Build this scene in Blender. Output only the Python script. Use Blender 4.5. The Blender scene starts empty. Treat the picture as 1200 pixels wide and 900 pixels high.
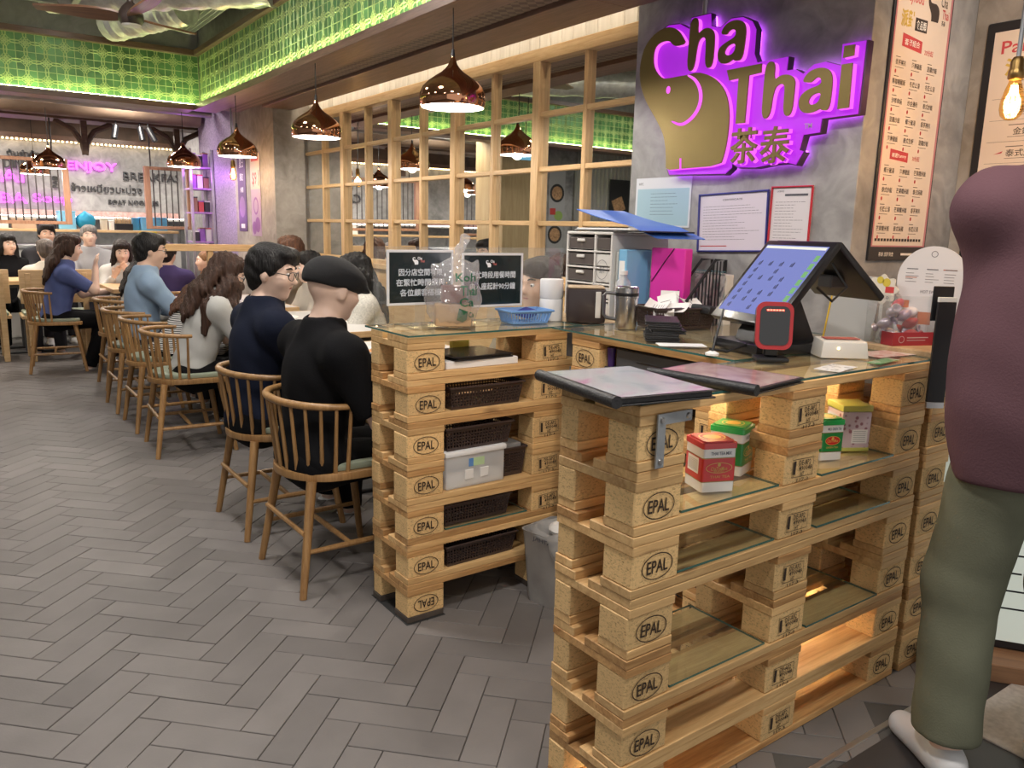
import bpy, bmesh, math, random
import numpy as np
from mathutils import Vector, Matrix
from mathutils.bvhtree import BVHTree
random.seed(7)
PI = math.pi
scene = bpy.context.scene
COL = scene.collection

# ------------------------------------------------------------------ camera
def make_camera():
    pitch, roll, yaw = math.radians(10.98), math.radians(1.387), math.radians(35.42)
    fwd = np.array([math.sin(yaw), math.cos(yaw), 0]); rgt = np.array([math.cos(yaw), -math.sin(yaw), 0]); up = np.array([0, 0, 1.])
    w = fwd * math.cos(pitch) - up * math.sin(pitch); u2 = up * math.cos(pitch) + fwd * math.sin(pitch)
    r = rgt * math.cos(roll) + u2 * math.sin(roll); u = u2 * math.cos(roll) - rgt * math.sin(roll)
    m = Matrix(((r[0], u[0], -w[0], 0), (r[1], u[1], -w[1], 0), (r[2], u[2], -w[2], 1.3596), (0, 0, 0, 1)))
    cd = bpy.data.cameras.new('camera'); cd.sensor_width = 36; cd.lens = 931.0 / 1200 * 36; cd.clip_start = .05
    co = bpy.data.objects.new('camera', cd); COL.objects.link(co); co.matrix_world = m
    scene.camera = co
make_camera()

# ------------------------------------------------------------------ world, exposure, added ceiling lamps
wd = bpy.data.worlds.new('world'); scene.world = wd; wd.use_nodes = True
wd.node_tree.nodes['Background'].inputs[0].default_value = (1.0, .96, .92, 1)
wd.node_tree.nodes['Background'].inputs[1].default_value = .50
vs = scene.view_settings
vs.view_transform = 'Standard'; vs.look = 'None'; vs.gamma = 1; vs.use_curve_mapping = False
vs.exposure = 0.55
scene.cycles.transparent_max_bounces = 24     # many clear sheets stand one behind the other

def area(name, loc, size, power, col=(1, .93, .84), rot=(0, 0, 0), shape='DISK', sy=None):
    l = bpy.data.lights.new(name, 'AREA'); l.shape = shape; l.size = size
    if sy: l.size_y = sy
    l.energy = power; l.color = col
    o = bpy.data.objects.new(name, l); COL.objects.link(o); o.location = loc; o.rotation_euler = rot
    return o
def point(name, loc, power, col=(1, .85, .65), r=.03, parent=None):
    l = bpy.data.lights.new(name, 'POINT'); l.energy = power; l.color = col; l.shadow_soft_size = r
    o = bpy.data.objects.new(name, l); COL.objects.link(o); o.location = loc
    if parent: o.parent = parent
    return o
# unseen lamps added to light aisle, counter and tables (housings come later)
ADDED_DOWNLIGHTS = [(-1.3, 1.2), (.55, 1.1), (-1.3, 3.4), (.75, 3.0), (-1.3, 5.2), (.8, 4.8), (-1.3, 6.8), (.85, 6.6)]
for i, (x, y) in enumerate(ADDED_DOWNLIGHTS):
    area('added_ceiling_lamp', (x, y, 2.99), .34, 8 if x < 0 else (18 if y > 4 else 26), (1, .94, .89))
for i, (x, y) in enumerate([(.2, 8.9), (1.6, 9.0), (.4, 11.0), (2.0, 11.0), (-1.5, 9.6)]):
    area('added_ceiling_lamp', (x, y, 2.58), .30, 24, (1, .92, .82))  # more unseen lamps, added to brighten the kitchen end
# unseen lamps added to brighten the counter
for x, y in ((1.35, .35), (2.1, .2), (2.45, .75)):
    area('added_ceiling_lamp', (x, y, 2.62), .30, 15, (1, .93, .84))

# ------------------------------------------------------------------ materials
MATS = {}
def newmat(name):
    m = bpy.data.materials.new(name); m.use_nodes = True
    return m, m.node_tree.nodes, m.node_tree.links, m.node_tree.nodes['Principled BSDF']
def rgb(c):
    return (c[0], c[1], c[2], 1)
def M(name, col, rough=.5, metal=0, var=0, scale=8, stretch=(1, 1, 1), bump=0, bscale=40, rand=0, emit=None, estr=1, coat=0, spec=None, detail=4, sheen=0):
    """plain procedural surface: base colour, mottling, fine relief, per-object variation"""
    if name in MATS: return MATS[name]
    m, N, L, B = newmat(name)
    B.inputs['Roughness'].default_value = rough; B.inputs['Metallic'].default_value = metal
    B.inputs['Base Color'].default_value = rgb(col)
    if coat: B.inputs['Coat Weight'].default_value = coat
    if spec is not None: B.inputs['Specular IOR Level'].default_value = spec
    if emit:
        B.inputs['Emission Color'].default_value = rgb(emit); B.inputs['Emission Strength'].default_value = estr
    tc = N.new('ShaderNodeTexCoord'); mp = N.new('ShaderNodeMapping'); mp.inputs['Scale'].default_value = stretch
    L.new(tc.outputs['Object'], mp.inputs[0])
    if rand:
        oi = N.new('ShaderNodeObjectInfo')
        add = N.new('ShaderNodeVectorMath'); add.operation = 'SCALE'; cx = N.new('ShaderNodeCombineXYZ')
        L.new(oi.outputs['Random'], cx.inputs[0]); L.new(oi.outputs['Random'], cx.inputs[1]); L.new(oi.outputs['Random'], cx.inputs[2])
        L.new(cx.outputs[0], add.inputs[0]); add.inputs['Scale'].default_value = 37
        L.new(add.outputs[0], mp.inputs['Location'])
    if var or rand:
        hsv = N.new('ShaderNodeHueSaturation'); hsv.inputs['Color'].default_value = rgb(col)
        L.new(hsv.outputs[0], B.inputs['Base Color'])
        ns = N.new('ShaderNodeTexNoise'); ns.inputs['Scale'].default_value = scale; ns.inputs['Detail'].default_value = detail
        L.new(mp.outputs[0], ns.inputs['Vector'])
        mr = N.new('ShaderNodeMapRange'); mr.inputs[1].default_value = .25; mr.inputs[2].default_value = .75
        mr.inputs[3].default_value = 1 - var; mr.inputs[4].default_value = 1 + var
        L.new(ns.outputs['Fac'], mr.inputs[0])
        if rand:
            ml = N.new('ShaderNodeMath'); ml.operation = 'MULTIPLY'
            m2 = N.new('ShaderNodeMapRange'); m2.inputs[3].default_value = 1 - rand; m2.inputs[4].default_value = 1 + rand
            L.new(oi.outputs['Random'], m2.inputs[0]); L.new(mr.outputs[0], ml.inputs[0]); L.new(m2.outputs[0], ml.inputs[1])
            L.new(ml.outputs[0], hsv.inputs['Value'])
        else:
            L.new(mr.outputs[0], hsv.inputs['Value'])
    if bump:
        nb = N.new('ShaderNodeTexNoise'); nb.inputs['Scale'].default_value = bscale; nb.inputs['Detail'].default_value = 6
        L.new(mp.outputs[0], nb.inputs['Vector'])
        bp = N.new('ShaderNodeBump'); bp.inputs['Strength'].default_value = bump; bp.inputs['Distance'].default_value = .01
        L.new(nb.outputs['Fac'], bp.inputs['Height']); L.new(bp.outputs[0], B.inputs['Normal'])
    MATS[name] = m
    return m
def wood(name, c1, c2, rough=.5, grain=9, rand=.12, axis=0, knots=False, bump=.12):
    """grain runs along the local axis of the board"""
    if name in MATS: return MATS[name]
    m, N, L, B = newmat(name); B.inputs['Roughness'].default_value = rough
    tc = N.new('ShaderNodeTexCoord'); oi = N.new('ShaderNodeObjectInfo')
    cx = N.new('ShaderNodeCombineXYZ'); sc = N.new('ShaderNodeVectorMath'); sc.operation = 'SCALE'; sc.inputs['Scale'].default_value = 53
    for k in range(3): L.new(oi.outputs['Random'], cx.inputs[k])
    L.new(cx.outputs[0], sc.inputs[0])
    mp = N.new('ShaderNodeMapping'); s = [1, 1, 1]; s[axis] = .07; mp.inputs['Scale'].default_value = s
    L.new(tc.outputs['Object'], mp.inputs[0]); L.new(sc.outputs[0], mp.inputs['Location'])
    n1 = N.new('ShaderNodeTexNoise'); n1.inputs['Scale'].default_value = grain * 4; n1.inputs['Detail'].default_value = 7; n1.inputs['Roughness'].default_value = .62; n1.inputs['Distortion'].default_value = 1.1
    n2 = N.new('ShaderNodeTexNoise'); n2.inputs['Scale'].default_value = grain * 22; n2.inputs['Detail'].default_value = 3
    L.new(mp.outputs[0], n1.inputs['Vector']); L.new(mp.outputs[0], n2.inputs['Vector'])
    ad = N.new('ShaderNodeMath'); ad.operation = 'MULTIPLY_ADD'; ad.inputs[1].default_value = .42
    L.new(n2.outputs['Fac'], ad.inputs[0]); L.new(n1.outputs['Fac'], ad.inputs[2])
    cr = N.new('ShaderNodeValToRGB'); cr.color_ramp.elements[0].position = .48; cr.color_ramp.elements[1].position = .86
    cr.color_ramp.elements[0].color = rgb(c2); cr.color_ramp.elements[1].color = rgb(c1)
    L.new(ad.outputs[0], cr.inputs[0])
    hsv = N.new('ShaderNodeHueSaturation'); m2 = N.new('ShaderNodeMapRange'); m2.inputs[3].default_value = 1 - rand; m2.inputs[4].default_value = 1 + rand
    L.new(oi.outputs['Random'], m2.inputs[0]); L.new(m2.outputs[0], hsv.inputs['Value']); L.new(cr.outputs[0], hsv.inputs['Color'])
    L.new(hsv.outputs[0], B.inputs['Base Color'])
    bp = N.new('ShaderNodeBump'); bp.inputs['Strength'].default_value = bump; bp.inputs['Distance'].default_value = .006
    L.new(ad.outputs[0], bp.inputs['Height']); L.new(bp.outputs[0], B.inputs['Normal'])
    if knots:
        kn = N.new('ShaderNodeTexVoronoi'); kn.inputs['Scale'].default_value = 5.5
        mk = N.new('ShaderNodeMapping'); mk.inputs['Scale'].default_value = (.35, 1, 1); L.new(tc.outputs['Object'], mk.inputs[0]); L.new(sc.outputs[0], mk.inputs['Location'])
        L.new(mk.outputs[0], kn.inputs['Vector'])
        kr = N.new('ShaderNodeValToRGB'); kr.color_ramp.elements[0].position = .04; kr.color_ramp.elements[1].position = .10
        kr.color_ramp.elements[0].color = (.16, .075, .03, 1); kr.color_ramp.elements[1].color = (1, 1, 1, 1)
        L.new(kn.outputs['Distance'], kr.inputs[0])
        mx = N.new('ShaderNodeMix'); mx.data_type = 'RGBA'; mx.blend_type = 'MULTIPLY'; mx.inputs[0].default_value = .8
        L.new(hsv.outputs[0], mx.inputs[6]); L.new(kr.outputs[0], mx.inputs[7]); L.new(mx.outputs[2], B.inputs['Base Color'])
    MATS[name] = m
    return m
def chipboard(name, col):
    if name in MATS: return MATS[name]
    m, N, L, B = newmat(name); B.inputs['Roughness'].default_value = .75
    tc = N.new('ShaderNodeTexCoord'); oi = N.new('ShaderNodeObjectInfo'); mp = N.new('ShaderNodeMapping')
    cx = N.new('ShaderNodeCombineXYZ')
    for k in range(3): L.new(oi.outputs['Random'], cx.inputs[k])
    L.new(tc.outputs['Object'], mp.inputs[0]); L.new(cx.outputs[0], mp.inputs['Location'])
    mp.inputs['Scale'].default_value = (1, 1, 1.8)
    v = N.new('ShaderNodeTexVoronoi'); v.inputs['Scale'].default_value = 190; L.new(mp.outputs[0], v.inputs['Vector'])
    n = N.new('ShaderNodeTexNoise'); n.inputs['Scale'].default_value = 260; n.inputs['Detail'].default_value = 3; L.new(mp.outputs[0], n.inputs['Vector'])
    sp = N.new('ShaderNodeSeparateColor'); L.new(v.outputs['Color'], sp.inputs[0])
    mu = N.new('ShaderNodeMath'); mu.operation = 'ADD'; L.new(sp.outputs[0], mu.inputs[0]); L.new(n.outputs['Fac'], mu.inputs[1])
    cr = N.new('ShaderNodeValToRGB'); e = cr.color_ramp.elements
    e[0].position = .35; e[0].color = (col[0] * .55, col[1] * .5, col[2] * .42, 1); e[1].position = 1.0; e[1].color = rgb([min(1, c * 1.12) for c in col])
    k = e.new(.62); k.color = rgb([c * .92 for c in col])
    L.new(mu.outputs[0], cr.inputs[0])
    hsv = N.new('ShaderNodeHueSaturation'); m2 = N.new('ShaderNodeMapRange'); m2.inputs[3].default_value = .86; m2.inputs[4].default_value = 1.1
    L.new(oi.outputs['Random'], m2.inputs[0]); L.new(m2.outputs[0], hsv.inputs['Value']); L.new(cr.outputs[0], hsv.inputs['Color'])
    L.new(hsv.outputs[0], B.inputs['Base Color'])
    bp = N.new('ShaderNodeBump'); bp.inputs['Strength'].default_value = .35; bp.inputs['Distance'].default_value = .003
    L.new(mu.outputs[0], bp.inputs['Height']); L.new(bp.outputs[0], B.inputs['Normal'])
    MATS[name] = m
    return m
def concrete(name, c1, c2, rough=.6, scale=1.6):
    if name in MATS: return MATS[name]
    m, N, L, B = newmat(name); B.inputs['Roughness'].default_value = rough
    tc = N.new('ShaderNodeTexCoord')
    n1 = N.new('ShaderNodeTexNoise'); n1.inputs['Scale'].default_value = scale; n1.inputs['Detail'].default_value = 10; n1.inputs['Roughness'].default_value = .62; n1.inputs['Distortion'].default_value = .8
    n2 = N.new('ShaderNodeTexNoise'); n2.inputs['Scale'].default_value = scale * 5; n2.inputs['Detail'].default_value = 8; n2.inputs['Distortion'].default_value = 1.5
    L.new(tc.outputs['Object'], n1.inputs['Vector']); L.new(tc.outputs['Object'], n2.inputs['Vector'])
    ad = N.new('ShaderNodeMath'); ad.operation = 'MULTIPLY_ADD'; ad.inputs[1].default_value = .5
    L.new(n2.outputs['Fac'], ad.inputs[0]); L.new(n1.outputs['Fac'], ad.inputs[2])
    cr = N.new('ShaderNodeValToRGB'); cr.color_ramp.elements[0].position = .52; cr.color_ramp.elements[1].position = 1.0
    cr.color_ramp.elements[0].color = rgb(c2); cr.color_ramp.elements[1].color = rgb(c1)
    L.new(ad.outputs[0], cr.inputs[0]); L.new(cr.outputs[0], B.inputs['Base Color'])
    bp = N.new('ShaderNodeBump'); bp.inputs['Strength'].default_value = .15; bp.inputs['Distance'].default_value = .01
    L.new(ad.outputs[0], bp.inputs['Height']); L.new(bp.outputs[0], B.inputs['Normal'])
    MATS[name] = m
    return m
def glow(name, col, strength):
    if name in MATS: return MATS[name]
    m, N, L, B = newmat(name); N.remove(B)
    e = N.new('ShaderNodeEmission'); e.inputs[0].default_value = rgb(col); e.inputs[1].default_value = strength
    L.new(e.outputs[0], N['Material Output'].inputs[0]); MATS[name] = m
    return m
def clear(name, tint=(1, 1, 1), refl=1.0, haze=0.0, hazecol=(1, 1, 1), rough=.02):
    """thin sheet of glass, acrylic or film: transparent with fresnel reflection and some surface haze"""
    if name in MATS: return MATS[name]
    m, N, L, B = newmat(name); N.remove(B)
    t = N.new('ShaderNodeBsdfTransparent'); t.inputs[0].default_value = rgb(tint)
    g = N.new('ShaderNodeBsdfGlossy'); g.inputs['Roughness'].default_value = rough
    f = N.new('ShaderNodeLayerWeight'); f.inputs['Blend'].default_value = .5
    pw_ = N.new('ShaderNodeMath'); pw_.operation = 'POWER'; pw_.inputs[1].default_value = 4.5; L.new(f.outputs['Facing'], pw_.inputs[0])
    mu = N.new('ShaderNodeMath'); mu.operation = 'MULTIPLY_ADD'; mu.inputs[1].default_value = .9 * min(refl, 1.05); mu.inputs[2].default_value = .04 * refl; mu.use_clamp = True; L.new(pw_.outputs[0], mu.inputs[0])
    mx = N.new('ShaderNodeMixShader'); L.new(mu.outputs[0], mx.inputs[0]); L.new(t.outputs[0], mx.inputs[1]); L.new(g.outputs[0], mx.inputs[2])
    out = mx
    if haze:
        d = N.new('ShaderNodeBsdfDiffuse'); d.inputs[0].default_value = rgb(hazecol)
        tl = N.new('ShaderNodeBsdfTranslucent'); tl.inputs[0].default_value = rgb(hazecol)
        m1 = N.new('ShaderNodeMixShader'); m1.inputs[0].default_value = .5; L.new(d.outputs[0], m1.inputs[1]); L.new(tl.outputs[0], m1.inputs[2])
        m2 = N.new('ShaderNodeMixShader'); m2.inputs[0].default_value = haze; L.new(mx.outputs[0], m2.inputs[1]); L.new(m1.outputs[0], m2.inputs[2]); out = m2
    L.new(out.outputs[0], N['Material Output'].inputs[0]); MATS[name] = m
    return m

pine = wood('pine', (.60, .35, .14), (.30, .14, .045), .55, 7, .20, knots=True)
pine_pale = wood('pine_pale', (.70, .46, .21), (.46, .26, .10), .55, 7, .18, knots=True)
block_mat = chipboard('pressed_chip', (.66, .44, .20))
oak = wood('oak_light', (.62, .42, .22), (.46, .28, .12), .45, 10, .06)
oak_z = wood('oak_light_upright', (.62, .42, .22), (.46, .28, .12), .45, 10, .06, axis=2)
oak_y = wood('oak_light_along', (.62, .42, .22), (.46, .28, .12), .45, 10, .06, axis=1)
chairwood = wood('chair_ash', (.38, .215, .085), (.22, .11, .038), .38, 8, .12, axis=2)
walnut_y = wood('walnut_along', (.20, .118, .085), (.105, .058, .04), .4, 8, .05, axis=1)
walnut_x = wood('walnut_across', (.16, .09, .06), (.085, .045, .03), .4, 8, .05, axis=0)
conc = concrete('concrete', (.43, .42, .415), (.15, .148, .15))
conc_warm = concrete('concrete_warm', (.43, .39, .35), (.17, .15, .13))
black_pl = M('black_plastic', (.012, .012, .014), .35)
black_soft = M('black_leather', (.014, .014, .016), .45, bump=.25, bscale=180)
white_pl = M('white_plastic', (.78, .77, .75), .4)
cream_pl = M('cream_plastic', (.66, .64, .60), .45)
paper = M('paper_white', (.80, .79, .77), .75, bump=.1, bscale=20)
steel = M('brushed_steel', (.55, .55, .56), .28, 1, var=.15, scale=30, stretch=(1, 1, .05))
zinc = M('zinc_plate', (.30, .32, .34), .45, .3, var=.15, scale=25)
gold = M('brushed_gold', (.205, .150, .052), .46, .6, var=.10, scale=60, stretch=(.05, .05, 1))
copper = M('polished_copper', (.62, .30, .17), .07, 1)
shade_white = M('shade_lining', (.86, .86, .88), .5)
glass = clear('sheet_glass', (.86, .93, .91), 1.0, .04, (.7, .8, .78))
glass_edge = M('glass_edge', (.03, .12, .11), .1, coat=.5)
acrylic = clear('acrylic', (.96, .97, .97), 1.0, .05, (.9, .9, .9))
ink = M('stamp_ink', (.035, .02, .012), .8)
mirror_m = M('mirror_glass', (.80, .82, .81), .012, 1)

# ------------------------------------------------------------------ mesh helpers
def link(o, parent=None):
    COL.objects.link(o)
    if parent: o.parent = parent
    return o
def tag(o, label=None, cat=None, group=None, kind=None):
    if label: o['label'] = label
    if cat: o['category'] = cat
    if group: o['group'] = group
    if kind: o['kind'] = kind
    return o
def thing(name, label, cat, loc=(0, 0, 0), rz=0, group=None):
    o = bpy.data.objects.new(name, None); o.empty_display_size = .05
    link(o); o.location = loc; o.rotation_euler = (0, 0, rz)
    return tag(o, label, cat, group)
def put(name, mesh, mat=None, parent=None, loc=(0, 0, 0), rot=(0, 0, 0)):
    if mat is not None and not mesh.materials: mesh.materials.append(mat)
    o = bpy.data.objects.new(name, mesh); link(o, parent); o.location = loc; o.rotation_euler = rot
    if mat is not None and mesh.materials[0] is not mat:
        o.material_slots[0].link = 'OBJECT'; o.material_slots[0].material = mat
    return o
def copy_tree(o, parent=None):
    c = o.copy(); COL.objects.link(c); c.parent = parent
    for ch in list(o.children): copy_tree(ch, c)
    return c
class MB:
    def __init__(s): s.v = []; s.f = []
    def add(s, vs, fs):
        b = len(s.v); s.v += [tuple(v) for v in vs]; s.f += [tuple(b + i for i in f) for f in fs]; return s
    def box(s, x0, x1, y0, y1, z0, z1):
        return s.add([(x0, y0, z0), (x1, y0, z0), (x1, y1, z0), (x0, y1, z0), (x0, y0, z1), (x1, y0, z1), (x1, y1, z1), (x0, y1, z1)],
                     [(0, 3, 2, 1), (4, 5, 6, 7), (0, 1, 5, 4), (1, 2, 6, 5), (2, 3, 7, 6), (3, 0, 4, 7)])
    def cyl(s, a, b, r0, r1=None, n=12, caps=True):
        r1 = r0 if r1 is None else r1
        return s.tube([a, b], [r0, r1], n, caps)
    def tube(s, path, r, n=8, caps=True, closed=False):
        P = [Vector(p) for p in path]; m = len(P)
        if not hasattr(r, '__len__'): r = [r] * m
        base = len(s.v); up = None
        for i in range(m):
            if closed: t = (P[(i + 1) % m] - P[i - 1]).normalized()
            else: t = (P[min(i + 1, m - 1)] - P[max(i - 1, 0)]).normalized()
            if up is None:
                up = Vector((0, 0, 1)) if abs(t.z) < .9 else Vector((1, 0, 0))
            up = (up - t * up.dot(t)).normalized(); q = t.cross(up)
            for k in range(n):
                a = 2 * PI * k / n
                s.v.append(tuple(P[i] + (up * math.cos(a) + q * math.sin(a)) * r[i]))
        for i in range(m if closed else m - 1):
            j = (i + 1) % m
            for k in range(n):
                k2 = (k + 1) % n
                s.f.append((base + i * n + k, base + i * n + k2, base + j * n + k2, base + j * n + k))
        if caps and not closed:
            s.f.append(tuple(base + k for k in range(n - 1, -1, -1))); s.f.append(tuple(base + (m - 1) * n + k for k in range(n)))
        return s
    def lathe(s, prof, n=24, c=(0, 0, 0), closed=False, caps=True):
        base = len(s.v); m = len(prof)
        for r, z in prof:
            for k in range(n):
                a = 2 * PI * k / n; s.v.append((c[0] + r * math.cos(a), c[1] + r * math.sin(a), c[2] + z))
        for i in range(m if closed else m - 1):
            j = (i + 1) % m
            for k in range(n):
                k2 = (k + 1) % n; s.f.append((base + i * n + k, base + i * n + k2, base + j * n + k2, base + j * n + k))
        if not closed and caps:
            if prof[0][0] > 1e-5: s.f.append(tuple(base + k for k in range(n - 1, -1, -1)))
            if prof[-1][0] > 1e-5: s.f.append(tuple(base + (m - 1) * n + k for k in range(n)))
        return s
    def prism(s, poly, z0, z1):
        n = len(poly); b = len(s.v)
        s.v += [(p[0], p[1], z0) for p in poly] + [(p[0], p[1], z1) for p in poly]
        s.f.append(tuple(b + i for i in range(n - 1, -1, -1))); s.f.append(tuple(b + n + i for i in range(n)))
        for i in range(n):
            j = (i + 1) % n; s.f.append((b + i, b + j, b + n + j, b + n + i))
        return s
    def ell(s, c, r, n=12, m=8):
        prof = [(math.sin(PI * i / m), -math.cos(PI * i / m)) for i in range(m + 1)]
        b = len(s.v)
        for pr, pz in prof:
            for k in range(n):
                a = 2 * PI * k / n; s.v.append((c[0] + r[0] * pr * math.cos(a), c[1] + r[1] * pr * math.sin(a), c[2] + r[2] * pz))
        for i in range(m):
            for k in range(n):
                k2 = (k + 1) % n; s.f.append((b + i * n + k, b + i * n + k2, b + (i + 1) * n + k2, b + (i + 1) * n + k))
        return s
    def mesh(s, smooth=True, ang=.7):
        m = bpy.data.meshes.new('mesh'); m.from_pydata(s.v, [], s.f); m.update()
        if smooth:
            m.polygons.foreach_set('use_smooth', [True] * len(m.polygons)); m.set_sharp_from_angle(angle=ang)
        return m
    def build(s, name, mat, parent=None, loc=(0, 0, 0), rot=(0, 0, 0), smooth=True, bevel=0, ang=.7):
        m = s.mesh(smooth, ang)
        if bevel:
            bm = bmesh.new(); bm.from_mesh(m); bmesh.ops.remove_doubles(bm, verts=bm.verts, dist=1e-6)
            es = [e for e in bm.edges if len(e.link_faces) == 2 and e.calc_face_angle(0) > .6]
            bmesh.ops.bevel(bm, geom=es, offset=bevel, segments=2, affect='EDGES', profile=.6); bm.to_mesh(m); bm.free()
            m.polygons.foreach_set('use_smooth', [True] * len(m.polygons)); m.set_sharp_from_angle(angle=.9)
        return put(name, m, mat, parent, loc, rot)
_cb = {}
def cbox(dx, dy, dz, c=.003, seg=1):
    """chamfered box centred on its origin; alike boxes share one mesh"""
    key = (round(dx, 4), round(dy, 4), round(dz, 4), c, seg)
    if key in _cb: return _cb[key]
    m = MB().box(-dx / 2, dx / 2, -dy / 2, dy / 2, -dz / 2, dz / 2).mesh(False)
    bm = bmesh.new(); bm.from_mesh(m); bmesh.ops.bevel(bm, geom=bm.edges[:], offset=min(c, dx / 3, dy / 3, dz / 3), segments=seg, affect='EDGES', profile=.6)
    bm.to_mesh(m); bm.free()
    if seg > 1: m.polygons.foreach_set('use_smooth', [True] * len(m.polygons)); m.set_sharp_from_angle(angle=.9)
    _cb[key] = m
    return m
def bx(name, x0, x1, y0, y1, z0, z1, mat, parent=None, c=.003, seg=1, rz=0):
    dx, dy, dz = x1 - x0, y1 - y0, z1 - z0
    m = cbox(dx, dy, dz, c, seg)
    return put(name, m, mat, parent, ((x0 + x1) / 2, (y0 + y1) / 2, (z0 + z1) / 2), (0, 0, rz))
_tx = {}
def text_mesh(body, size=1, bold=0, ext=0, res=3, align='CENTER', fit=None, space=1.0):
    """lettering as a mesh in the local XY plane, centred; fit=(w,h) stretches it to that box"""
    key = (body, size, bold, ext, res, align, fit, space)
    if key in _tx: return _tx[key]
    c = bpy.data.curves.new('lettering', 'FONT'); c.body = body; c.size = size; c.offset = bold; c.extrude = ext; c.resolution_u = res
    c.align_x = align; c.space_character = space
    o = bpy.data.objects.new('lettering', c); m = bpy.data.meshes.new_from_object(o)
    bpy.data.objects.remove(o)
    m.materials.clear()
    if fit and len(m.vertices):
        a = np.empty(len(m.vertices) * 3); m.vertices.foreach_get('co', a); a = a.reshape(-1, 3)
        lo, hi = a[:, :2].min(0), a[:, :2].max(0)
        a[:, :2] = (a[:, :2] - (lo + hi) / 2) / np.maximum(hi - lo, 1e-6) * np.array(fit)
        m.vertices.foreach_set('co', a.ravel()); m.update()
    _tx[key] = m
    return m
def grab(m):
    a = np.empty(len(m.vertices) * 3); m.vertices.foreach_get('co', a)
    return a.reshape(-1, 3), [tuple(p.vertices) for p in m.polygons]
def sheet(items, name, mat, parent, frame):
    """several flat marks joined into one print; frame maps (u, v) on the surface to local 3D"""
    mb = MB()
    for it in items:
        if it[0] == 't':
            _, body, u, v, w, h, b = it
            if b < 0:
                q_ = -b; co, fs = grab(text_mesh(body, 1, 0, res=2, fit=(w, h))); n_ = len(co); base = [(p[0] + u, p[1] + v) for p in co]; fs0 = list(fs); co = []; fs = []
                for a_, (dx, dy) in enumerate(((-q_, 0), (q_, 0), (0, q_), (0, -q_))): co += [(p[0] + dx, p[1] + dy) for p in base]; fs += [tuple(i_ + a_ * n_ for i_ in f_) for f_ in fs0]
            else:
                co, fs = grab(text_mesh(body, 1, b, res=2, fit=(w, h))); co = [(p[0] + u, p[1] + v) for p in co]
        elif it[0] == 'r':
            _, u0, v0, u1, v1 = it; co = [(u0, v0), (u1, v0), (u1, v1), (u0, v1)]; fs = [(0, 1, 2, 3)]
        elif it[0] == 'p':
            co = it[1]; fs = [tuple(range(len(co)))]
        elif it[0] == 'o':
            _, u, v, ru, rv, t = it; n = 28; co = []
            for k in range(n): a = 2 * PI * k / n; co += [(u + ru * math.cos(a), v + rv * math.sin(a)), (u + (ru - t) * math.cos(a), v + (rv - t) * math.sin(a))]
            fs = [(2 * k, 2 * ((k + 1) % n), 2 * ((k + 1) % n) + 1, 2 * k + 1) for k in range(n)]
        elif it[0] == 'd':
            _, u, v, ru, rv = it; n = 24; co = [(u + ru * math.cos(2 * PI * k / n), v + rv * math.sin(2 * PI * k / n)) for k in range(n)]; fs = [tuple(range(n))]
        mb.add([frame(*p) for p in co], fs)
    o = mb.build(name, mat, parent, smooth=False)
    if len(items) > 5: o['kind'] = 'stuff'
    return o
def poly_plate(loops, depth, res=1):
    """flat plate with holes from 2D loops (poly splines), thickness along local z"""
    c = bpy.data.curves.new('plate', 'CURVE'); c.dimensions = '2D'; c.fill_mode = 'BOTH'; c.extrude = depth / 2
    for lp in loops:
        s = c.splines.new('POLY'); s.points.add(len(lp) - 1); s.use_cyclic_u = True
        for p, q in zip(s.points, lp): p.co = (q[0], q[1], 0, 1)
    o = bpy.data.objects.new('plate', c); m = bpy.data.meshes.new_from_object(o); bpy.data.objects.remove(o); m.materials.clear()
    return m
def smooth_loop(lp, it=2):
    for _ in range(it):
        q = []
        for i in range(len(lp)):
            a, b = lp[i], lp[(i + 1) % len(lp)]
            q += [(a[0] * .75 + b[0] * .25, a[1] * .75 + b[1] * .25), (a[0] * .25 + b[0] * .75, a[1] * .25 + b[1] * .75)]
        lp = q
    return lp

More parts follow.
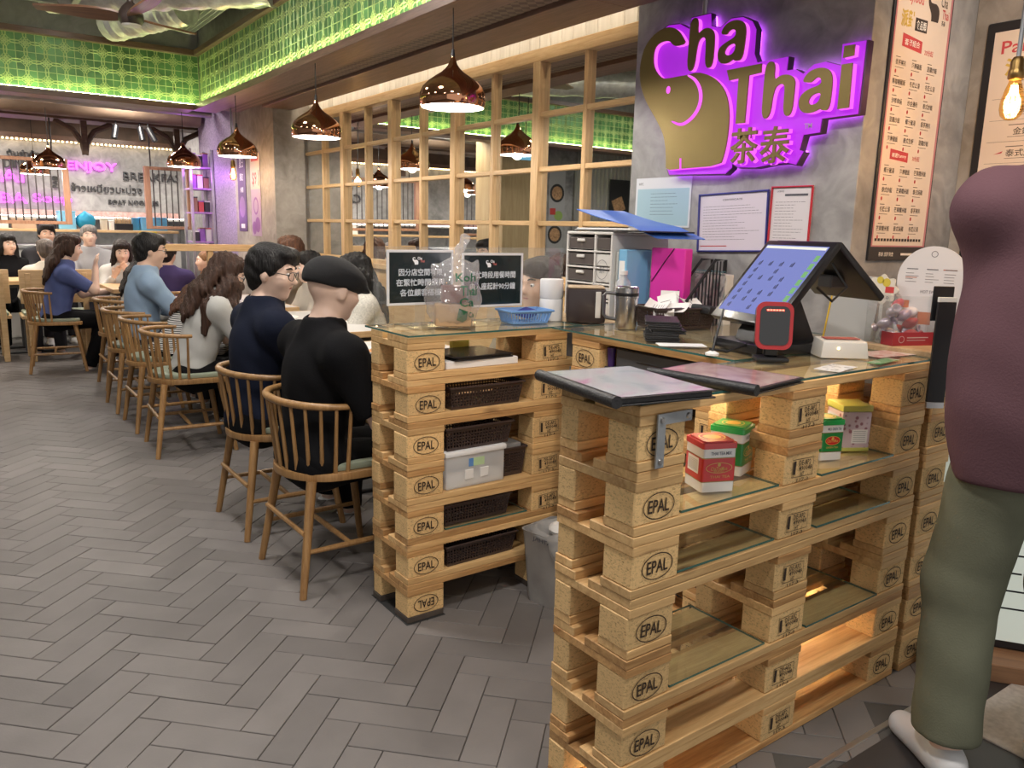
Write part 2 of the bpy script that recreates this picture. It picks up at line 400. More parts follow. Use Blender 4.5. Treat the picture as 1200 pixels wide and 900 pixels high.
# ------------------------------------------------------------------ implicit surfaces for soft shapes (bodies, clothes, hair, bags)
class Soft:
    def __init__(s): s.ops = []; s.cuts = []; s.amp = 0; s.fr = 30; s.dispf = None; s.sm = 1
    def cone(s, a, b, ra, rb, k=.03, cut0=None, cut1=None, sub=False):
        s.ops.append(('c', np.array(a, float), np.array(b, float), ra, rb, k, cut0, cut1, sub)); return s
    def ell(s, c, r, R=None, k=.03, cut=None, sub=False):
        s.ops.append(('e', np.array(c, float), np.array(r, float), np.eye(3) if R is None else np.array(R), k, cut, sub)); return s
    def cut(s, n, p): s.cuts.append((np.array(n, float) / np.linalg.norm(n), np.array(p, float))); return s
    def mesh(s, h):
        lo = np.full(3, 1e9); hi = np.full(3, -1e9)
        for o in s.ops:
            if o[-1]: continue
            if o[0] == 'c':
                for p, r in ((o[1], o[3]), (o[2], o[4])): lo = np.minimum(lo, p - r); hi = np.maximum(hi, p + r)
            else:
                r = np.abs(o[3]) @ o[2]; lo = np.minimum(lo, o[1] - r); hi = np.maximum(hi, o[1] + r)
        lo -= 3 * h + s.amp + .01; hi += 3 * h + s.amp + .01
        n = np.ceil((hi - lo) / h).astype(int) + 1
        ax = [lo[i] + h * np.arange(n[i]) for i in range(3)]
        F = np.full(n, .2, np.float32)
        for o in s.ops:
            k = o[4] if o[0] == 'e' else o[5]; mar = k + 3 * h
            if o[0] == 'c':
                a, b, ra, rb = o[1:5]; l = np.minimum(a - ra, b - rb) - mar; u = np.maximum(a + ra, b + rb) + mar
            else:
                r = np.abs(o[3]) @ o[2]; l = o[1] - r - mar; u = o[1] + r + mar
            i0 = np.maximum(((l - lo) / h).astype(int), 0); i1 = np.minimum(((u - lo) / h).astype(int) + 2, n)
            if (i1 <= i0).any(): continue
            X = ax[0][i0[0]:i1[0], None, None]; Y = ax[1][None, i0[1]:i1[1], None]; Z = ax[2][None, None, i0[2]:i1[2]]
            sl = (slice(i0[0], i1[0]), slice(i0[1], i1[1]), slice(i0[2], i1[2]))
            if o[0] == 'c':
                ba = b - a; bb = ba @ ba + 1e-9
                px, py, pz = X - a[0], Y - a[1], Z - a[2]
                t = np.clip((px * ba[0] + py * ba[1] + pz * ba[2]) / bb, 0, 1)
                d = np.sqrt((px - t * ba[0]) ** 2 + (py - t * ba[1]) ** 2 + (pz - t * ba[2]) ** 2) - (ra + (rb - ra) * t)
                e = ba / math.sqrt(bb)
                if o[7] is not None: d = np.maximum(d, (X - b[0]) * e[0] + (Y - b[1]) * e[1] + (Z - b[2]) * e[2] - o[7])
                if o[6] is not None: d = np.maximum(d, -((X - a[0]) * e[0] + (Y - a[1]) * e[1] + (Z - a[2]) * e[2]) - o[6])
            else:
                R = o[3]; r = o[2]; px, py, pz = X - o[1][0], Y - o[1][1], Z - o[1][2]
                q = [(px * R[0, i] + py * R[1, i] + pz * R[2, i]) / r[i] for i in range(3)]
                k0 = np.sqrt(q[0] ** 2 + q[1] ** 2 + q[2] ** 2); k1 = np.sqrt((q[0] / r[0]) ** 2 + (q[1] / r[1]) ** 2 + (q[2] / r[2]) ** 2) + 1e-6
                d = k0 * (k0 - 1) / k1
                if o[5] is not None:
                    for nn, pp in o[5]: d = np.maximum(d, (X - pp[0]) * nn[0] + (Y - pp[1]) * nn[1] + (Z - pp[2]) * nn[2])
            A = F[sl]
            if o[-1]:
                d = -d; hh = np.maximum(k - np.abs(A - d), 0) / max(k, 1e-6); F[sl] = np.maximum(A, d) + hh * hh * k / 4
            else:
                hh = np.maximum(k - np.abs(A - d), 0) / max(k, 1e-6); F[sl] = np.minimum(A, d) - hh * hh * k / 4
        X, Y, Z = ax[0][:, None, None], ax[1][None, :, None], ax[2][None, None, :]
        if s.amp:
            f = s.fr
            F = F + s.amp * (np.sin(f * (X + .6 * Z) + 3 * np.sin(9 * Y)) * np.sin(f * .8 * (Y - .5 * Z) + 2 * np.sin(11 * X)) * .6 + .4 * np.sin(f * 1.7 * (Z * .8 + X * .5 - Y * .4) + 2 * np.sin(f * .5 * Y)))
        if s.dispf is not None: F = F + s.dispf(X, Y, Z)
        for nn, pp in s.cuts: F = np.maximum(F, (X - pp[0]) * nn[0] + (Y - pp[1]) * nn[1] + (Z - pp[2]) * nn[2])
        F[0] = F[-1] = 1; F[:, 0] = F[:, -1] = 1; F[:, :, 0] = F[:, :, -1] = 1
        return nets(F, lo, h, s.sm)
def nets(F, lo, h, sm=0):
    S = F < 0; nx, ny, nz = F.shape
    c = np.zeros((nx - 1, ny - 1, nz - 1), np.int8)
    for i in (0, 1):
        for j in (0, 1):
            for k in (0, 1): c += S[i:nx - 1 + i, j:ny - 1 + j, k:nz - 1 + k]
    act = (c > 0) & (c < 8); idx = np.argwhere(act); ids = np.full(act.shape, -1, np.int64); ids[act] = np.arange(len(idx))
    acc = np.zeros((len(idx), 3)); cnt = np.zeros(len(idx)); I, J, K = idx.T
    cor = [(i, j, k) for i in (0, 1) for j in (0, 1) for k in (0, 1)]
    for a in cor:
        for d in range(3):
            if a[d]: continue
            b = list(a); b[d] = 1
            fa = F[I + a[0], J + a[1], K + a[2]]; fb = F[I + b[0], J + b[1], K + b[2]]
            x = (fa < 0) != (fb < 0); t = np.where(x, fa / np.where(x, fa - fb, 1), 0)
            p = np.array(a, float)[None].repeat(len(idx), 0); p[:, d] += t
            acc += p * x[:, None]; cnt += x
    V = lo + h * (idx + acc / np.maximum(cnt, 1)[:, None])
    Q = []
    for d in range(3):
        sa = [slice(None)] * 3; sb = [slice(None)] * 3; sa[d] = slice(0, -1); sb[d] = slice(1, None)
        A, B = S[tuple(sa)], S[tuple(sb)]
        e = np.argwhere(A != B); o1, o2 = [(1, 2), (2, 0), (0, 1)][d]
        e = e[(e[:, o1] > 0) & (e[:, o2] > 0)]
        fl = A[e[:, 0], e[:, 1], e[:, 2]]
        def cell(da, db):
            q = e.copy(); q[:, o1] -= da; q[:, o2] -= db; return ids[q[:, 0], q[:, 1], q[:, 2]]
        q = np.stack([cell(1, 1), cell(0, 1), cell(0, 0), cell(1, 0)], 1)
        q[~fl] = q[~fl][:, ::-1]; Q.append(q)
    Q = np.concatenate(Q)
    for _ in range(sm):
        S_ = np.zeros_like(V); C_ = np.zeros(len(V))
        for k in range(4):
            a_, b_ = Q[:, k], Q[:, (k + 1) % 4]
            for c_ in range(3): S_[:, c_] += np.bincount(a_, V[b_, c_], len(V)) + np.bincount(b_, V[a_, c_], len(V))
            C_ += np.bincount(a_, minlength=len(V)) + np.bincount(b_, minlength=len(V))
        V = V * .45 + .55 * S_ / np.maximum(C_, 1)[:, None]
    m = bpy.data.meshes.new('soft'); m.vertices.add(len(V)); m.vertices.foreach_set('co', V.ravel())
    m.loops.add(Q.size); m.loops.foreach_set('vertex_index', Q.ravel().astype(np.int32))
    m.polygons.add(len(Q)); m.polygons.foreach_set('loop_start', np.arange(0, Q.size, 4, dtype=np.int32))
    m.update(calc_edges=True); m.validate()
    m.polygons.foreach_set('use_smooth', [True] * len(m.polygons))
    return m

# ------------------------------------------------------------------ the setting
def struct(name, x0, x1, y0, y1, z0, z1, mat, label=None, c=.002):
    o = bx(name, x0, x1, y0, y1, z0, z1, mat, None, c)
    return tag(o, label, None, None, 'structure')
tile_m = M('floor_tile', (.160, .147, .140), .52, var=.12, scale=5, rand=.12, spec=.3, bump=.06, bscale=160)
grout_m = M('grout', (.075, .07, .065), .85)
dark_tile = M('dark_floor_tile', (.035, .031, .031), .4, var=.2, scale=4, rand=.15)
stone_m = M('pale_stone', (.50, .47, .44), .6, var=.2, scale=60, bump=.1)
floor = struct('floor', -3.6, 3.4, 1.04, 12.2, -.08, -.004, grout_m, 'grey brown herringbone tiled floor of the dining room')
def floor_tiles():
    Lh, W, J = .306, .102, .0028
    a = PI / 4; ca, sa = math.cos(a), math.sin(a)
    cam = np.array([0, 0]); tiles = []
    # herringbone: unit of two tiles repeats along the diagonal
    for i in range(-60, 90):
        for j in range(-60, 90):
            bx0 = i * W + j * Lh; by0 = i * W - j * Lh
            for (x, y, w, h) in ((bx0, by0, Lh, W), (bx0, by0 + W, W, Lh)):
                cx, cy = x + w / 2, y + h / 2
                wx, wy = cx * ca - cy * sa + 1.046, cx * sa + cy * ca + 1.929
                if not (-3.55 < wx < 2.74 and 1.06 < wy < 9.4): continue
                # visible wedge of floor
                fwd = wx * math.sin(.618) + wy * math.cos(.618); side = wx * math.cos(.618) - wy * math.sin(.618)
                if abs(side) > fwd * .70 + .15: continue
                if wx > 1.75 and wy > 2.8: continue
                tiles.append((math.hypot(wx, wy), wx, wy, 0 if w > h else 1))
    tiles.sort()
    m0 = cbox(Lh - J, W - J, .012, .0015)
    far = MB()
    rnd = random.Random(3)
    for k, (d, x, y, o) in enumerate(tiles):
        if wx_hidden(x, y): continue
        if floor_tiles.n < 300:
            floor_tiles.n += 1
            put('tile', m0, tile_m, floor, (x, y + 0, -.006 + rnd.uniform(-.0006, .0006)), (0, 0, a + o * PI / 2))
            o2 = COL.objects[-1]
        else:
            hx, hy = (Lh - J) / 2, (W - J) / 2
            c, s = math.cos(a + o * PI / 2), math.sin(a + o * PI / 2); z = rnd.uniform(-.0006, .0004)
            P = [(x + c * u - s * v, y + s * u + c * v, z) for u, v in ((-hx, -hy), (hx, -hy), (hx, hy), (-hx, hy))]
            far.add(P + [(p[0], p[1], -.006) for p in P], [(0, 1, 2, 3), (0, 4, 5, 1), (1, 5, 6, 2), (2, 6, 7, 3), (3, 7, 4, 0)])
    o = far.build('far_tiles', M('floor_tile_far', (.150, .137, .132), .55, spec=.25, var=.18, scale=3.1, bump=.05, bscale=160), floor, smooth=False); o['kind'] = 'stuff'
def wx_hidden(x, y):
    return False
floor_tiles.n = 0
floor_tiles()
for ch in floor.children:      # children sit in the frame of the floor slab
    ch.matrix_parent_inverse = Matrix.Translation(-Vector(floor.location))
fd = struct('floor_entrance', -3.6, 3.4, -1.2, 1.03, -.08, -.006, grout_m, 'dark tiled floor of the entrance strip')
rnd = random.Random(5)
tm = cbox(.597, .297, .012, .002)
for i in range(-2, 6):
    for j in range(4):
        x = i * .6 + .3 * (j % 2) + .2; y = .855 - j * .3
        if x < 3.1 and x > -.5: put('tile', tm, dark_tile, fd, Vector((x, y, -.005)) - fd.location)
o = struct('trim_1', -3.6, 3.3, 1.026, 1.044, -.01, .003, M('threshold_metal', (.5, .49, .48), .35, .9), 'metal threshold strip across the floor')
o = struct('floor_slab', 2.24, 3.29, .2, .93, -.001, .006, stone_m, 'pale speckled stone slab in the entrance floor')

wall_r = struct('wall_right', 2.74, 2.9, 2.78, 12.0, 0, 3.1, conc, 'side wall behind the mirrored lattice')
pillar = struct('pillar_sign', 2.62, 3.4, 1.64, 2.78, 0, 3.1, conc, 'grey polished concrete pillar carrying the illuminated sign')
struct('wall_corner', 3.3, 3.42, -1.2, 1.64, 0, 3.1, conc_warm, 'grey wall with the second menu board')
struct('pillar_dining', 2.40, 2.74, 7.0, 8.15, 0, 3.1, conc_warm, 'raw concrete pillar at the end of the lattice')
perf = M('perforated_lavender', (.27, .22, .33), .5, .3, var=.5, scale=70)
struct('wall_kitchen_side', 2.44, 2.74, 8.15, 9.6, 0, 3.1, perf, 'lavender perforated wall beside the kitchen rack')
wall_b = struct('wall_back', -3.4, 4.6, 12.0, 12.15, 0, 3.0, conc, 'grey kitchen back wall with words and neon')
struct('wall_left', -3.5, -3.35, -1.2, 8.2, 0, 3.1, conc, 'left side wall')
wfl = struct('wall_far_left', -3.4, -.86, 8.2, 8.32, 0, 2.6, conc, 'grey wall with food posters on the far left')
ceil_m = concrete('ceiling_grey', (.34, .33, .31), (.16, .16, .155))
struct('ceiling', -3.4, 1.97, -1.2, 7.66, 3.05, 3.15, ceil_m, 'bare grey ceiling inside the raised bay')
struct('ceiling_front', 1.97, 3.4, -1.2, 2.78, 2.66, 2.76, ceil_m, 'ceiling over the counter')
struct('ceiling_far', -3.4, 4.6, 7.82, 12.1, 2.68, 2.76, M('ceiling_brown', (.075, .055, .042), .8, var=.3, scale=3), 'dark ceiling over the kitchen end')
# bulkhead around the raised bay: dark timber edge, woven soffit, second timber, light cove
struct('beam_edge', 1.905, 2.11, -1.2, 7.66, 2.325, 2.372, walnut_y, 'dark timber edge of the bulkhead')
wv, N, L, B = newmat('woven_soffit'); B.inputs['Roughness'].default_value = .6
tc = N.new('ShaderNodeTexCoord'); ck = N.new('ShaderNodeTexChecker'); ck.inputs['Scale'].default_value = 26
mp = N.new('ShaderNodeMapping'); mp.inputs['Rotation'].default_value = (0, 0, .78); L.new(tc.outputs['Object'], mp.inputs[0]); L.new(mp.outputs[0], ck.inputs[0])
ck.inputs[1].default_value = (.20, .15, .115, 1); ck.inputs[2].default_value = (.10, .07, .052, 1); L.new(ck.outputs[0], B.inputs['Base Color'])
struct('ceiling_soffit', 2.11, 2.31, -1.2, 7.66, 2.352, 2.372, wv, 'woven panel on the underside of the bulkhead')
struct('beam_inner', 2.31, 2.575, 2.78, 7.0, 2.33, 2.40, walnut_y, 'brown timber beam above the lattice')
struct('beam_inner_front', 2.31, 2.575, -1.2, 2.78, 2.33, 2.40, walnut_y, 'brown timber beam over the counter')
struct('wall_bulkhead', 1.985, 2.3, -1.2, 7.8, 2.40, 3.05, ceil_m, 'bulkhead box behind the green panels')
struct('wall_bulkhead_far', -3.4, 1.985, 7.68, 7.8, 2.372, 3.05, ceil_m, 'far bulkhead box behind the green panels')
struct('beam_far', -3.4, 1.905, 7.59, 7.82, 2.325, 2.372, walnut_x, 'dark timber edge under the far green panels')
struct('trim_2', 1.93, 1.99, -1.2, 7.66, 2.785, 2.83, walnut_y, 'timber rim on top of the green panels')
struct('trim_3', -3.4, 1.93, 7.61, 7.68, 2.785, 2.83, walnut_x, 'timber rim on top of the far green panels')
# green pressed tiles
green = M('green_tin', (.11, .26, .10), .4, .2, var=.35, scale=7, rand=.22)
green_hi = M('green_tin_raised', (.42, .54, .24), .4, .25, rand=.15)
def tin_tile():
    w = .1375; h = w / 2; mb = MB()
    mb.box(-h + .0012, h - .0012, 0, .006, -h + .0012, h - .0012)
    def ridge(pts, r=.0034):
        P = [(p[0], -.0005, p[1]) for p in pts]
        mb.tube(P, r, 4, True)
    n = 6
    for sx in (-1, 1):
        for sz in (-1, 1):
            for R in (h * 1.18, h * .92):
                pts = []
                for k in range(n + 1):
                    a = PI / 2 * k / n
                    x, z = sx * (h - R * math.cos(a)), sz * (h - R * math.sin(a))
                    pts.append((x, z))
                pts = [(max(-h + .002, min(h - .002, x)), max(-h + .002, min(h - .002, z))) for x, z in pts]
                ridge(pts, .0042 if R > h else .0022)
    for k in range(4):
        a = PI / 2 * k + PI / 4
        ridge([(0, 0), (.5 * h * math.cos(a - .35) * .7, .5 * h * math.sin(a - .35) * .7), (.46 * h * math.cos(a), .46 * h * math.sin(a)), (.5 * h * math.cos(a + .35) * .7, .5 * h * math.sin(a + .35) * .7), (0, 0)], .0036)
    for s in (-1, 1): ridge([(-h + .002, s * (h - .001)), (h - .002, s * (h - .001))], .0018)
    for s in (-1, 1): ridge([(s * (h - .001), -h + .002), (s * (h - .001), h - .002)], .0018)
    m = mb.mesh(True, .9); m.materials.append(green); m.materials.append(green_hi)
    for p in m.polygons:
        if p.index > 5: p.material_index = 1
    return m
tt = tin_tile()
fas = thing('green_fascia', 'green pressed-metal panelled fascia running above the tables', 'fascia', (1.985, 0, 2.372)); fas['kind'] = 'structure'
fasl = thing('green_fascia_far', 'green pressed-metal panelled fascia facing the room at the far end', 'fascia', (0, 7.68, 2.372)); fasl['kind'] = 'structure'
for o in (fas, fasl): del o['category']
for j in range(3):
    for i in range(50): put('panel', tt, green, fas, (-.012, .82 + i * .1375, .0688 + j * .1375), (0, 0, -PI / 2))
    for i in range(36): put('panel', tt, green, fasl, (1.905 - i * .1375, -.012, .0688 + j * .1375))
ledg = glow('led_green', (.92, 1.0, .42), 30)
o = bx('led_strip', 1.925, 1.935, -1.0, 7.6, 2.372, 2.378, ledg); tag(o, 'yellow green light strip at the foot of the long green fascia', 'light strip')
o = bx('led_strip', -3.3, 1.92, 7.612, 7.622, 2.372, 2.378, ledg); tag(o, 'yellow green light strip at the foot of the far green fascia', 'light strip')
# white boards above the lattice and the cove light that washes them
plank_w = wood('white_plank', (.60, .57, .52), (.48, .45, .40), .6, 6, .06, axis=2)
y = 2.80; k = 0
while y < 6.95:
    o = bx('plank', 2.722, 2.74, y, y + .092, 2.30, 2.56, plank_w, None, .003); o.parent = wall_r; o.matrix_parent_inverse = Matrix.Translation(-Vector(wall_r.location)); y += .094
struct('ceiling_cove', 2.575, 2.74, 2.78, 7.0, 2.56, 2.66, ceil_m, 'cove over the lattice')
o = bx('cove_light', 2.585, 2.60, 2.85, 6.95, 2.42, 2.43, glow('led_warm', (1, .88, .66), 20)); tag(o, 'warm cove light strip above the lattice boards', 'light strip')
struct('beam_cove', 2.575, 2.583, 2.78, 7.0, 2.38, 2.56, walnut_y, 'timber lip hiding the cove light')

# ------------------------------------------------------------------ mirrored lattice
def lattice():
    t = thing('mirror_lattice', 'large oak lattice with mirror panes along the dining wall', 'mirror', (2.70, 0, 0))
    X0, X1 = -.03, .022
    ys = [7.03, 6.19, 5.335, 4.465, 3.60, 2.80]; zs = [1.112, 1.398, 1.685, 1.971, 2.245]
    bx('rail', X0, X1, 2.785, 7.06, 2.24, 2.305, oak_y, t); bx('rail', X0, X1, 2.785, 7.06, 1.055, 1.115, oak_y, t)
    for y in ys: bx('stile', X0, X1, y - .03, y + .03, 1.115, 2.24, oak_z, t)
    for a, b in zip(ys[1:], ys[:-1]):
        bx('muntin', X0 + .01, X1, (a + b) / 2 - .015, (a + b) / 2 + .015, 1.115, 2.24, oak_z, t)
        for z in zs[1:4]:
            for u, v in ((a + .03, (a + b) / 2 - .015), ((a + b) / 2 + .015, b - .03)):
                bx('muntin', X0 + .012, X1, u, v, z - .013, z + .013, oak_y, t)
        zz = zs
        for z0, z1 in zip(zz[:-1], zz[1:]):
            for u, v in ((a + .03, (a + b) / 2 - .015), ((a + b) / 2 + .015, b - .03)):
                o = bx('pane', .008, .014, u - .003, v + .003, z0 - .002, z1 + .002, mirror_m, t, .0005)
                o.rotation_euler = (0, random.uniform(-.0018, .0018), random.uniform(-.0025, .0025))
lattice()
# wall bench below the lattice
def bench():
    t = thing('wall_bench', 'long wooden wall bench with panelled back under the lattice', 'bench', (0, 0, 0))
    y = 2.85
    while y < 6.9:
        bx('back_panel', 2.66, 2.72, y, min(y + .8, 6.98), .45, 1.05, oak_y, t); y += .805
    bx('top_rail', 2.63, 2.725, 2.82, 7.0, 1.05, 1.085, oak_y, t)
    bx('seat', 2.25, 2.66, 2.82, 7.0, .38, .42, oak_y, t)
    bx('cushion', 2.26, 2.65, 2.83, 6.99, .42, .465, M('green_vinyl', (.22, .30, .19), .45), t, .012, 2)
    bx('plinth', 2.32, 2.70, 2.84, 6.98, 0, .38, oak_y, t)
bench()

# ------------------------------------------------------------------ ceiling fittings
foil = M('foil_duct', (.72, .72, .70), .35, .6, var=.2, scale=20, bump=.9, bscale=14)
def foil_duct(label, a, b, r):
    a, b = Vector(a), Vector(b); mb = MB(); n = 40; P = []; R = []
    for k in range(n + 1): P.append(a.lerp(b, k / n)); R.append(r * (1 + .05 * math.sin(k * 1.9) + .03 * math.sin(k * 5.1)))
    o = mb.tube(P, R, 18).build('foil_duct', foil); tag(o, label, 'duct', 'foil ducts in the ceiling bay')
foil_duct('silver foil duct crossing the ceiling bay by the corner', (.75, 6.75, 2.90), (1.93, 5.55, 2.90), .13)
foil_duct('short silver foil duct hanging below the fan', (1.22, 7.25, 2.86), (1.62, 6.55, 2.92), .125)
foil_duct('long pale duct over the aisle', (-2.6, 5.2, 2.88), (.4, 7.2, 2.88), .14)
cm = M('corrugated_grey', (.36, .37, .37), .45, .4)
def corrugated(name, label, loc, w, h, n, rot, mat, depth=.02):
    mb = MB(); pts = []
    for i in range(n * 4 + 1):
        x = -w / 2 + w * i / (n * 4); pts.append((x, depth * (0, 1, 1, 0)[i % 4]))
    v = [(x, y, -h / 2) for x, y in pts] + [(x, y, h / 2) for x, y in pts] + [(x, y + .003, -h / 2) for x, y in pts] + [(x, y + .003, h / 2) for x, y in pts]
    m = len(pts); f = []
    for i in range(m - 1): f += [(i, i + 1, m + i + 1, m + i), (2 * m + i + 1, 2 * m + i, 3 * m + i, 3 * m + i + 1)]
    f += [(0, m, 3 * m, 2 * m), (m - 1, 3 * m - 1, 4 * m - 1, 2 * m - 1)]
    for i in range(m - 1): f += [(i, 2 * m + i, 2 * m + i + 1, i + 1), (m + i, m + i + 1, 3 * m + i + 1, 3 * m + i)]
    o = mb.add(v, f).build(name, mat, None, loc, rot, smooth=False); return tag(o, label, 'panel')
corrugated('ceiling_panel', 'grey corrugated ceiling panel by the bay corner', (1.62, 6.9, 2.93), .55, 1.1, 14, (PI / 2, 0, 0), cm)
def vent():
    t = thing('ceiling_vent', 'grey framed vent box beside the fan', 'vent', (.7, 6.4, 2.80))
    mb = MB(); mb.box(-.2, .2, -.2, -.16, 0, .2); mb.box(-.2, .2, .16, .2, 0, .2); mb.box(-.2, -.16, -.16, .16, 0, .2); mb.box(.16, .2, -.16, .16, 0, .2)
    mb.build('frame', cm, t, smooth=False); bx('core', -.16, .16, -.16, .16, .08, .25, M('vent_dark', (.03, .03, .03), .7), t)
vent()
def fan():
    t = thing('ceiling_fan', 'three-blade brown wooden ceiling fan at the top of the picture', 'fan', (1.09, 5.75, 2.60), .27)
    fw = wood('fan_wood', (.22, .11, .06), (.12, .055, .03), .35, 8, .04)
    hub = MB().lathe([(.0, -.035), (.06, -.032), (.075, -.01), (.075, .03), (.05, .07), (.02, .10), (.014, .45), (0, .45)], 20).build('hub', M('fan_hub', (.05, .035, .03), .35), t)
    MB().lathe([(0, -.045), (.05, -.043), (.058, -.034), (0, -.033)], 20).build('light_cap', M('fan_cap', (.8, .8, .78), .4), hub)
    for k in range(3):
        a = 2 * PI * k / 3 + .35; mb = MB(); n = 8; v = []; f = []
        for i in range(n + 1):
            u = i / n; x = .05 + .50 * u; w = .035 + .042 * math.sin(PI * min(1, u * 1.05) ** .8) * (1 - .35 * u)
            tw = .35 * (1 - .6 * u); z = .01 + .02 * u
            for s in (-1, 1):
                for q in (0, .012): v.append((x, s * w * math.cos(tw), z + s * w * math.sin(tw) + q))
        for i in range(n):
            b = 4 * i; f += [(b, b + 4, b + 6, b + 2), (b + 1, b + 3, b + 7, b + 5), (b, b + 1, b + 5, b + 4), (b + 2, b + 6, b + 7, b + 3)]
        f += [(0, 2, 3, 1), (4 * n, 4 * n + 1, 4 * n + 3, 4 * n + 2)]
        mb.add(v, f).build('blade', fw, t, rot=(0, 0, a))
fan()
hous = MB().lathe([(.19, 0), (.20, .0), (.20, .05), (.19, .05)], 24, closed=True).mesh()
def downlight(x, y, z):  # made-up housing for each added ceiling lamp
    t = thing('added_ceiling_light', 'added unseen ceiling downlight with pale rim', 'downlight', (x, y, z), 0, 'added ceiling downlights')
    put('rim', hous, white_pl, t, (0, 0, 0)); put('stem', cbox(.05, .05, .04), white_pl, t, (0, 0, .045))
for x, y in ADDED_DOWNLIGHTS: downlight(x, y, 2.99)
# pendant lamps over the tables
def pendant_parts(tip_to_top):
    pr = [(.144, 0), (.1495, .012), (.152, .035), (.1485, .062), (.136, .088), (.112, .112), (.083, .132), (.055, .150), (.034, .168), (.021, .186), (.013, .206), (.009, .222)]
    outer = MB().lathe(pr + [(0, .2225)], 36, caps=False).mesh(ang=1.2)
    inner = MB().lathe([(.1425, .0005), (.147, .02), (.143, .062), (.128, .086), (.10, .108), (.05, .13), (0, .138)], 36, caps=False).mesh(ang=1.2)
    return outer, inner
po, pi_ = pendant_parts(0)
bulb_m = glow('bulb_white', (1, .93, .82), 26); cord_m = M('black_cord', (.01, .01, .01), .5)
def pendant(x, y, z, label, top=2.33, power=13, s=1.0):
    t = thing('pendant_lamp', label, 'pendant lamp', (x, y, z), random.uniform(0, 6), 'copper onion-shaped pendant lamps')
    sh = put('shade', po, copper, t); put('lining', pi_, shade_white, t)
    MB().ell((0, 0, .055), (.03, .03, .036), 12, 8).build('bulb', bulb_m, t)
    MB().cyl((0, 0, .09), (0, 0, .13), .014, n=10).build('socket', black_pl, t)
    MB().cyl((0, 0, .22), (0, 0, .25), .011, .007, 10).build('collar', black_pl, t)
    MB().cyl((0, 0, .24), (0, 0, top - z), .003, n=6).build('cord', cord_m, t)
    point('pendant_light', (0, 0, .005), power, (1, .90, .76), .035, t)
    if s != 1: t.scale = (s, s, s)
pendant(1.955, 3.27, 1.90, 'copper pendant lamp largest and closest to the sign')
pendant(1.945, 4.88, 1.89, 'copper pendant lamp second from the sign, in front of the lattice corner')
pendant(1.94, 6.50, 1.87, 'copper pendant lamp third from the sign, before the concrete pillar')
pendant(1.93, 8.15, 1.87, 'copper pendant lamp fourth from the sign, over the kitchen frames', 2.66)
pendant(.93, 9.3, 1.85, 'small copper pendant lamp before the left hanging frame, upper one', 2.66)
pendant(.90, 10.5, 1.84, 'small copper pendant lamp before the left hanging frame, lower one', 2.66)
pendant(-.4, 9.4, 1.86, 'copper pendant lamp beyond the left edge, seen in the mirror', 2.66)
pendant(-1.2, 10.6, 1.86, 'farthest copper pendant lamp beyond the left edge, seen in the mirror', 2.66)
amber = clear('amber_glass', (1, .80, .45), 1.0)
def edison(x, y, z, label, top, power):
    t = thing('bare_bulb', label, 'light bulb', (x, y, z))
    prof = [(.0, -.062), (.014, -.060), (.027, -.048), (.032, -.03), (.031, -.008), (.024, .022), (.016, .045), (.0135, .055)]
    MB().lathe(prof, 20).build('glass_bulb', amber, t)
    fl = MB()
    for k in range(6):
        a = PI * k / 3; fl.tube([(.010 * math.cos(a), .010 * math.sin(a), -.04), (.013 * math.cos(a + .4), .013 * math.sin(a + .4), 0), (.006 * math.cos(a), .006 * math.sin(a), .035)], .0022, 5)
    fl.build('filament', glow('filament', (1, .68, .25), 90), t)
    MB().lathe([(.017, .05), (.021, .055), (.021, .075), (.018, .08), (.018, .10), (.012, .112), (0, .114)], 16).build('socket', M('brass_socket', (.25, .16, .06), .35, 1), t)
    MB().cyl((0, 0, .11), (0, 0, top - z), .0065, n=8).build('stem', M('grey_stem', (.25, .26, .28), .4, .5), t)
    point('bulb_light', (0, 0, -.01), power, (1, .62, .28), .03, t)
edison(2.55, 1.137, 1.765, 'glowing amber filament bulb hanging before the second menu board', 2.66, 7)
edison(2.12, 7.25, 1.785, 'glowing filament bulb hanging before the purple posters', 2.325, 4)

# ------------------------------------------------------------------ pallets
RP = random.Random(11)
epal_w = .098
def stamp_epal():
    mb = MB(); co, fs = grab(text_mesh('EPAL', 1, .012, fit=(.066, .030))); mb.add([(p[0], 0, p[1]) for p in co], fs)
    n = 32; v = []
    for k in range(n):
        a = 2 * PI * k / n; v += [(.049 * math.cos(a), 0, .031 * math.sin(a)), (.0465 * math.cos(a), 0, .0285 * math.sin(a))]
    mb.add(v, [(2 * k, 2 * ((k + 1) % n), 2 * ((k + 1) % n) + 1, 2 * k + 1) for k in range(n)])
    return mb.mesh(False)
def stamp_ippc():
    mb = MB()
    for body, u, v, w, h in (('DE-AP2', .008, .014, .05, .014), ('490048', .012, -.001, .056, .013), ('HT', 0, -.016, .016, .011), ('117-3', .004, -.031, .05, .009)):
        co, fs = grab(text_mesh(body, 1, .01, res=1, fit=(w, h))); mb.add([(p[0] + u, 0, p[1] + v) for p in co], fs)
    for (a, b, c, d) in ((-.045, -.023, .045, -.0215), (-.045, .0235, .045, .025), (-.045, -.023, -.0438, .025), (.0438, -.023, .045, .025)):
        mb.add([(a, 0, b), (c, 0, b), (c, 0, d), (a, 0, d)], [(0, 1, 2, 3)])
    mb.add([(-.04, 0, -.015), (-.03, 0, -.015), (-.03, 0, .02), (-.04, 0, .02)], [(0, 1, 2, 3)])
    return mb.mesh(False)
ST_E, ST_I = stamp_epal(), stamp_ippc()
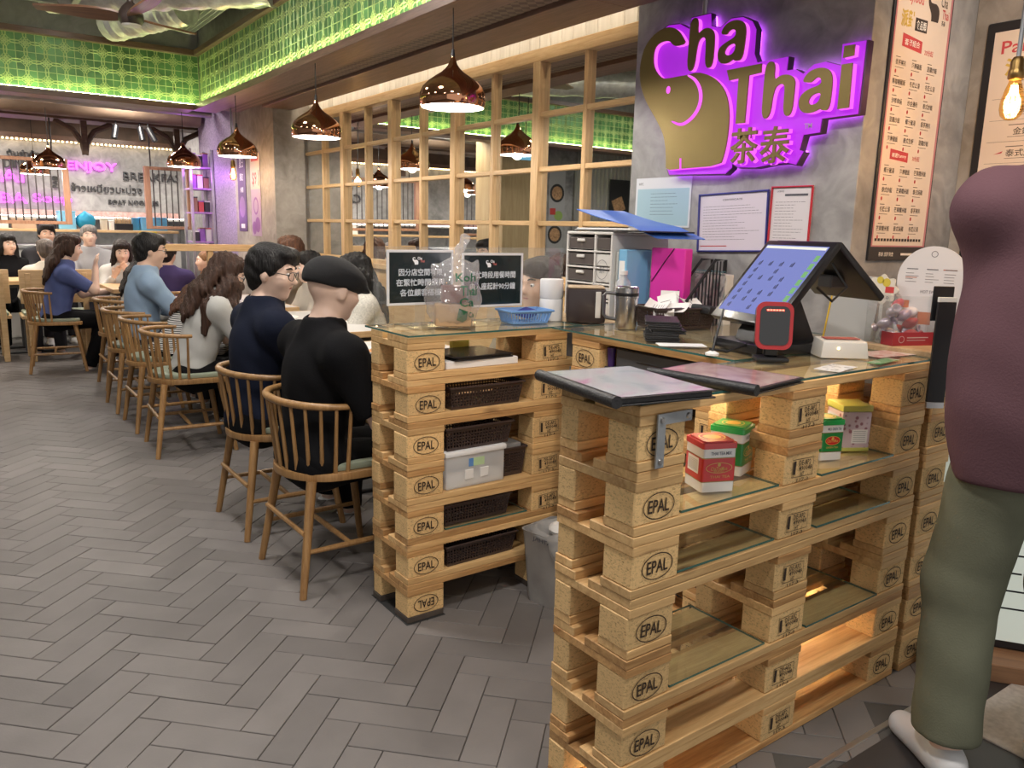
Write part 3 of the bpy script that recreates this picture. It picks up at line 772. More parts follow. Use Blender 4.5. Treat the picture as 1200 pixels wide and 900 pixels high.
def pallet(label, loc, rz, group, blocks, Ln, D, cut_deck=False, cut_bottom=False, flip=False, dirty=False, no_bottom=False, bw=.075, stamps=True):
    t = thing('wooden_pallet', label, 'pallet', loc, rz, group)
    r = RP.uniform
    fy = D - .062
    def bd(name, x0, x1, y0, y1, z0, z1, mat=None, j=.002):
        x0 += r(-j, j); x1 += r(-j, j)
        return bx(name, x0, x1, y0, y1, z0, z1, mat or (pine if RP.random() < .42 else pine_pale), t, .0018)
    dirt = M('grimy_wood', (.07, .055, .045), .7, var=.4, scale=12)
    for (y0, y1) in ((r(0, .003), .1), (fy, D)):
        m = dirt if dirty else None
        if no_bottom or cut_bottom:
            for b0, b1 in blocks: bd('bottom_board', b0, b1, y0, y1, .0006, .022, m)
        else: bd('bottom_board', 0, Ln, y0, y1, .0006, .022, m)
    for i, (b0, b1) in enumerate(blocks):
        j = r(-.004, .004)
        o = bx('block', b0 + j, b1 + j, .002 + r(0, .003), bw + .022, .022, .100, block_mat, t, .003)
        if stamps:
            s = put('stamp', ST_I if (i == 1) else ST_E, ink, o, (r(-.004, .004), -(bw + .022 - .0045) / 2 - .003, r(-.004, .002)), (0, PI if flip else r(-.05, .05), 0))
        bx('block', b0 + j, b1 + j, fy + .002, D - r(0, .003), .022, .100, block_mat, t, .003)
        bd('stringer_board', b0, b1, 0 + r(0, .002), D, .100, .122, j=.001)
    for (y0, y1) in ((r(0, .002), .142), (.182, D)):
        if cut_deck:
            for b0, b1 in blocks: bd('deck_board', b0, b1, y0, y1, .122, .1436)
        else: bd('deck_board', 0, Ln, y0, y1, .122, .1436)
    return t
ORD = ['top', 'second', 'third', 'fourth', 'fifth', 'sixth', 'bottom']
DL, DR = .2686, .2587
for k in range(7):
    z = .144 * (6 - k)
    w = ORD[k] + (' pallet' if k in (0, 6) else ' pallet from the top')
    pallet(w + ' of the shelf counter with dark baskets', (1.2026, 2.2823, z), .011, 'pallets of the basket shelf counter',
           [(0, .145), (.53, .675)], .735, DL, cut_bottom=(k == 2), cut_deck=(k == 3), flip=(k == 6), dirty=(k == 6), no_bottom=(k == 6))
    pallet(w + ' of the near serving counter with the tea tins', (1.1459, 1.1483, z), .018, 'pallets of the near serving counter',
           [(0, .145), (.5275, .6725), (1.055, 1.2)], 1.2, DR, cut_bottom=(k in (0, 3)), cut_deck=(k in (1, 4)))
    pallet(w + ' of the till counter behind', (1.80, 2.17, z), -PI / 2, 'pallets of the till counter', [(0, .145), (.59, .735)], .735, .26, stamps=True)
    pallet(w + ' of the narrow end stack beside the menu stand', (2.375, 1.165, z), .018, 'pallets of the end stack', [(0, .145)], .225, .80, dirty=False)
# base pads
o = bx('rubber_mat', 1.195, 1.352, 2.275, 2.56, -.001, .0006, M('black_rubber', (.02, .02, .02), .8)); tag(o, 'thin black mat under the basket shelf counter', 'mat')

def glass_sheet(name, label, x0, x1, y0, y1, z, rz=0, t=.006, grp=None):
    r = thing(name, label, 'glass sheet', ((x0 + x1) / 2, (y0 + y1) / 2, z), rz, grp); a, b = (x1 - x0) / 2, (y1 - y0) / 2
    MB().add([(-a, -b, t), (a, -b, t), (a, b, t), (-a, b, t)], [(0, 1, 2, 3)]).build('pane', glass, r, smooth=False)
    e = MB(); e.add([(-a, -b, 0), (a, -b, 0), (a, b, 0), (-a, b, 0), (-a, -b, t), (a, -b, t), (a, b, t), (-a, b, t)], [(0, 1, 5, 4), (1, 2, 6, 5), (2, 3, 7, 6), (3, 0, 4, 7)])
    e.build('edge', glass_edge, r, smooth=False)
    return r
glass_sheet('counter_glass', 'glass top on the basket shelf counter', 1.20, 1.94, 2.278, 2.60, 1.0085, .011)
glass_sheet('counter_glass', 'glass top on the near serving counter', 1.15, 2.38, 1.165, 1.425, 1.0085, .018)
glass_sheet('counter_glass', 'glass top on the till counter', 1.79, 2.60, 1.44, 2.27, 1.0085, 0)
G = 1.0155
wt = bx('worktop', 2.07, 2.615, 1.43, 2.76, .986, 1.008, wood('worktop_ply', (.55, .40, .24), (.42, .28, .15), .45, 6, .02)); tag(wt, 'wooden worktop along the sign pillar', 'worktop')
o = bx('worktop', 1.95, 2.068, 2.18, 2.62, .986, 1.008, MATS['worktop_ply']); tag(o, 'small wooden worktop piece at the corner of the two counters', 'worktop')
o = bx('bamboo_board', 2.39, 2.62, 1.17, 1.43, 1.0085, 1.03, wood('bamboo', (.52, .38, .22), (.38, .25, .13), .5, 14, .03)); tag(o, 'bamboo board under the round menu sign', 'board')
o = MB().box(2.15, 2.60, 2.0, 2.70, 0, .985).build('base_cabinet', M('cabinet_dark', (.06, .05, .045), .6), smooth=False); tag(o, 'dark base cabinet under the worktop', 'cabinet')
# glass shelves in the near counter
for lab, x0, x1, z in (('glass shelf under the red tin', 1.30, 1.66, .7425), ('glass shelf under the green and floral tins', 1.83, 2.19, .7425),
                       ('empty glass shelf below the red tin', 1.30, 1.66, .5985), ('empty glass shelf below the floral tin', 1.83, 2.20, .5985),
                       ('lower glass shelf near the corner stamp', 1.30, 1.66, .3105), ('lower glass shelf beside the far blocks', 1.83, 2.19, .3105)):
    glass_sheet('glass_shelf', lab, x0, x1, 1.165, 1.42, z, .018, grp='glass shelves of the near counter')
glass_sheet('glass_shelf', 'glass shelf under the fourth basket', 1.36, 1.72, 2.30, 2.55, .3105, .011)
# corner bracket, small brackets
def bracket():
    t = thing('corner_bracket', 'grey metal angle bracket screwed over the corner stamp', 'bracket', (1.188, 1.1435, .952), .018)
    MB().prism([(0, 0), (.112, 0), (.112, .026), (.026, .026), (.026, .026)], 0, .004)
    p = [(0, -.082), (.024, -.082), (.024, .012), (.105, .012), (.105, .036), (0, .036)]
    m = MB(); n = len(p); v = [(x, 0, z) for x, z in p] + [(x, -.004, z) for x, z in p]
    m.add(v, [tuple(range(n)), tuple(range(2 * n - 1, n - 1, -1))] + [(i, n + i, n + (i + 1) % n, (i + 1) % n) for i in range(n)])
    m.build('plate', zinc, t, smooth=False)
    for x, z in ((.012, -.068), (.012, .022), (.092, .024)): MB().cyl((x, -.003, z), (x, -.008, z), .0075, .005, 10).build('bolt', steel, t)
bracket()
for i, (x, y, z, rz, lab) in enumerate(((1.915, 2.281, .996, .011, 'upper corner'), (1.915, 2.281, .852, .011, 'lower corner'))):
    t = thing('joining_plate', 'small metal joining plate at the %s of the basket counter' % lab, 'bracket', (x, y, z), rz)
    bx('plate', -.03, .03, -.004, 0, -.009, .009, zinc, t, .002)
    for dx in (-.018, .018): MB().cyl((dx, -.003, 0), (dx, -.007, 0), .005, n=10).build('bolt', steel, t)
# lights inside the near counter
for lab, x0, x1, y, z in (('warm light strip under the near counter top', 1.35, 2.25, 1.40, .978), ('warm light strip in the lower shelf of the near counter', 1.75, 2.28, 1.40, .262), ('light strip by the floor behind the near counter corner', 1.22, 1.5, 1.30, .02)):
    t = thing('led_bar', lab, 'light strip', ((x0 + x1) / 2, y, z), .018); l = (x1 - x0) / 2
    bx('housing', -l, l, -.008, .008, .002, .008, white_pl, t, .001); bx('diffuser', -l, l, -.006, .006, -.002, .002, glow('led_bar_light', (1, .80, .52), 40), t, .0005)

# ------------------------------------------------------------------ things on and in the counters
def tin(label, x, y, z, rz, w, d, h, body, lidc, band, stick, logo, logoc, words):
    t = thing('tea_tin', label, 'tin', (x, y, z), rz, 'tea tins')
    def pr(a, b, z0, z1, mat, name, parent=t, c=.006):
        pts = []
        for sx, sy, k in ((1, 1, 0), (-1, 1, 1), (-1, -1, 2), (1, -1, 3)):
            for q in range(4):
                an = k * PI / 2 + q * PI / 6; pts.append((sx * (a - c) + c * math.cos(an), sy * (b - c) + c * math.sin(an)))
        return MB().prism(pts, z0, z1).build(name, mat, parent)
    pr(w / 2, d / 2, 0, h, M('tin_white', (.74, .74, .73), .3, coat=.3), 'body')
    pr(w / 2 + .0006, d / 2 + .0006, h * .22, h * .72, body, 'coloured_wrap')
    for zz in (h * .215, h * .72): pr(w / 2 + .0008, d / 2 + .0008, zz, zz + .002, M('tin_gold', (.30, .22, .08), .35, .7), 'gold_line')
    ld = pr(w / 2 + .002, d / 2 + .002, h * .93, h + .006, lidc, 'lid'); pr(w / 2 - .003, d / 2 - .003, h + .006, h + .010, lidc, 'lid_top', ld, .01)
    sheet([('o', 0, 0, w * .38, d * .33, .003), ('d', 0, 0, w * .26, d * .22)], 'lid_emblem', M('tin_emblem', (.70, .42, .10), .4), ld, lambda u, v: (u, v, h + .0104))
    sheet([('t', words, .004, h * .83, w * .62, .008, .01)], 'band_lettering', M('tin_letter', (.05, .06, .10), .6), t, lambda u, v: (u, -d / 2 - .0008, v))
    if logo == 'ring':
        sheet([('o', 0, h * .52, w * .40, h * .115, .0016), ('d', 0, h * .585, .004, .005), ('t', 'ChaTraMue', 0, h * .505, w * .5, .009, .01), ('t', 'BRAND', 0, h * .45, w * .3, .006, 0), ('t', 'THAI TEA', .004, h * .33, w * .6, .006, 0)], 'front_print', logoc, t, lambda u, v: (u, -d / 2 - .0012, v))
    else:
        sheet([('d', 0, h * .52, w * .33, h * .115)], 'front_medallion', logoc, t, lambda u, v: (u, -d / 2 - .0012, v))
        sheet([('o', 0, h * .52, w * .34, h * .12, .0014), ('t', 'ChaTraMue', 0, h * .515, w * .5, .009, .01), ('d', 0, h * .575, .004, .005), ('t', 'GREEN TEA', 0, h * .34, w * .55, .005, 0)], 'front_print', MATS['tin_emblem'], t, lambda u, v: (u, -d / 2 - .0016, v))
    if stick:
        sheet([('r', -d * .32, h * .36, d * .30, h * .70)], 'sticker', paper, t, lambda u, v: (-w / 2 - .0012, -u, v))
        sheet([('r', -d * .27, h * (.63 - .035 * k), d * .25, h * (.63 - .035 * k) + .0012) for k in range(7)], 'sticker_print', M('print_grey', (.25, .25, .27), .8), t, lambda u, v: (-w / 2 - .0016, -u, v))
    return t
red_p = M('tin_red', (.55, .018, .02), .3, coat=.4); green_p = M('tin_green', (.012, .20, .04), .3, coat=.4)
gp = M('print_gold', (.62, .40, .12), .45)
tin('square tea tin with red lid and red wrap', 1.492, 1.250, .7490, -.36, .088, .088, .116, red_p, M('lid_red', (.55, .03, .035), .3, coat=.5), None, True, 'ring', gp, 'THAI TEA MIX')
tin('square tea tin with green lid standing behind the red tin', 1.650, 1.315, .7490, .35, .088, .088, .118, green_p, M('lid_green', (.02, .36, .08), .3, coat=.5), None, False, 'ring', gp, 'GREEN TEA')
tin('slim green tea tin with a red medallion beside the centre block', 1.985, 1.262, .7490, -.35, .070, .070, .108, green_p, MATS['lid_green'], None, False, 'disc', red_p, 'MILK GREEN TEA')
def floral():
    t = thing('floral_tin', 'pink floral tea tin with a yellow green lid', 'tin', (2.135, 1.285, .7490), -.5, 'tea tins'); w = .090; h = .118
    fm, N, L, B = newmat('floral_print'); tc = N.new('ShaderNodeTexCoord'); v = N.new('ShaderNodeTexVoronoi'); v.inputs['Scale'].default_value = 55; L.new(tc.outputs['Object'], v.inputs['Vector'])
    cr = N.new('ShaderNodeValToRGB'); e = cr.color_ramp.elements; e[0].position = .22; e[0].color = (.30, .13, .16, 1); e[1].position = .36; e[1].color = (.62, .50, .55, 1); L.new(v.outputs['Distance'], cr.inputs[0]); L.new(cr.outputs[0], B.inputs['Base Color']); B.inputs['Roughness'].default_value = .35
    bx('body', -w / 2, w / 2, -w / 2, w / 2, 0, h, fm, t, .006, 2)
    ol = M('tin_olive', (.55, .55, .13), .3, coat=.4)
    bx('lid', -w / 2 - .002, w / 2 + .002, -w / 2 - .002, w / 2 + .002, h, h + .02, ol, t, .005, 2); bx('foot', -w / 2 - .001, w / 2 + .001, -w / 2 - .001, w / 2 + .001, .0, .014, ol, t, .003)
    sheet([('r', -.012, .025, .036, .066)], 'label_panel', paper, t, lambda u, v: (u, -w / 2 - .0006, v))
    sheet([('r', -.008, .060 - .006 * k, .030, .0612 - .006 * k) for k in range(6)], 'label_print', MATS['print_grey'], t, lambda u, v: (u, -w / 2 - .001, v))
    sheet([('r', -.035, .02, .02, .105)], 'side_panel', M('pale_blue_paper', (.58, .60, .70), .5), t, lambda u, v: (-w / 2 - .0006, -u, v))
floral()
def bottle_y():
    t = thing('sauce_bottle', 'slim yellow and white bottle behind the corner stamp block', 'bottle', (1.345, 1.235, .7490))
    yl = M('yellow_plastic', (.80, .62, .02), .35)
    MB().lathe([(.014, 0), (.016, .004), (.016, .03), (0, .03)], 14).build('base', white_pl, t); MB().lathe([(.0162, .03), (.0162, .085), (0, .085)], 14).build('wrap', yl, t)
    MB().lathe([(.016, .085), (.016, .1), (.01, .112), (0, .112)], 14).build('shoulder', white_pl, t); MB().lathe([(.009, .112), (.009, .13), (.004, .142), (0, .142)], 12).build('cap', yl, t)
bottle_y()

def basket(name, label, x, y, z, rz, w, d, h, mat, flare=.015, nx=16, nz=5, loc_parts=True, grp=None, slots=False):
    """open-work plastic basket: floor, rim and four pierced walls"""
    t = thing(name, label, 'basket', (x, y, z), rz, grp)
    th = .0025
    def P(u, v, s, off=0):
        # wall s: 0 front(-y) 1 right 2 back 3 left ; u along 0..1 ; v height 0..1
        f = flare * (1 - v); a, b = w / 2 - f - off, d / 2 - f - off
        c = [(-a, -b), (a, -b), (a, b), (-a, b)]; p, q = c[s], c[(s + 1) % 4]
        return (p[0] + (q[0] - p[0]) * u, p[1] + (q[1] - p[1]) * u, h * v)
    for s in range(4):
        mb = MB(); ln = w if s % 2 == 0 else d; n = max(3, int(nx * ln / w))
        def strip(u0, u1, v0, v1):
            v = [P(u0, v0, s), P(u1, v0, s), P(u1, v1, s), P(u0, v1, s), P(u0, v0, s, th), P(u1, v0, s, th), P(u1, v1, s, th), P(u0, v1, s, th)]
            mb.add(v, [(0, 1, 2, 3), (7, 6, 5, 4), (0, 4, 5, 1), (3, 2, 6, 7), (1, 5, 6, 2), (0, 3, 7, 4)])
        strip(0, 1, 0, .14); strip(0, 1, .82, 1)
        bw_ = .42 / n
        for i in range(n + 1):
            u = i / n; strip(max(0, u - bw_ / 2), min(1, u + bw_ / 2), .14, .82)
        if not slots:
            for j in range(1, nz):
                vv = .14 + .68 * j / nz; strip(0, 1, vv - .03, vv + .03)
        mb.build('wall', mat, t, smooth=False)
    a, b = w / 2 - flare, d / 2 - flare
    MB().box(-a, a, -b, b, 0, .003).build('bottom', mat, t, smooth=False)
    r = MB(); A, Bq = w / 2 + .003, d / 2 + .003
    r.tube([(-A, -Bq, h), (A, -Bq, h), (A, Bq, h), (-A, Bq, h)], .0045, 6, closed=True); r.build('rim', mat, t)
    return t
brown_pl = M('dark_brown_plastic', (.045, .029, .026), .4)
zl = lambda k: .144 * (7 - k) + .0225     # floor of the opening in the k-th pallet from the top
BG = 'dark brown open-work baskets in the shelf counter'
basket('storage_basket', 'long dark basket on the second shelf of the basket counter', 1.525, 2.385, zl(2), .011, .31, .19, .078, brown_pl, .012, 24, 5, grp=BG)
def wbox():
    t = thing('storage_box', 'translucent white storage box with lid between the baskets', 'storage box', (1.485, 2.385, zl(4)), .02)
    m = clear('frosted_plastic', (.92, .93, .94), .8, .72, (.92, .93, .94), .2)
    bx('body', -.125, .125, -.085, .085, 0, .125, m, t, .008, 2); lid = bx('lid', -.131, .131, -.091, .091, .119, .138, M('lid_white', (.80, .80, .80), .35), t, .006, 2)
    bx('tray', -.118, .118, -.078, .078, .004, .05, white_pl, t, .004)
    sheet([('r', -.02, .075, .035, .105)], 'label', M('label_green', (.45, .62, .35), .5), t, lambda u, v: (u, -.0860, v)); sheet([('r', -.02, .075, 0.0, .105)], 'label_photo', M('label_blue', (.10, .25, .55), .5), t, lambda u, v: (u - .012, -.0864, v))
    for x in (-.03, .035): bx('clip', x - .018, x + .018, -.088, -.085, .03, .065, white_pl, t, .002)
wbox()
basket('storage_basket', 'dark basket set on top of the white storage box', 1.50, 2.385, zl(4) + .139, .03, .285, .17, .082, brown_pl, .012, 22, 5, grp=BG)
basket('storage_basket', 'small upright dark basket beside the white storage box', 1.672, 2.40, zl(4), .02, .105, .15, .108, brown_pl, .01, 9, 7, grp=BG)
o = bx('folded_film', -.045, .045, -.055, .055, 0, .02, clear('film', (.9, .9, .92), 1, .4), None, .006, 2); o.location = (1.672, 2.40, zl(4) + .110); tag(o, 'crumpled clear film in the small dark basket', 'plastic film')
basket('storage_basket', 'dark basket standing on the glass shelf of the basket counter', 1.505, 2.40, .3169, .011, .29, .18, .080, brown_pl, .012, 22, 5, grp=BG)
basket('storage_basket', 'lowest dark basket, just above the floor gap of the basket counter', 1.515, 2.385, zl(6), .03, .31, .18, .078, brown_pl, .012, 24, 5, grp=BG)
# menus and papers in the top shelf of the basket counter
def folder(name, label, x, y, z, rz, w, d, cov, inner, thick=.012, spine=True, roll=0):
    t = thing(name, label, 'menu', (x, y, z), rz)
    bx('cover', -w / 2, w / 2, -d / 2, d / 2, 0, .004, black_soft, t, .0015)
    bx('pages', -w / 2 + .012, w / 2 - .006, -d / 2 + .006, d / 2 - .006, .004, .004 + thick, black_soft, t, .001)
    bx('front_cover', -w / 2, w / 2, -d / 2, d / 2, .004 + thick, .007 + thick, black_soft, t, .0015)
    sheet([('r', -w / 2 + .016, -d / 2 + .008, w / 2 - .004, d / 2 - .008)], 'printed_sheet', cov, t, lambda u, v: (u, v, .0074 + thick))
    sheet([('r', -w / 2 + .016, -d / 2 + .008, w / 2 - .004, d / 2 - .008)], 'plastic_film', clear('menu_film', (1, 1, 1), .6, .04, rough=.12), t, lambda u, v: (u, v, .0084 + thick))
    if spine: MB().tube([(-w / 2, -d / 2, .010), (-w / 2, 0, .0105), (-w / 2, d / 2, .010)], .0135, 12).build('spine', black_soft, t)
    return t
def print_mat(name, base, cols, scale):
    m, N, L, B = newmat(name); B.inputs['Roughness'].default_value = .3
    tc = N.new('ShaderNodeTexCoord'); n = N.new('ShaderNodeTexNoise'); n.inputs['Scale'].default_value = scale; n.inputs['Detail'].default_value = 3; n.inputs['Distortion'].default_value = 1.2
    L.new(tc.outputs['Object'], n.inputs['Vector']); cr = N.new('ShaderNodeValToRGB'); e = cr.color_ramp.elements
    e[0].position = .36; e[0].color = rgb(cols[0]); e[1].position = .66; e[1].color = rgb(cols[-1])
    k = e.new(.46); k.color = rgb(base)
    if len(cols) > 2: q = e.new(.57); q.color = rgb(cols[1])
    L.new(n.outputs['Fac'], cr.inputs[0]); L.new(cr.outputs[0], B.inputs['Base Color']); MATS[name] = m
    return m
folder('menu_folder', 'thick black menu folder lying on the corner of the near counter', 1.222, 1.285, G, -.15, .255, .325, print_mat('menu_print', (.36, .37, .39), [(.22, .25, .29), (.36, .32, .36), (.36, .15, .28)], 6), None, .011)
folder('menu_folder', 'black menu folder with pink floral cover lying further along the near counter', 1.520, 1.245, G, .16, .225, .29, print_mat('menu_pink', (.32, .19, .185), [(.20, .09, .10), (.38, .27, .25), (.42, .33, .31)], 9), None, .007)
folder('menu_folder', 'black menu folder on the papers in the top shelf of the basket counter', 1.51, 2.40, zl(1) + .0265, .04, .25, .21, black_soft, None, .006, spine=False)
o = bx('paper_stack', 1.36, 1.66, 2.30, 2.53, zl(1), zl(1) + .026, paper, None, .002); tag(o, 'stack of white papers in the top shelf of the basket counter', 'paper')
def carton():
    t = thing('snack_packet', 'yellow and green packet in the top shelf of the basket counter', 'packet', (1.545, 2.50, zl(1) + .0268), .1)
    bx('body', -.04, .04, .006, .026, 0, .07, M('packet_yellow', (.75, .62, .12), .4), t, .004, 2)
    sheet([('t', 'NI', .0, .05, .03, .024, .02)], 'lettering', M('print_green', (.08, .42, .10), .5), t, lambda u, v: (u, .0052, v))
carton()

# ------------------------------------------------------------------ illuminated sign on the pillar
ELE = [(-0.2122,0.2208),(-0.2332,0.249),(-0.2529,0.2727),(-0.2807,0.2915),(-0.319,0.3027),(-0.3676,0.2979),(-0.4106,0.279),(-0.4478,0.247),(-0.4675,0.2038),(-0.4751,0.1504),(-0.4649,0.0943),(-0.437,0.0361),(-0.3984,-0.015),(-0.3546,-0.066),(-0.317,-0.1158),(-0.2965,-0.1639),(-0.2851,-0.2345),(-0.2839,-0.2759),(-0.206,-0.2733),(0.0108,-0.2709),(0.0259,-0.2297),(0.0353,-0.1801),(0.0393,-0.1235),(0.0373,-0.0739),(0.0251,-0.0233),(0.0025,0.018),(-0.034,0.0543),(-0.0798,0.0816),(-0.1407,0.1006),(-0.191,0.0966),(-0.2431,0.0976),(-0.2964,0.0972),(-0.3349,0.1008),(-0.3704,0.1283),(-0.3922,0.1619),(-0.3964,0.2007),(-0.3898,0.2301),(-0.3688,0.2456),(-0.3362,0.25),(-0.3034,0.2446),(-0.2859,0.2269),(-0.2639,0.2175)]
EAR = [(-0.1909,0.0951),(-0.1505,0.0751),(-0.1213,0.0402),(-0.1096,-0.001),(-0.1197,-0.0436),(-0.157,-0.0805),(-0.2103,-0.1004),(-0.2655,-0.078)]
EYE = [(-0.2946,0.0503)]
SLIT = [(-0.2064,-0.2311),(-0.1979,-0.2316),(-0.1942,-0.2746),(-0.2027,-0.2742)]
H1 = [(-0.1946,0.3106),(-0.1525,0.3099),(-0.1534,0.2426),(-0.1255,0.2611),(-0.0913,0.26),(-0.0654,0.238),(-0.0617,0.199),(-0.0648,0.1079),(-0.1039,0.1099),(-0.1051,0.199),(-0.1106,0.2268),(-0.1325,0.2305),(-0.1507,0.2121),(-0.1615,0.1086),(-0.1996,0.1124),(-0.1968,0.2212)]
A1 = [(-0.0359,0.226),(-0.0111,0.2595),(0.0339,0.2662),(0.0708,0.2547),(0.0893,0.2279),(0.0875,0.1745),(0.0801,0.1147),(0.044,0.1146),(0.0385,0.1243),(0.0123,0.1109),(-0.0254,0.115),(-0.042,0.1398),(-0.0401,0.171),(-0.0136,0.1876),(0.0401,0.2027),(0.0423,0.2261),(0.0234,0.2342),(0.0056,0.2291),(-0.0024,0.2168)]
A1H = [(0.0421,0.1819),(0.0059,0.1775),(-0.0106,0.156),(0.0001,0.1418),(0.0279,0.1397),(0.0444,0.1577)]
T = [(0.0107,0.0863),(0.1729,0.0877),(0.1739,0.0558),(0.118,0.0531),(0.115,-0.1183),(0.0717,-0.1176),(0.0704,0.0483),(0.0253,0.0467)]
H2 = [(0.1918,0.0892),(0.2355,0.0869),(0.233,0.0181),(0.2608,0.0351),(0.3009,0.0326),(0.326,0.0119),(0.3265,-0.0201),(0.3235,-0.1122),(0.2854,-0.1097),(0.2849,-0.0209),(0.2812,0.0001),(0.2602,0.0057),(0.2361,-0.0121),(0.2289,-0.1103),(0.1908,-0.1116),(0.1904,-0.0096)]
A2 = [(0.354,-0.0004),(0.3784,0.0307),(0.4182,0.0393),(0.4556,0.0312),(0.4747,0.0064),(0.4778,-0.0329),(0.4744,-0.1082),(0.4443,-0.1068),(0.4401,-0.099),(0.4075,-0.1111),(0.3727,-0.1094),(0.3492,-0.0867),(0.349,-0.0518),(0.378,-0.0292),(0.4346,-0.0192),(0.4324,0.0008),(0.4148,0.0088),(0.396,-0.0058),(0.3859,-0.0073)]
A2H = [(0.4354,-0.0447),(0.4008,-0.0491),(0.3859,-0.0703),(0.3978,-0.0849),(0.4246,-0.0803),(0.4349,-0.0644)]
ID = [(0.5097,0.0944),(0.5485,0.0935),(0.5482,0.0586),(0.5089,0.0564)]
I = [(0.5068,0.036),(0.5464,0.0357),(0.5484,-0.1075),(0.5058,-0.1086)]
PLATE = [(-0.3445,0.3201),(-0.2798,0.3136),(-0.2253,0.2841),(-0.2156,0.3257),(-0.116,0.3232),(-0.1097,0.2756),(-0.0603,0.2598),(-0.0067,0.2845),(0.0482,0.2797),(0.0947,0.2562),(0.1153,0.2238),(0.1154,0.1365),(0.1329,0.1011),(0.272,0.1012),(0.2698,0.0535),(0.3096,0.052),(0.3435,0.0317),(0.3856,0.0585),(0.4325,0.0601),(0.4936,0.039),(0.4921,0.109),(0.5794,0.1069),(0.5762,-0.1298),(0.4371,-0.1323),(0.4335,-0.1792),(0.3667,-0.1827),(0.3546,-0.2353),(0.3729,-0.2406),(0.3458,-0.2869),(0.3084,-0.2778),(0.2411,-0.2793),(0.164,-0.2882),(0.0824,-0.2844),(0.0473,-0.2678),(0.0478,-0.2834),(0.0169,-0.3061),(-0.2907,-0.297),(-0.3038,-0.2735),(-0.3073,-0.2316),(-0.321,-0.1602),(-0.3418,-0.1116),(-0.3797,-0.0613),(-0.4239,-0.0098),(-0.4606,0.0415),(-0.4863,0.0999),(-0.4954,0.1564),(-0.4878,0.2102),(-0.4679,0.2538),(-0.4326,0.2849),(-0.3926,0.3039)]
HAN = [(0.0439,-0.1215),(0.3264,-0.1402),(0.3371,-0.2749),(0.0595,-0.2668)]
TM = [(0.3807,-0.1504)]
FX = (PI / 2, 0, -PI / 2)      # a panel facing the room from the sign wall
FY = (PI / 2, 0, 0)            # a panel facing the entrance
def sign():
    t = thing('illuminated_sign', 'gold and glowing violet Cha Thai sign with elephant emblem on the pillar', 'sign', (2.62, 2.2, 1.9)); t.rotation_euler = FX
    violet = M('sign_violet', (.28, .03, .42), .35, emit=(.50, .015, .90), estr=.40)
    pink = glow('sign_edge', (.95, .13, 1.0), .85)
    rim = M('sign_rim', (.10, .05, .11), .4, .4)
    put('back_box', poly_plate([PLATE], .032), rim, t, (0, 0, .034))
    put('halo_light', poly_plate([[(u * .97 + .002, v * .97) for u, v in PLATE]], .003), glow('sign_halo', (.55, .08, 1.0), 5), t, (0, 0, .0160))
    put('light_face', poly_plate([[(u * .985 + .002, v * .985) for u, v in PLATE]], .004), violet, t, (0, 0, .0522))
    def letter(name, loops, sm=2):
        lp = [smooth_loop(l, sm) if sm else l for l in loops]
        g = put(name, poly_plate(lp, .006), gold, t, (0, 0, .075))
        put('glowing_edge', poly_plate([[(u + .0035, v - .0025) for u, v in l] for l in lp], .016), pink, g, (0, 0, -.0115))
        return g
    e = letter('elephant_plate', [ELE], 1)
    rb = MB(); n = len(EAR); L_, R_ = [], []
    for i, p in enumerate(EAR):
        a, b = EAR[max(0, i - 1)], EAR[min(n - 1, i + 1)]; d = Vector((b[0] - a[0], b[1] - a[1])).normalized(); w = .0065 * (.35 + 1.0 * math.sin(PI * (i + .5) / n))
        L_.append((p[0] - d.y * w, p[1] + d.x * w)); R_.append((p[0] + d.y * w, p[1] - d.x * w))
    put('ear_line', poly_plate([smooth_loop(L_ + R_[::-1], 2)], .002), pink, e, (0, 0, .0042))
    put('eye_slot', poly_plate([[(EYE[0][0] + .011 * math.cos(a), EYE[0][1] + .015 * math.sin(a)) for a in np.linspace(0, 2 * PI, 20, False)]], .002), pink, e, (0, 0, .0042))
    put('foot_slot', poly_plate([SLIT], .002), pink, e, (0, 0, .0042))
    letter('letter_h', [H1]); letter('letter_a', [A1, A1H]); letter('letter_t', [T], 0); letter('letter_h', [H2]); letter('letter_a', [A2, A2H]); letter('letter_i', [ID, I], 0)
    for i, ch in enumerate('茶泰'):
        u = (HAN[0][0] * (1.5 - i) + HAN[1][0] * (.5 + i)) / 2 + .006; v = -.203 - i * .006
        g = put('character', text_mesh(ch, 1, .014, .004, 3, fit=(.128, .132)), gold, t, (u, v, .0775))
        m = text_mesh(ch, 1, .018, .006, 3, fit=(.133, .137)).copy()
        put('glowing_edge', m, pink, g, (.0035, -.003, -.012))
    put('trademark_letters', text_mesh('TM', 1, .02, fit=(.032, .018)), M('sign_pale', (.45, .35, .5), .4), t, (TM[0][0], TM[0][1], .0548))
    MB().cyl((-.165, .32, .03), (-.165, .80, .03), .011, n=10).build('conduit', M('conduit_grey', (.42, .42, .43), .4, .7), t)
sign()

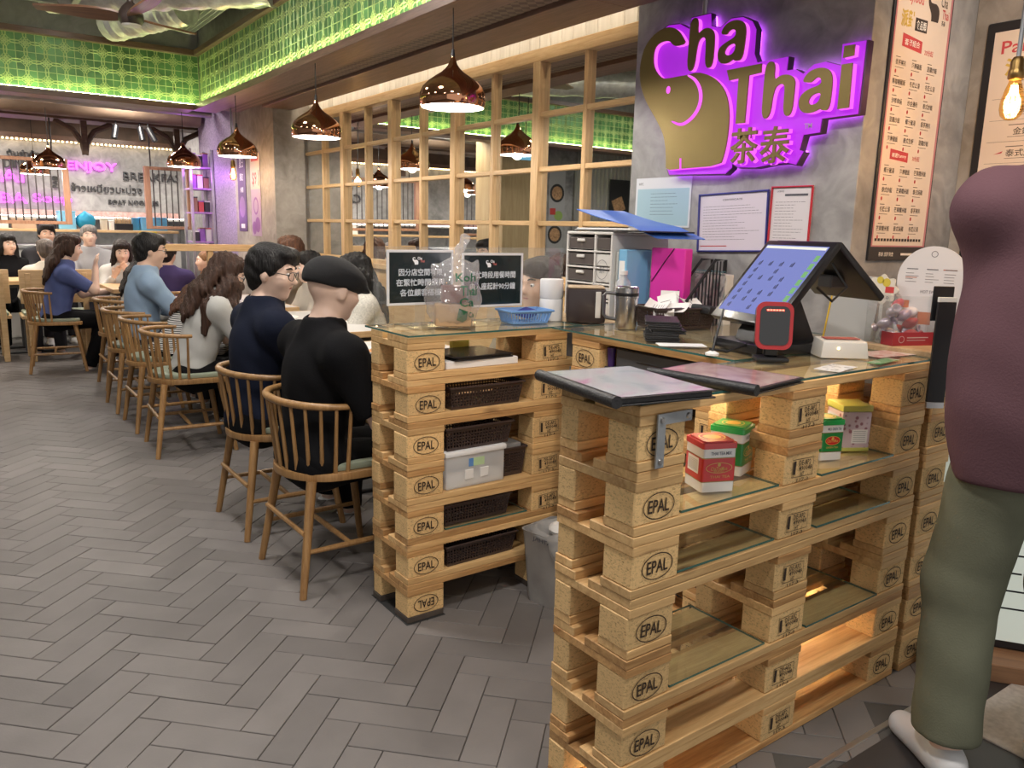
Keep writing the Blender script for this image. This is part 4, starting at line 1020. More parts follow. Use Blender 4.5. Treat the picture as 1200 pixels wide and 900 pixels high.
# ------------------------------------------------------------------ papers and boards on the walls
grey_ink = M('print_ink', (.10, .10, .12), .8); red_ink = M('print_red', (.55, .05, .05), .6)
def lines(u0, u1, v0, v1, n, rnd_, th=.0016, ragged=True):
    it = []
    for k in range(n):
        v = v1 - (v1 - v0) * (k + .5) / n; e = u1 - (rnd_.random() * (u1 - u0) * .45 if ragged else 0)
        u = u0
        while u < e:
            w = rnd_.uniform(.006, .02); it.append(('r', u, v, min(u + w, e), v + th)); u += w + .003
    return it
def framed(name, label, cat, loc, rot, w, h, frame_col, face, fw=.008, prints=(), ang=0, glassy=False):
    t = thing(name, label, cat, loc); t.rotation_euler = rot
    if ang: t.rotation_euler.rotate_axis('Z', ang)
    bx('sheet', -w / 2, w / 2, -h / 2, h / 2, .001, .004, face, t, .0005)
    if fw:
        fm = frame_col
        for a in ((-w / 2, w / 2, h / 2 - fw, h / 2), (-w / 2, w / 2, -h / 2, -h / 2 + fw), (-w / 2, -w / 2 + fw, -h / 2 + fw, h / 2 - fw), (w / 2 - fw, w / 2, -h / 2 + fw, h / 2 - fw)):
            bx('frame_bar', a[0], a[1], a[2], a[3], .001, .011, fm, t, .0015)
    for q, (nm, items, mat) in enumerate(prints): sheet(items, nm, mat, t, lambda u, v: (u, v, .0046 + .0004 * q))
    return t
r = random.Random(4)
framed('certificate', 'clear-sleeved pale blue certificate left of the blue framed one', 'certificate', (2.62, 2.567, 1.494), FX, .335, .215, None, M('paper_pale', (.62, .64, .68), .4), 0,
       [('blue_panel', [('r', -.155, -.1, .158, .06)], M('paper_sky', (.33, .49, .58), .4)), ('heading', [('t', 'WPC', -.135, .082, .03, .012, .01)], grey_ink), ('print_lines', lines(-.07, .10, -.06, .045, 7, r), grey_ink)])
framed('certificate', 'blue framed certificate on the pillar', 'certificate', (2.62, 2.172, 1.411), FX, .352, .238, M('frame_blue', (.03, .035, .22), .4), M('paper_lilac', (.66, .60, .68), .5), .007,
       [('print_lines', lines(-.15, .15, -.075, .07, 13, r, .0014), grey_ink), ('heading', [('t', 'CERTIFICATE', 0, .09, .10, .007, .01)], grey_ink), ('red_note', [('r', -.16, -.096, -.02, -.093)], red_ink)], ang=.035)
framed('certificate', 'red framed licence on the pillar', 'certificate', (2.62, 1.898, 1.437), FX, .182, .218, M('frame_red', (.45, .02, .04), .4), M('paper_rose', (.68, .64, .66), .5), .006,
       [('print_lines', lines(-.07, .07, -.09, .055, 13, r, .0014), grey_ink), ('heading', [('r', -.03, .072, .07, .08), ('t', 'LICENCE', -.05, .09, .03, .006, .01)], grey_ink)])
menu_face = M('menu_cream', (.72, .60, .50), .5); menu_pink = M('menu_border', (.52, .20, .22), .5); menu_black = M('menu_frame', (.015, .014, .016), .4)
DISH = ['泰式炒飯', '泰式生蝦', '冬蔭公湯', '鹹魚肉鬆飯', '青咖喱雞飯', '菠蘿炒飯', '泰式燒雞', '香茅豬扒', '椰汁雞湯', '海南雞飯', '炒金邊粉', '芒果糯米飯', '泰式春卷', '沙嗲串燒']
def party_board():
    w, h = .385, .99
    t = thing('menu_board', 'tall party menu board in black frame with pink border beside the sign', 'menu board', (2.912, 1.64, 1.776)); t.rotation_euler = FY
    bx('backing', -w / 2, w / 2, -h / 2, h / 2, .001, .010, menu_black, t, .002)
    sheet([('r', -w / 2 + .010, -h / 2 + .05, w / 2 - .008, h / 2 - .008)], 'border', menu_pink, t, lambda u, v: (u, v, .0104))
    sheet([('r', -w / 2 + .018, -h / 2 + .055, w / 2 - .022, h / 2 - .022)], 'face', menu_face, t, lambda u, v: (u, v, .0108))
    R = random.Random(9); blk, red, gld, wht = [], [], [], []
    blk_t = []
    red += [('t', 'Partyfood', -.085, .405, .14, .045, .012)]
    gld += [('t', '派對', -.105, .335, .085, .058, .03)]; blk += [('r', -.055, .305, .025, .348)]; wht += [('t', '食品類', -.015, .326, .066, .030, .012)]
    # small emblem of the sign
    ex, ey, s = .09, .395, .16
    blk += [('p', [(ex + u * s - .0, ey + v * s) for u, v in ELE])] ; blk += [('t', 'Cha', .125, .425, .045, .035, .01)]; red += [('t', 'Thai', .14, .385, .045, .032, .01)]; blk += [('t', '茶泰', .13, .355, .025, .018, .01)]
    red += [('p', [(-.125, .245), (.005, .235), (.005, .275), (-.125, .288)]), ('t', '20份起', .055, .243, .06, .020, .01)]; wht += [('t', '套餐組合', -.06, .261, .10, .022, .012)]
    red += [('p', [(-.125, -.135), (-.005, -.142), (-.005, -.108), (-.125, -.1)]), ('t', '30份起', .05, -.125, .05, .018, .01)]; wht += [('t', '精選Yummy', -.065, -.122, .095, .018, .01)]
    for (v0, rows, dv) in ((.19, 5, .064), (-.175, 4, .068)):
        for rr in range(rows):
            for cc in range(3):
                u = -.155 + cc * .105; v = v0 - rr * dv - (cc * .006) * 0
                d = DISH[R.randrange(len(DISH))]
                blk += [('t', d, u + .035, v, .017 * len(d), .019, .008), ('r', u, v + .016, u + .03, v + .018)]
                blk += [('r', u, v - .018, u + .055, v - .0165)]
                red += [('d', u + .006, v - .031, .005, .007)]
    blk += [('r', -.165 + k * .02, -.425, -.165 + k * .02 + .015, -.415) for k in range(16)]
    wht += [('t', '茶泰 派對到會', -.08, -.472, .10, .016, .008), ('r', .02, -.476, .15, -.468)]
    fr = lambda u, v: (u, v, .0113)
    sheet(blk, 'black_print', M('menu_ink', (.05, .035, .03), .7), t, fr); sheet(red, 'red_print', M('menu_red', (.55, .06, .07), .6), t, fr)
    sheet(gld, 'gold_print', M('menu_gold', (.62, .42, .08), .5), t, lambda u, v: (u, v, .0116)); sheet(wht, 'white_print', M('menu_white', (.8, .76, .7), .6), t, lambda u, v: (u, v, .0119))
party_board()
def second_board():
    w, h = .62, 1.0
    t = thing('menu_board', 'menu board in black frame behind the filament bulb', 'menu board', (3.3, 1.588 - w / 2, 1.66)); t.rotation_euler = FX
    bx('backing', -w / 2, w / 2, -h / 2, h / 2, .001, .012, menu_black, t, .004)
    pts = smooth_loop([(-w / 2 + .03, h / 2 - .035), (-w / 2 + .03, -h / 2 + .03), (w / 2 - .03, -h / 2 + .03), (w / 2 - .03, h / 2 - .035)], 0)
    sheet([('p', pts)], 'face', menu_face, t, lambda u, v: (u, v, .0125))
    blk, red, gld = [], [], []; R = random.Random(2)
    red += [('t', 'Partyfood', -.10, .40, .30, .06, .012)]; gld += [('t', '派對食品', -.08, .335, .30, .065, .03)]
    dd = ['泰式炸蝦餅', '越南春卷', '金錢蝦餅', '泰式炒河粉', '招牌咖喱蟹', '滷水無骨鳳爪', '鹽香芝麻雞', '香辣雞翼']
    for k, d in enumerate(dd):
        v = .26 - k * .078
        for cc in range(2):
            u = -.19 + cc * .29
            blk += [('t', d, u + .08, v, .031 * len(d), .027, .006), ('r', u, v - .02, u + .15, v - .0185), ('r', u, v + .022, u + .06, v + .0245), ('r', u - .07, v - .037, u + .2, v - .036)]
            if k in (3, 6, 7): red += [('p', [(u - .04, v - .004), (u - .008, v + .008), (u - .012, v)])]
    fr = lambda u, v: (u, v, .0131)
    sheet(blk, 'black_print', MATS['menu_ink'], t, fr); sheet(red, 'red_print', MATS['menu_red'], t, fr); sheet(gld, 'gold_print', MATS['menu_gold'], t, fr)
second_board()

# ------------------------------------------------------------------ things on the counters
def notice(label, x0, x1, y, z0, z1, rows, hidden=None):
    t = thing('notice_panel', label, 'notice', ((x0 + x1) / 2, y, z0)); t.rotation_euler = FY; w, h = x1 - x0, z1 - z0
    dk = M('notice_dark', (.008, .018, .020), .22, coat=.4)
    bx('panel', -w / 2 + .008, w / 2 - .008, .008, h - .008, .002, .006, dk, t, .001)
    for a in ((-w / 2, w / 2, 0, .009), (-w / 2, w / 2, h - .009, h), (-w / 2, -w / 2 + .009, .009, h - .009), (w / 2 - .009, w / 2, .009, h - .009)):
        bx('frame_bar', a[0], a[1], a[2], a[3], .001, .008, M('notice_frame', (.72, .72, .74), .3), t, .001)
    bx('stem', -.02, .02, -z0 + G, .002, -.003, .001, acrylic, t, .001); bx('foot', -.05, .05, -z0 + G, -z0 + G + .003, -.03, .03, acrylic, t, .001)
    its = []
    for k, (body, wd) in enumerate(rows): its.append(('t', body, 0, h * .60 - k * (h * .185 if len(rows) == 3 else h * .21), wd, h * .125, -.0007))
    ex, ey, s = -.012, h * .80, .045
    its.append(('p', [(ex + u * s, ey + v * s) for u, v in ELE])); its += [('t', 'Cha', ex + .008, ey + .010, .018, .010, .02)]
    sheet(its, 'white_lettering', M('notice_white', (.85, .85, .86), .5, emit=(1, 1, 1), estr=.05), t, lambda u, v: (u, v, .0066))
    sheet([('t', 'Thai', ex + .018, ey, .018, .009, .02)], 'red_lettering', M('notice_red', (.6, .15, .13), .5), t, lambda u, v: (u, v, .0066))
notice('dark notice panel with three lines of white characters behind the plastic bag', 1.245, 1.512, 2.52, 1.088, 1.282, [('因分店空間有限', .175), ('在繁忙時間須與', .195), ('各位顧客搭檯', .165)])
notice('dark notice panel with two lines of white characters beside the blue basket', 1.550, 1.826, 2.52, 1.070, 1.272, [('繁忙時段用餐時間', .205), ('由入座起計90分鐘', .205)])
o = MB().add([(1.215, 2.555, G), (2.06, 2.555, G), (2.06, 2.555, 1.292), (1.215, 2.555, 1.292), (1.215, 2.559, G), (2.06, 2.559, G), (2.06, 2.559, 1.292), (1.215, 2.559, 1.292)], [(0, 1, 2, 3), (7, 6, 5, 4), (0, 4, 5, 1), (3, 2, 6, 7), (1, 5, 6, 2), (0, 3, 7, 4)]).build('acrylic_screen', acrylic, smooth=False)
tag(o, 'long clear acrylic screen standing on the basket counter', 'screen')
def plastic_bag():
    s = Soft(); cx, cy = 0, 0
    s.ell((0, 0, .07), (.078, .055, .075), k=.02); s.ell((0, 0, .11), (.074, .046, .08), k=.03); s.ell((.01, 0, .17), (.05, .03, .03), k=.03)
    s.cone((.0, 0, .17), (.015, 0, .235), .012, .010, .02); s.cone((.015, 0, .22), (.035, 0, .262), .008, .013, .012)
    s.cone((-.045, 0, .155), (-.062, 0, .185), .012, .004, .02); s.cone((.06, 0, .155), (.07, 0, .20), .012, .005, .02)
    s.amp = .0055; s.fr = 62
    s.dispf = lambda X, Y, Z: .004 * np.abs(np.sin(70 * (X + .5 * Y) + 40 * Z + 3 * np.sin(30 * X - 20 * Z))) - .004 * np.abs(np.sin(55 * (Z - .7 * X) + 4 * np.sin(25 * Y + 30 * X)))
    s.cut((0, 0, -1), (0, 0, .001))
    bag = s.mesh(.0045)
    t = thing('plastic_bag', 'knotted clear plastic takeaway bag with green lettering', 'bag', (1.452, 2.415, G + .001), -.45); t.scale = (1.22, 1.1, 1.18)
    film = clear('bag_film', (.95, .95, .96), 2.6, .22, (.9, .9, .92), .10)
    b = put('film', bag, film, t)
    bx('carton', -.052, .052, -.034, .034, .004, .07, M('kraft', (.46, .30, .17), .6), t, .006, 2)
    bx('cup', -.035, .04, -.028, .028, .072, .125, M('brown_drink', (.18, .07, .06), .4), t, .012, 2)
    tr = BVHTree.FromPolygons([v.co.copy() for v in bag.vertices], [tuple(p.vertices) for p in bag.polygons])
    mb = MB()
    for body, u, v, w, h in (('Koh', .034, .150, .06, .024), ('Thai', .042, .112, .048, .028), ('Ca', .036, .078, .042, .026), ('Ca.', .052, .040, .02, .016)):
        co, fs = grab(text_mesh(body, 1, .012, res=2, fit=(w, h)))
        v3 = []
        for p in co:
            hit = tr.ray_cast(Vector((p[0] + u, -.3, p[1] + v)), Vector((0, 1, 0)))
            v3.append((p[0] + u, (hit[0].y if hit[0] else -.02) - .0012, p[1] + v))
        mb.add(v3, fs)
    v3 = []
    for (u, v) in ((.008, .025), (.036, .012), (.04, .05), (.014, .06)):
        hit = tr.ray_cast(Vector((u, -.3, v)), Vector((0, 1, 0))); v3.append((u, (hit[0].y if hit[0] else -.03) - .002, v))
    mb.add(v3, [(0, 1, 2, 3)])
    mb.build('green_lettering', M('bag_green', (.015, .12, .06), .5), b, smooth=False)
plastic_bag()
blue_pl = M('blue_plastic', (.16, .33, .66), .35)
basket('blue_basket', 'small sky blue plastic basket on the basket counter', 1.775, 2.425, G, -.12, .175, .12, .048, blue_pl, .014, 14, 2, slots=True)
o = MB(); o = bx('blue_cloth', -.04, .04, -.03, .03, 0, .018, M('rag_navy', (.02, .03, .22), .8), None, .008, 2); o.location = (1.79, 2.43, G + .036); o.rotation_euler = (.2, -.15, .4); tag(o, 'dark blue cloth lying in the blue basket', 'cloth')
def towel_box():
    t = thing('tissue_roll', 'two white rolls stacked beside the napkin box', 'tissue roll', (1.925, 2.455, G))
    MB().lathe([(.016, 0), (.044, 0), (.046, .006), (.046, .08), (.044, .085), (.016, .085)], 24, closed=True).build('lower_roll', M('tissue', (.74, .74, .75), .8, bump=.1), t)
    MB().lathe([(.016, .086), (.044, .086), (.046, .09), (.046, .155), (.044, .16), (.016, .16)], 24, closed=True).build('upper_roll', MATS['tissue'], t)
towel_box()
def napkin():
    t = thing('napkin_dispenser', 'dark brown napkin dispenser with white napkins between the two counters', 'dispenser', (2.02, 2.36, G), -.65)
    br = M('dispenser_brown', (.035, .024, .024), .25)
    bx('case', -.075, .075, -.055, .055, 0, .13, br, t, .01, 2); bx('top_plate', -.07, .07, -.05, .05, .13, .138, M('tan_lid', (.55, .42, .28), .5), t, .003)
    bx('slot', .035, .055, -.0565, -.053, .02, .12, cream_pl, t, .003)
napkin()
def cabinet():
    t = thing('drawer_tower', 'white plastic drawer tower with smoky drawers by the pillar edge', 'drawer cabinet', (2.35, 2.555, 1.0085), 0)
    cl = M('tower_white', (.62, .60, .57), .45); sm = M('smoky_drawer', (.10, .085, .08), .25, coat=.3)
    # front faces the room (towards -x)
    bx('side_panel', -.16, .16, .135, .145, 0, .34, cl, t, .002); bx('side_panel', -.16, .16, -.145, -.135, 0, .34, cl, t, .002); bx('back', .15, .16, -.135, .135, 0, .34, cl, t, .002)
    bx('top', -.16, .16, -.145, .145, .34, .352, cl, t, .003); bx('divider', -.16, .14, -.045, -.035, 0, .34, cl, t, .002)
    for k in range(5):
        z = .012 + k * .066; bx('shelf', -.16, .15, -.135, .135, z - .008, z - .001, cl, t, .001)
        d = bx('drawer', -.155, .13, -.033, .133, z + .004, z + .052, sm, t, .003); put('handle', cbox(.008, .05, .012), cl, d, (-.146, 0, .012))
        bx('small_drawer', -.155, .13, -.133, -.047, z + .004, z + .052, sm if k == 4 else cl, t, .003)
    sheet([('o', -.09, .20, .035, .04, .002), ('t', '外賣', -.09, .20, .03, .03, 0), ('o', -.09, .10, .035, .04, .002)], 'poster_print', grey_ink, t, lambda u, v: (-.1605, u, v))
cabinet()
def clip_folder():
    t = thing('blue_folder', 'bright blue folder lying open on the drawer tower', 'folder', (2.34, 2.42, 1.362), 0)
    bl = M('folder_blue', (.07, .20, .72), .35); n = 14; mb = MB(); v = []; f = []
    for i in range(n + 1):
        u = i / n; y = .22 - .42 * u; z = .075 * (1 - u) ** 1.6 + .012 - .035 * max(0, u - .7) / .3
        for x in (-.15, .12): v += [(x + .06 * u, y, z), (x + .06 * u, y, z + .003)]
    for i in range(n):
        b = 4 * i; f += [(b + 1, b + 3, b + 7, b + 5), (b, b + 4, b + 6, b + 2), (b, b + 1, b + 5, b + 4), (b + 2, b + 6, b + 7, b + 3)]
    f += [(0, 2, 3, 1), (4 * n, 4 * n + 1, 4 * n + 3, 4 * n + 2)]
    mb.add(v, f).build('cover', bl, t); bx('black_board', -.15, .13, -.19, .24, .0, .006, black_soft, t, .002); bx('papers', -.14, .12, -.1, .23, .006, .014, paper, t, .002)
clip_folder()
def bottle_clear():
    t = thing('water_bottle', 'clear water bottle standing behind the steel tumbler', 'bottle', (2.20, 2.345, G))
    MB().lathe([(.03, 0), (.032, .005), (.032, .13), (.028, .15), (.014, .17), (.014, .18), (0, .18)], 18).build('body', clear('bottle_pet', (.85, .87, .9), 1, .35), t); MB().lathe([(.016, .18), (.016, .195), (0, .195)], 14).build('cap', white_pl, t)
bottle_clear()
def tumbler():
    t = thing('steel_tumbler', 'brushed steel tumbler mug with black handle', 'mug', (2.02, 2.13, G), -.62)
    MB().lathe([(.0, 0), (.036, .0), (.039, .006), (.0395, .11), (.042, .112), (.042, .148), (.038, .152), (.035, .148), (0, .147)], 28).build('body', steel, t)
    MB().lathe([(.0425, .118), (.0432, .122), (.0432, .126), (.0425, .13), (.040, .124)], 28, closed=True).build('band', black_pl, t)
    MB().tube([(-.038, 0, .125), (-.075, 0, .128), (-.085, 0, .118), (-.084, 0, .05), (-.074, 0, .038), (-.038, 0, .032)], .006, 8).build('handle', M('grey_handle', (.08, .08, .085), .4), t)
tumbler()
def files():
    for lab, x, y, rz, w, h, mat in (('sky blue document file standing beside the drawer tower', 2.33, 2.368, 0, .045, .285, M('file_blue', (.20, .46, .70), .45)), ('thin grey document file left of the blue file', 2.33, 2.40, 0, .012, .275, M('file_grey', (.45, .45, .42), .5)), ('bright pink document folder behind the magazine holder', 2.40, 2.24, .04, .035, .295, M('file_pink', (.72, .035, .38), .4))):
        t = thing('document_file', lab, 'file', (x, y, 1.0085), rz)
        if 'pink' in lab:
            bx('cover', -.09, -.045, -.105, .07, 0, h, mat, t, .004); MB().tube([(-.092, .06, h * .55), (-.092, 0, h * .8), (-.092, -.05, h)], .002, 5).build('elastic', black_pl, t)
        else:
            bx('cover', -.12, .02, -w / 2, w / 2, 0, h, mat, t, .003)
            if 'sky' in lab: bx('spine_label', -.1215, -.12, -.016, .016, .13, .24, paper, t, .0003)
files()
def mag():
    t = thing('magazine_holder', 'black slatted magazine holder before the pink folder', 'holder', (2.375, 2.155, 1.0085), 0)
    y = -.05
    MB().tube([(-.11, 0, 0), (.12, 0, 0), (.12, 0, .255), (.06, 0, .255), (-.11, 0, .08)], .006, 6, closed=True).build('frame', black_pl, t)
    MB().tube([(-.11, -.07, 0), (.12, -.07, 0), (.12, -.07, .255), (.06, -.07, .255), (-.11, -.07, .08)], .006, 6, closed=True).build('frame', black_pl, t)
    for k in range(12):
        x = -.10 + k * .019; zt = min(.25, .085 + (x + .10) * 1.03); MB().cyl((x, -.07, .004), (x, -.07, zt), .003, n=6).build('slat', black_pl, t)
        MB().cyl((-.115, -.07 + .006 * k, .0), (-.115, -.07 + .006 * k, .08), .0025, n=6).build('front_slat', black_pl, t)
mag()
basket('receipt_basket', 'dark open-work basket full of receipts beside the till', 2.22, 2.08, G, -.25, .25, .17, .075, brown_pl, .012, 22, 6)
rr = random.Random(21)
def curl(label, x, y, z, w, d, c, rot, prt=True):
    n = 8; mb = MB(); v = []; f = []
    for i in range(n + 1):
        a = c * (i / n - .5); R = d / c
        for s in (-1, 1): v.append((s * w / 2, R * math.sin(a), R * (1 - math.cos(a))))
    for i in range(n): b = 2 * i; f.append((b, b + 1, b + 3, b + 2))
    m = [(p[0], p[1], p[2] + .0006) for p in v]; b = len(v); v2 = v + m; f2 = f + [tuple(q + b for q in reversed(x_)) for x_ in f]
    t = thing('receipt', label, 'receipt', (x, y, z)); t.rotation_euler = rot; mb.add(v2, f2).build('slip', paper, t)
    if prt:
        p = MB()
        for k in range(5):
            a = c * (.2 + .12 * k - .5) * .9; R = d / c - .0012
            p.add([(-w * .36, R * math.sin(a), d / c - R * math.cos(a) + .0), (w * (.1 + .25 * rr.random()), R * math.sin(a), d / c - R * math.cos(a)), (w * .2, R * math.sin(a + .03), d / c - R * math.cos(a + .03)), (-w * .36, R * math.sin(a + .03), d / c - R * math.cos(a + .03))], [(0, 1, 2, 3)])
        p.build('print', grey_ink, t, smooth=False)
RL = ['printed receipt curling up highest in the receipt basket', 'receipt curling over the left end of the receipt basket', 'receipt lying on the right of the receipt basket', 'receipt hanging over the front of the receipt basket', 'receipt tucked in the back of the receipt basket']
for lab, dx, dy, dz, w, d, c, ro in zip(RL, (-.02, -.07, .06, -.06, .02), (.02, .02, -.01, -.06, .05), (.085, .075, .085, .070, .09), (.07, .06, .075, .08, .07), (.10, .09, .10, .10, .09), (1.1, 1.6, 1.4, .8, 1.2), ((.5, -.3, -.9), (.1, -.5, .4), (-.2, .4, -1.9), (.3, -.1, -1.2), (.8, 0, -.9))):
    curl(lab, 2.22 + dx, 2.08 + dy, G + dz, w, d, c, ro)
curl('blank slip leaning on the receipt basket front', 2.10, 2.02, G + .03, .075, .10, .6, (1.1, 0, -.8), False)
o = bx('leather_wallet', -.05, .05, -.04, .04, 0, .03, black_soft, None, .01, 2); o.location = (2.30, 2.0, G + .07); o.rotation_euler = (.1, .1, .3); tag(o, 'black wallet lying on the right end of the receipt basket', 'wallet')
FO = ['lowest', 'second lowest', 'third lowest', 'fourth lowest', 'topmost']
for k in range(5):
    t = thing('bill_folder', '%s black bill folder of the pile beside the till' % FO[k], 'bill folder', (1.94 + rr.uniform(-.008, .008), 1.86 + rr.uniform(-.008, .008), G + .0132 * k), -.7 + rr.uniform(-.12, .12), 'pile of black bill folders')
    bx('cover', -.055, .055, -.10, .10, 0, .0045, black_soft, t, .0015); bx('lining', -.05, .05, -.096, .098, .0045, .008, M('folder_lining', (.05, .05, .055), .5), t, .001); bx('cover', -.055, .055, -.10, .10, .008, .0128, black_soft, t, .0015)
def calendar():
    t = thing('desk_calendar', 'small illustrated desk calendar behind the receipt basket', 'calendar', (2.49, 2.14, 1.0085), -.1)
    bx('stand', -.01, .03, -.085, .085, 0, .20, cream_pl, t, .003); bx('page', -.016, -.012, -.085, .085, .06, .205, print_mat('cal_print', (.50, .42, .40), [(.25, .33, .33), (.62, .58, .55), (.12, .12, .14)], 14), t, .001)
    for k in range(14): MB().tube([(-.017 + .009 * math.cos(a) , -.078 + k * .012, .205 + .007 * math.sin(a)) for a in np.linspace(0, 2 * PI, 8, False)], .0012, 4, closed=True).build('ring', M('ring_teal', (.10, .25, .28), .4), t)
calendar()
def pos():
    t = thing('till_terminal', 'black double-screen till terminal on the counter', 'till', (2.06, 1.53, G), -.26)
    dk = M('till_black', (.012, .012, .014), .3, coat=.2)
    def panel(name, a, b, w, th, scr, parent):
        a, b = Vector(a), Vector(b); ln = (b - a).length; c = (a + b) / 2; ang = math.atan2(b.z - a.z, b.x - a.x)
        e = bpy.data.objects.new(name, cbox(ln, w, th, .006, 2)); link(e, parent); e.location = c; e.rotation_euler = (0, -ang, 0)
        if not e.data.materials: e.data.materials.append(dk)
        if scr:
            sm, N, L, B = newmat('till_screen'); B.inputs['Base Color'].default_value = (.02, .02, .03, 1); B.inputs['Roughness'].default_value = .12
            B.inputs['Emission Color'].default_value = (.22, .26, .62, 1); B.inputs['Emission Strength'].default_value = .62
            s = bx('screen', -ln / 2 + .028, ln / 2 - .02, -w / 2 + .018, w / 2 - .018, th / 2, th / 2 + .001, sm, e, .0003)
            R = random.Random(3); cols = {'screen_keys': [], 'screen_text': [], 'screen_green': [], 'screen_white': []}
            hx, hy = ln / 2 - .022, w / 2 - .022
            cols['screen_white'].append(('r', hx - .012, -hy, hx - .002, hy))
            for k in range(4):
                for q in range(7):
                    u = -hx + .02 + q * .028; v = hy - .035 - k * .05
                    if R.random() < .75: cols['screen_text'] += [('r', u, v, u + .018, v + .005), ('r', u, v + .008, u + .014, v + .012)]
            for q in range(8): cols['screen_green'].append(('r', -hx + .004 + q * .03, -hy + .002, -hx + .026 + q * .03, -hy + .02))
            cm_ = {'screen_text': M('scr_text', (.02, .02, .05), .3), 'screen_green': M('scr_green', (.03, .10, .04), .3, emit=(.25, .5, .2), estr=.45), 'screen_white': M('scr_white', (.1, .1, .1), .3, emit=(.9, .9, .8), estr=.6)}
            for nm, it in cols.items():
                if it: sheet(it, nm, cm_[nm], s, lambda u, v: (u - .004, v, .0008))
        return e
    # staff screen faces -x, leaning back; customer screen faces +x
    panel('staff_display', (-.105, 0, .085), (.095, 0, .325), .315, .022, True, t)
    panel('customer_display', (.29, 0, .165), (.105, 0, .325), .29, .022, False, t)
    MB().prism([(-.10, .0), (.13, .0), (.13, .03), (.06, .16), (-.0, .16), (-.08, .06)], -.05, .05).build('neck', dk, t, rot=(PI / 2, 0, 0))
    bx('base', -.13, .16, -.11, .11, 0, .03, dk, t, .006, 2); bx('port_box', .18, .24, -.04, .02, .19, .23, M('till_grey', (.10, .10, .105), .4), t, .004)
    MB().tube([(.12, -.10, .27), (.16, -.13, .20), (.10, -.14, .16), (.05, -.13, .20)], .004, 6).build('cable', black_pl, t)
pos()
def scanner():
    t = thing('code_scanner', 'black desktop scanner with red rim before the till', 'scanner', (1.875, 1.385, G), -.72)
    def rr_(w, h, c, n=5):
        p = []
        for sx, sz, k in ((1, 1, 0), (-1, 1, 1), (-1, -1, 2), (1, -1, 3)):
            for q in range(n + 1): a = k * PI / 2 + q * PI / 2 / n; p.append((sx * (w - c) + c * math.cos(a), sz * (h - c) + c * math.sin(a)))
        return p
    b = MB().prism(rr_(.046, .062, .022), -.02, .02).build('body', black_pl, t, (0, 0, .098), (PI / 2 - .12, 0, 0))
    MB().prism(rr_(.050, .066, .024), .012, .022).build('red_rim', M('rim_red', (.35, .02, .025), .35), t, (0, 0, .098), (PI / 2 - .12, 0, 0))
    MB().prism(rr_(.040, .054, .018), .022, .024).build('window', M('scan_window', (.03, .032, .036), .12), t, (0, 0, .098), (PI / 2 - .12, 0, 0))
    for k in range(6): put('led', cbox(.006, .004, .003, .0008), glow('led_red', (1, .08, .05), 6), b, (-.02 + k * .008, .043, .025))
    bx('foot', -.045, .045, -.035, .035, 0, .012, black_pl, t, .005, 2); bx('stem', -.02, .02, -.008, .012, .012, .05, black_pl, t, .004)
scanner()
def printer():
    t = thing('white_device', 'small cream white device box with a light beside the till', 'device', (2.13, 1.335, G), -.62)
    MB().add([(-.07, -.045, 0), (.07, -.045, 0), (.07, .045, 0), (-.07, .045, 0), (-.064, -.04, .05), (.064, -.04, .05), (.064, .04, .055), (-.064, .04, .055)], [(0, 3, 2, 1), (4, 5, 6, 7), (0, 1, 5, 4), (1, 2, 6, 5), (2, 3, 7, 6), (3, 0, 4, 7)]).build('case', cream_pl, t, smooth=False, bevel=.006)
    bx('paper_slot', -.05, .05, -.02, .02, .0535, .056, M('slip_red', (.40, .10, .08), .6), t, .001)
    MB().ell((-.02, -.044, .03), (.004, .003, .004), 10, 6).build('indicator', glow('indicator_warm', (1, .75, .35), 4), t)
printer()
o = MB().tube([(1.87, 1.60, G + .004), (1.87, 1.535, G + .004), (1.93, 1.50, G + .03), (1.98, 1.46, G + .02)], .004, 6).build('black_cable', black_pl); tag(o, 'black cable coiled beside the scanner', 'cable')
t = thing('ball_pen', 'black pen on a white stand before the till', 'pen', (1.80, 1.53, G)); MB().lathe([(.02, 0), (.02, .006), (.008, .012), (0, .012)], 16).build('stand', white_pl, t); MB().cyl((0, 0, .01), (.06, .02, .13), .004, .0035, 8).build('barrel', black_pl, t)
def leaning_board():
    t = thing('leaning_clipboard', 'clear document board with yellow edge leaning on the pillar behind the till', 'board', (2.50, 1.53, 1.0085), 0)
    bx('sheet', -.004, .0, -.07, .10, 0, .23, M('smoky_sheet', (.34, .34, .33), .35), t, .001); bx('yellow_edge', -.006, .002, .10, .106, 0, .23, M('edge_yellow', (.60, .40, .03), .4), t, .001); t.rotation_euler = (0, .2, 0)
leaning_board()
def candy_box():
    t = thing('candy_case', 'clear acrylic case of wrapped sweets with red label', 'display case', (2.50, 1.36, 1.0305), -.35)
    w, d, h = .165, .13, .155
    for nm, a in (('front', (-w / 2, w / 2, -d / 2, -d / 2 + .003, 0, h)), ('back', (-w / 2, w / 2, d / 2 - .003, d / 2, 0, h)), ('side', (-w / 2, -w / 2 + .003, -d / 2, d / 2, 0, h)), ('side', (w / 2 - .003, w / 2, -d / 2, d / 2, 0, h)), ('bottom', (-w / 2, w / 2, -d / 2, d / 2, 0, .003))):
        bx(nm + '_sheet', *a, acrylic, t, .0005)
    rd = M('case_red', (.32, .02, .03), .4); bx('label', -w / 2, w / 2, -d / 2 - .001, -d / 2, 0, .042, rd, t, .0003); bx('label', -w / 2 - .001, -w / 2, -d / 2, d / 2 - .08, 0, .042, rd, t, .0003)
    sheet([('o', -.05, .02, .011, .011, .002), ('r', -.03, .024, .05, .027), ('r', -.03, .016, .04, .018)], 'label_print', M('label_pale', (.55, .4, .4), .5), t, lambda u, v: (u, -d / 2 - .0016, v))
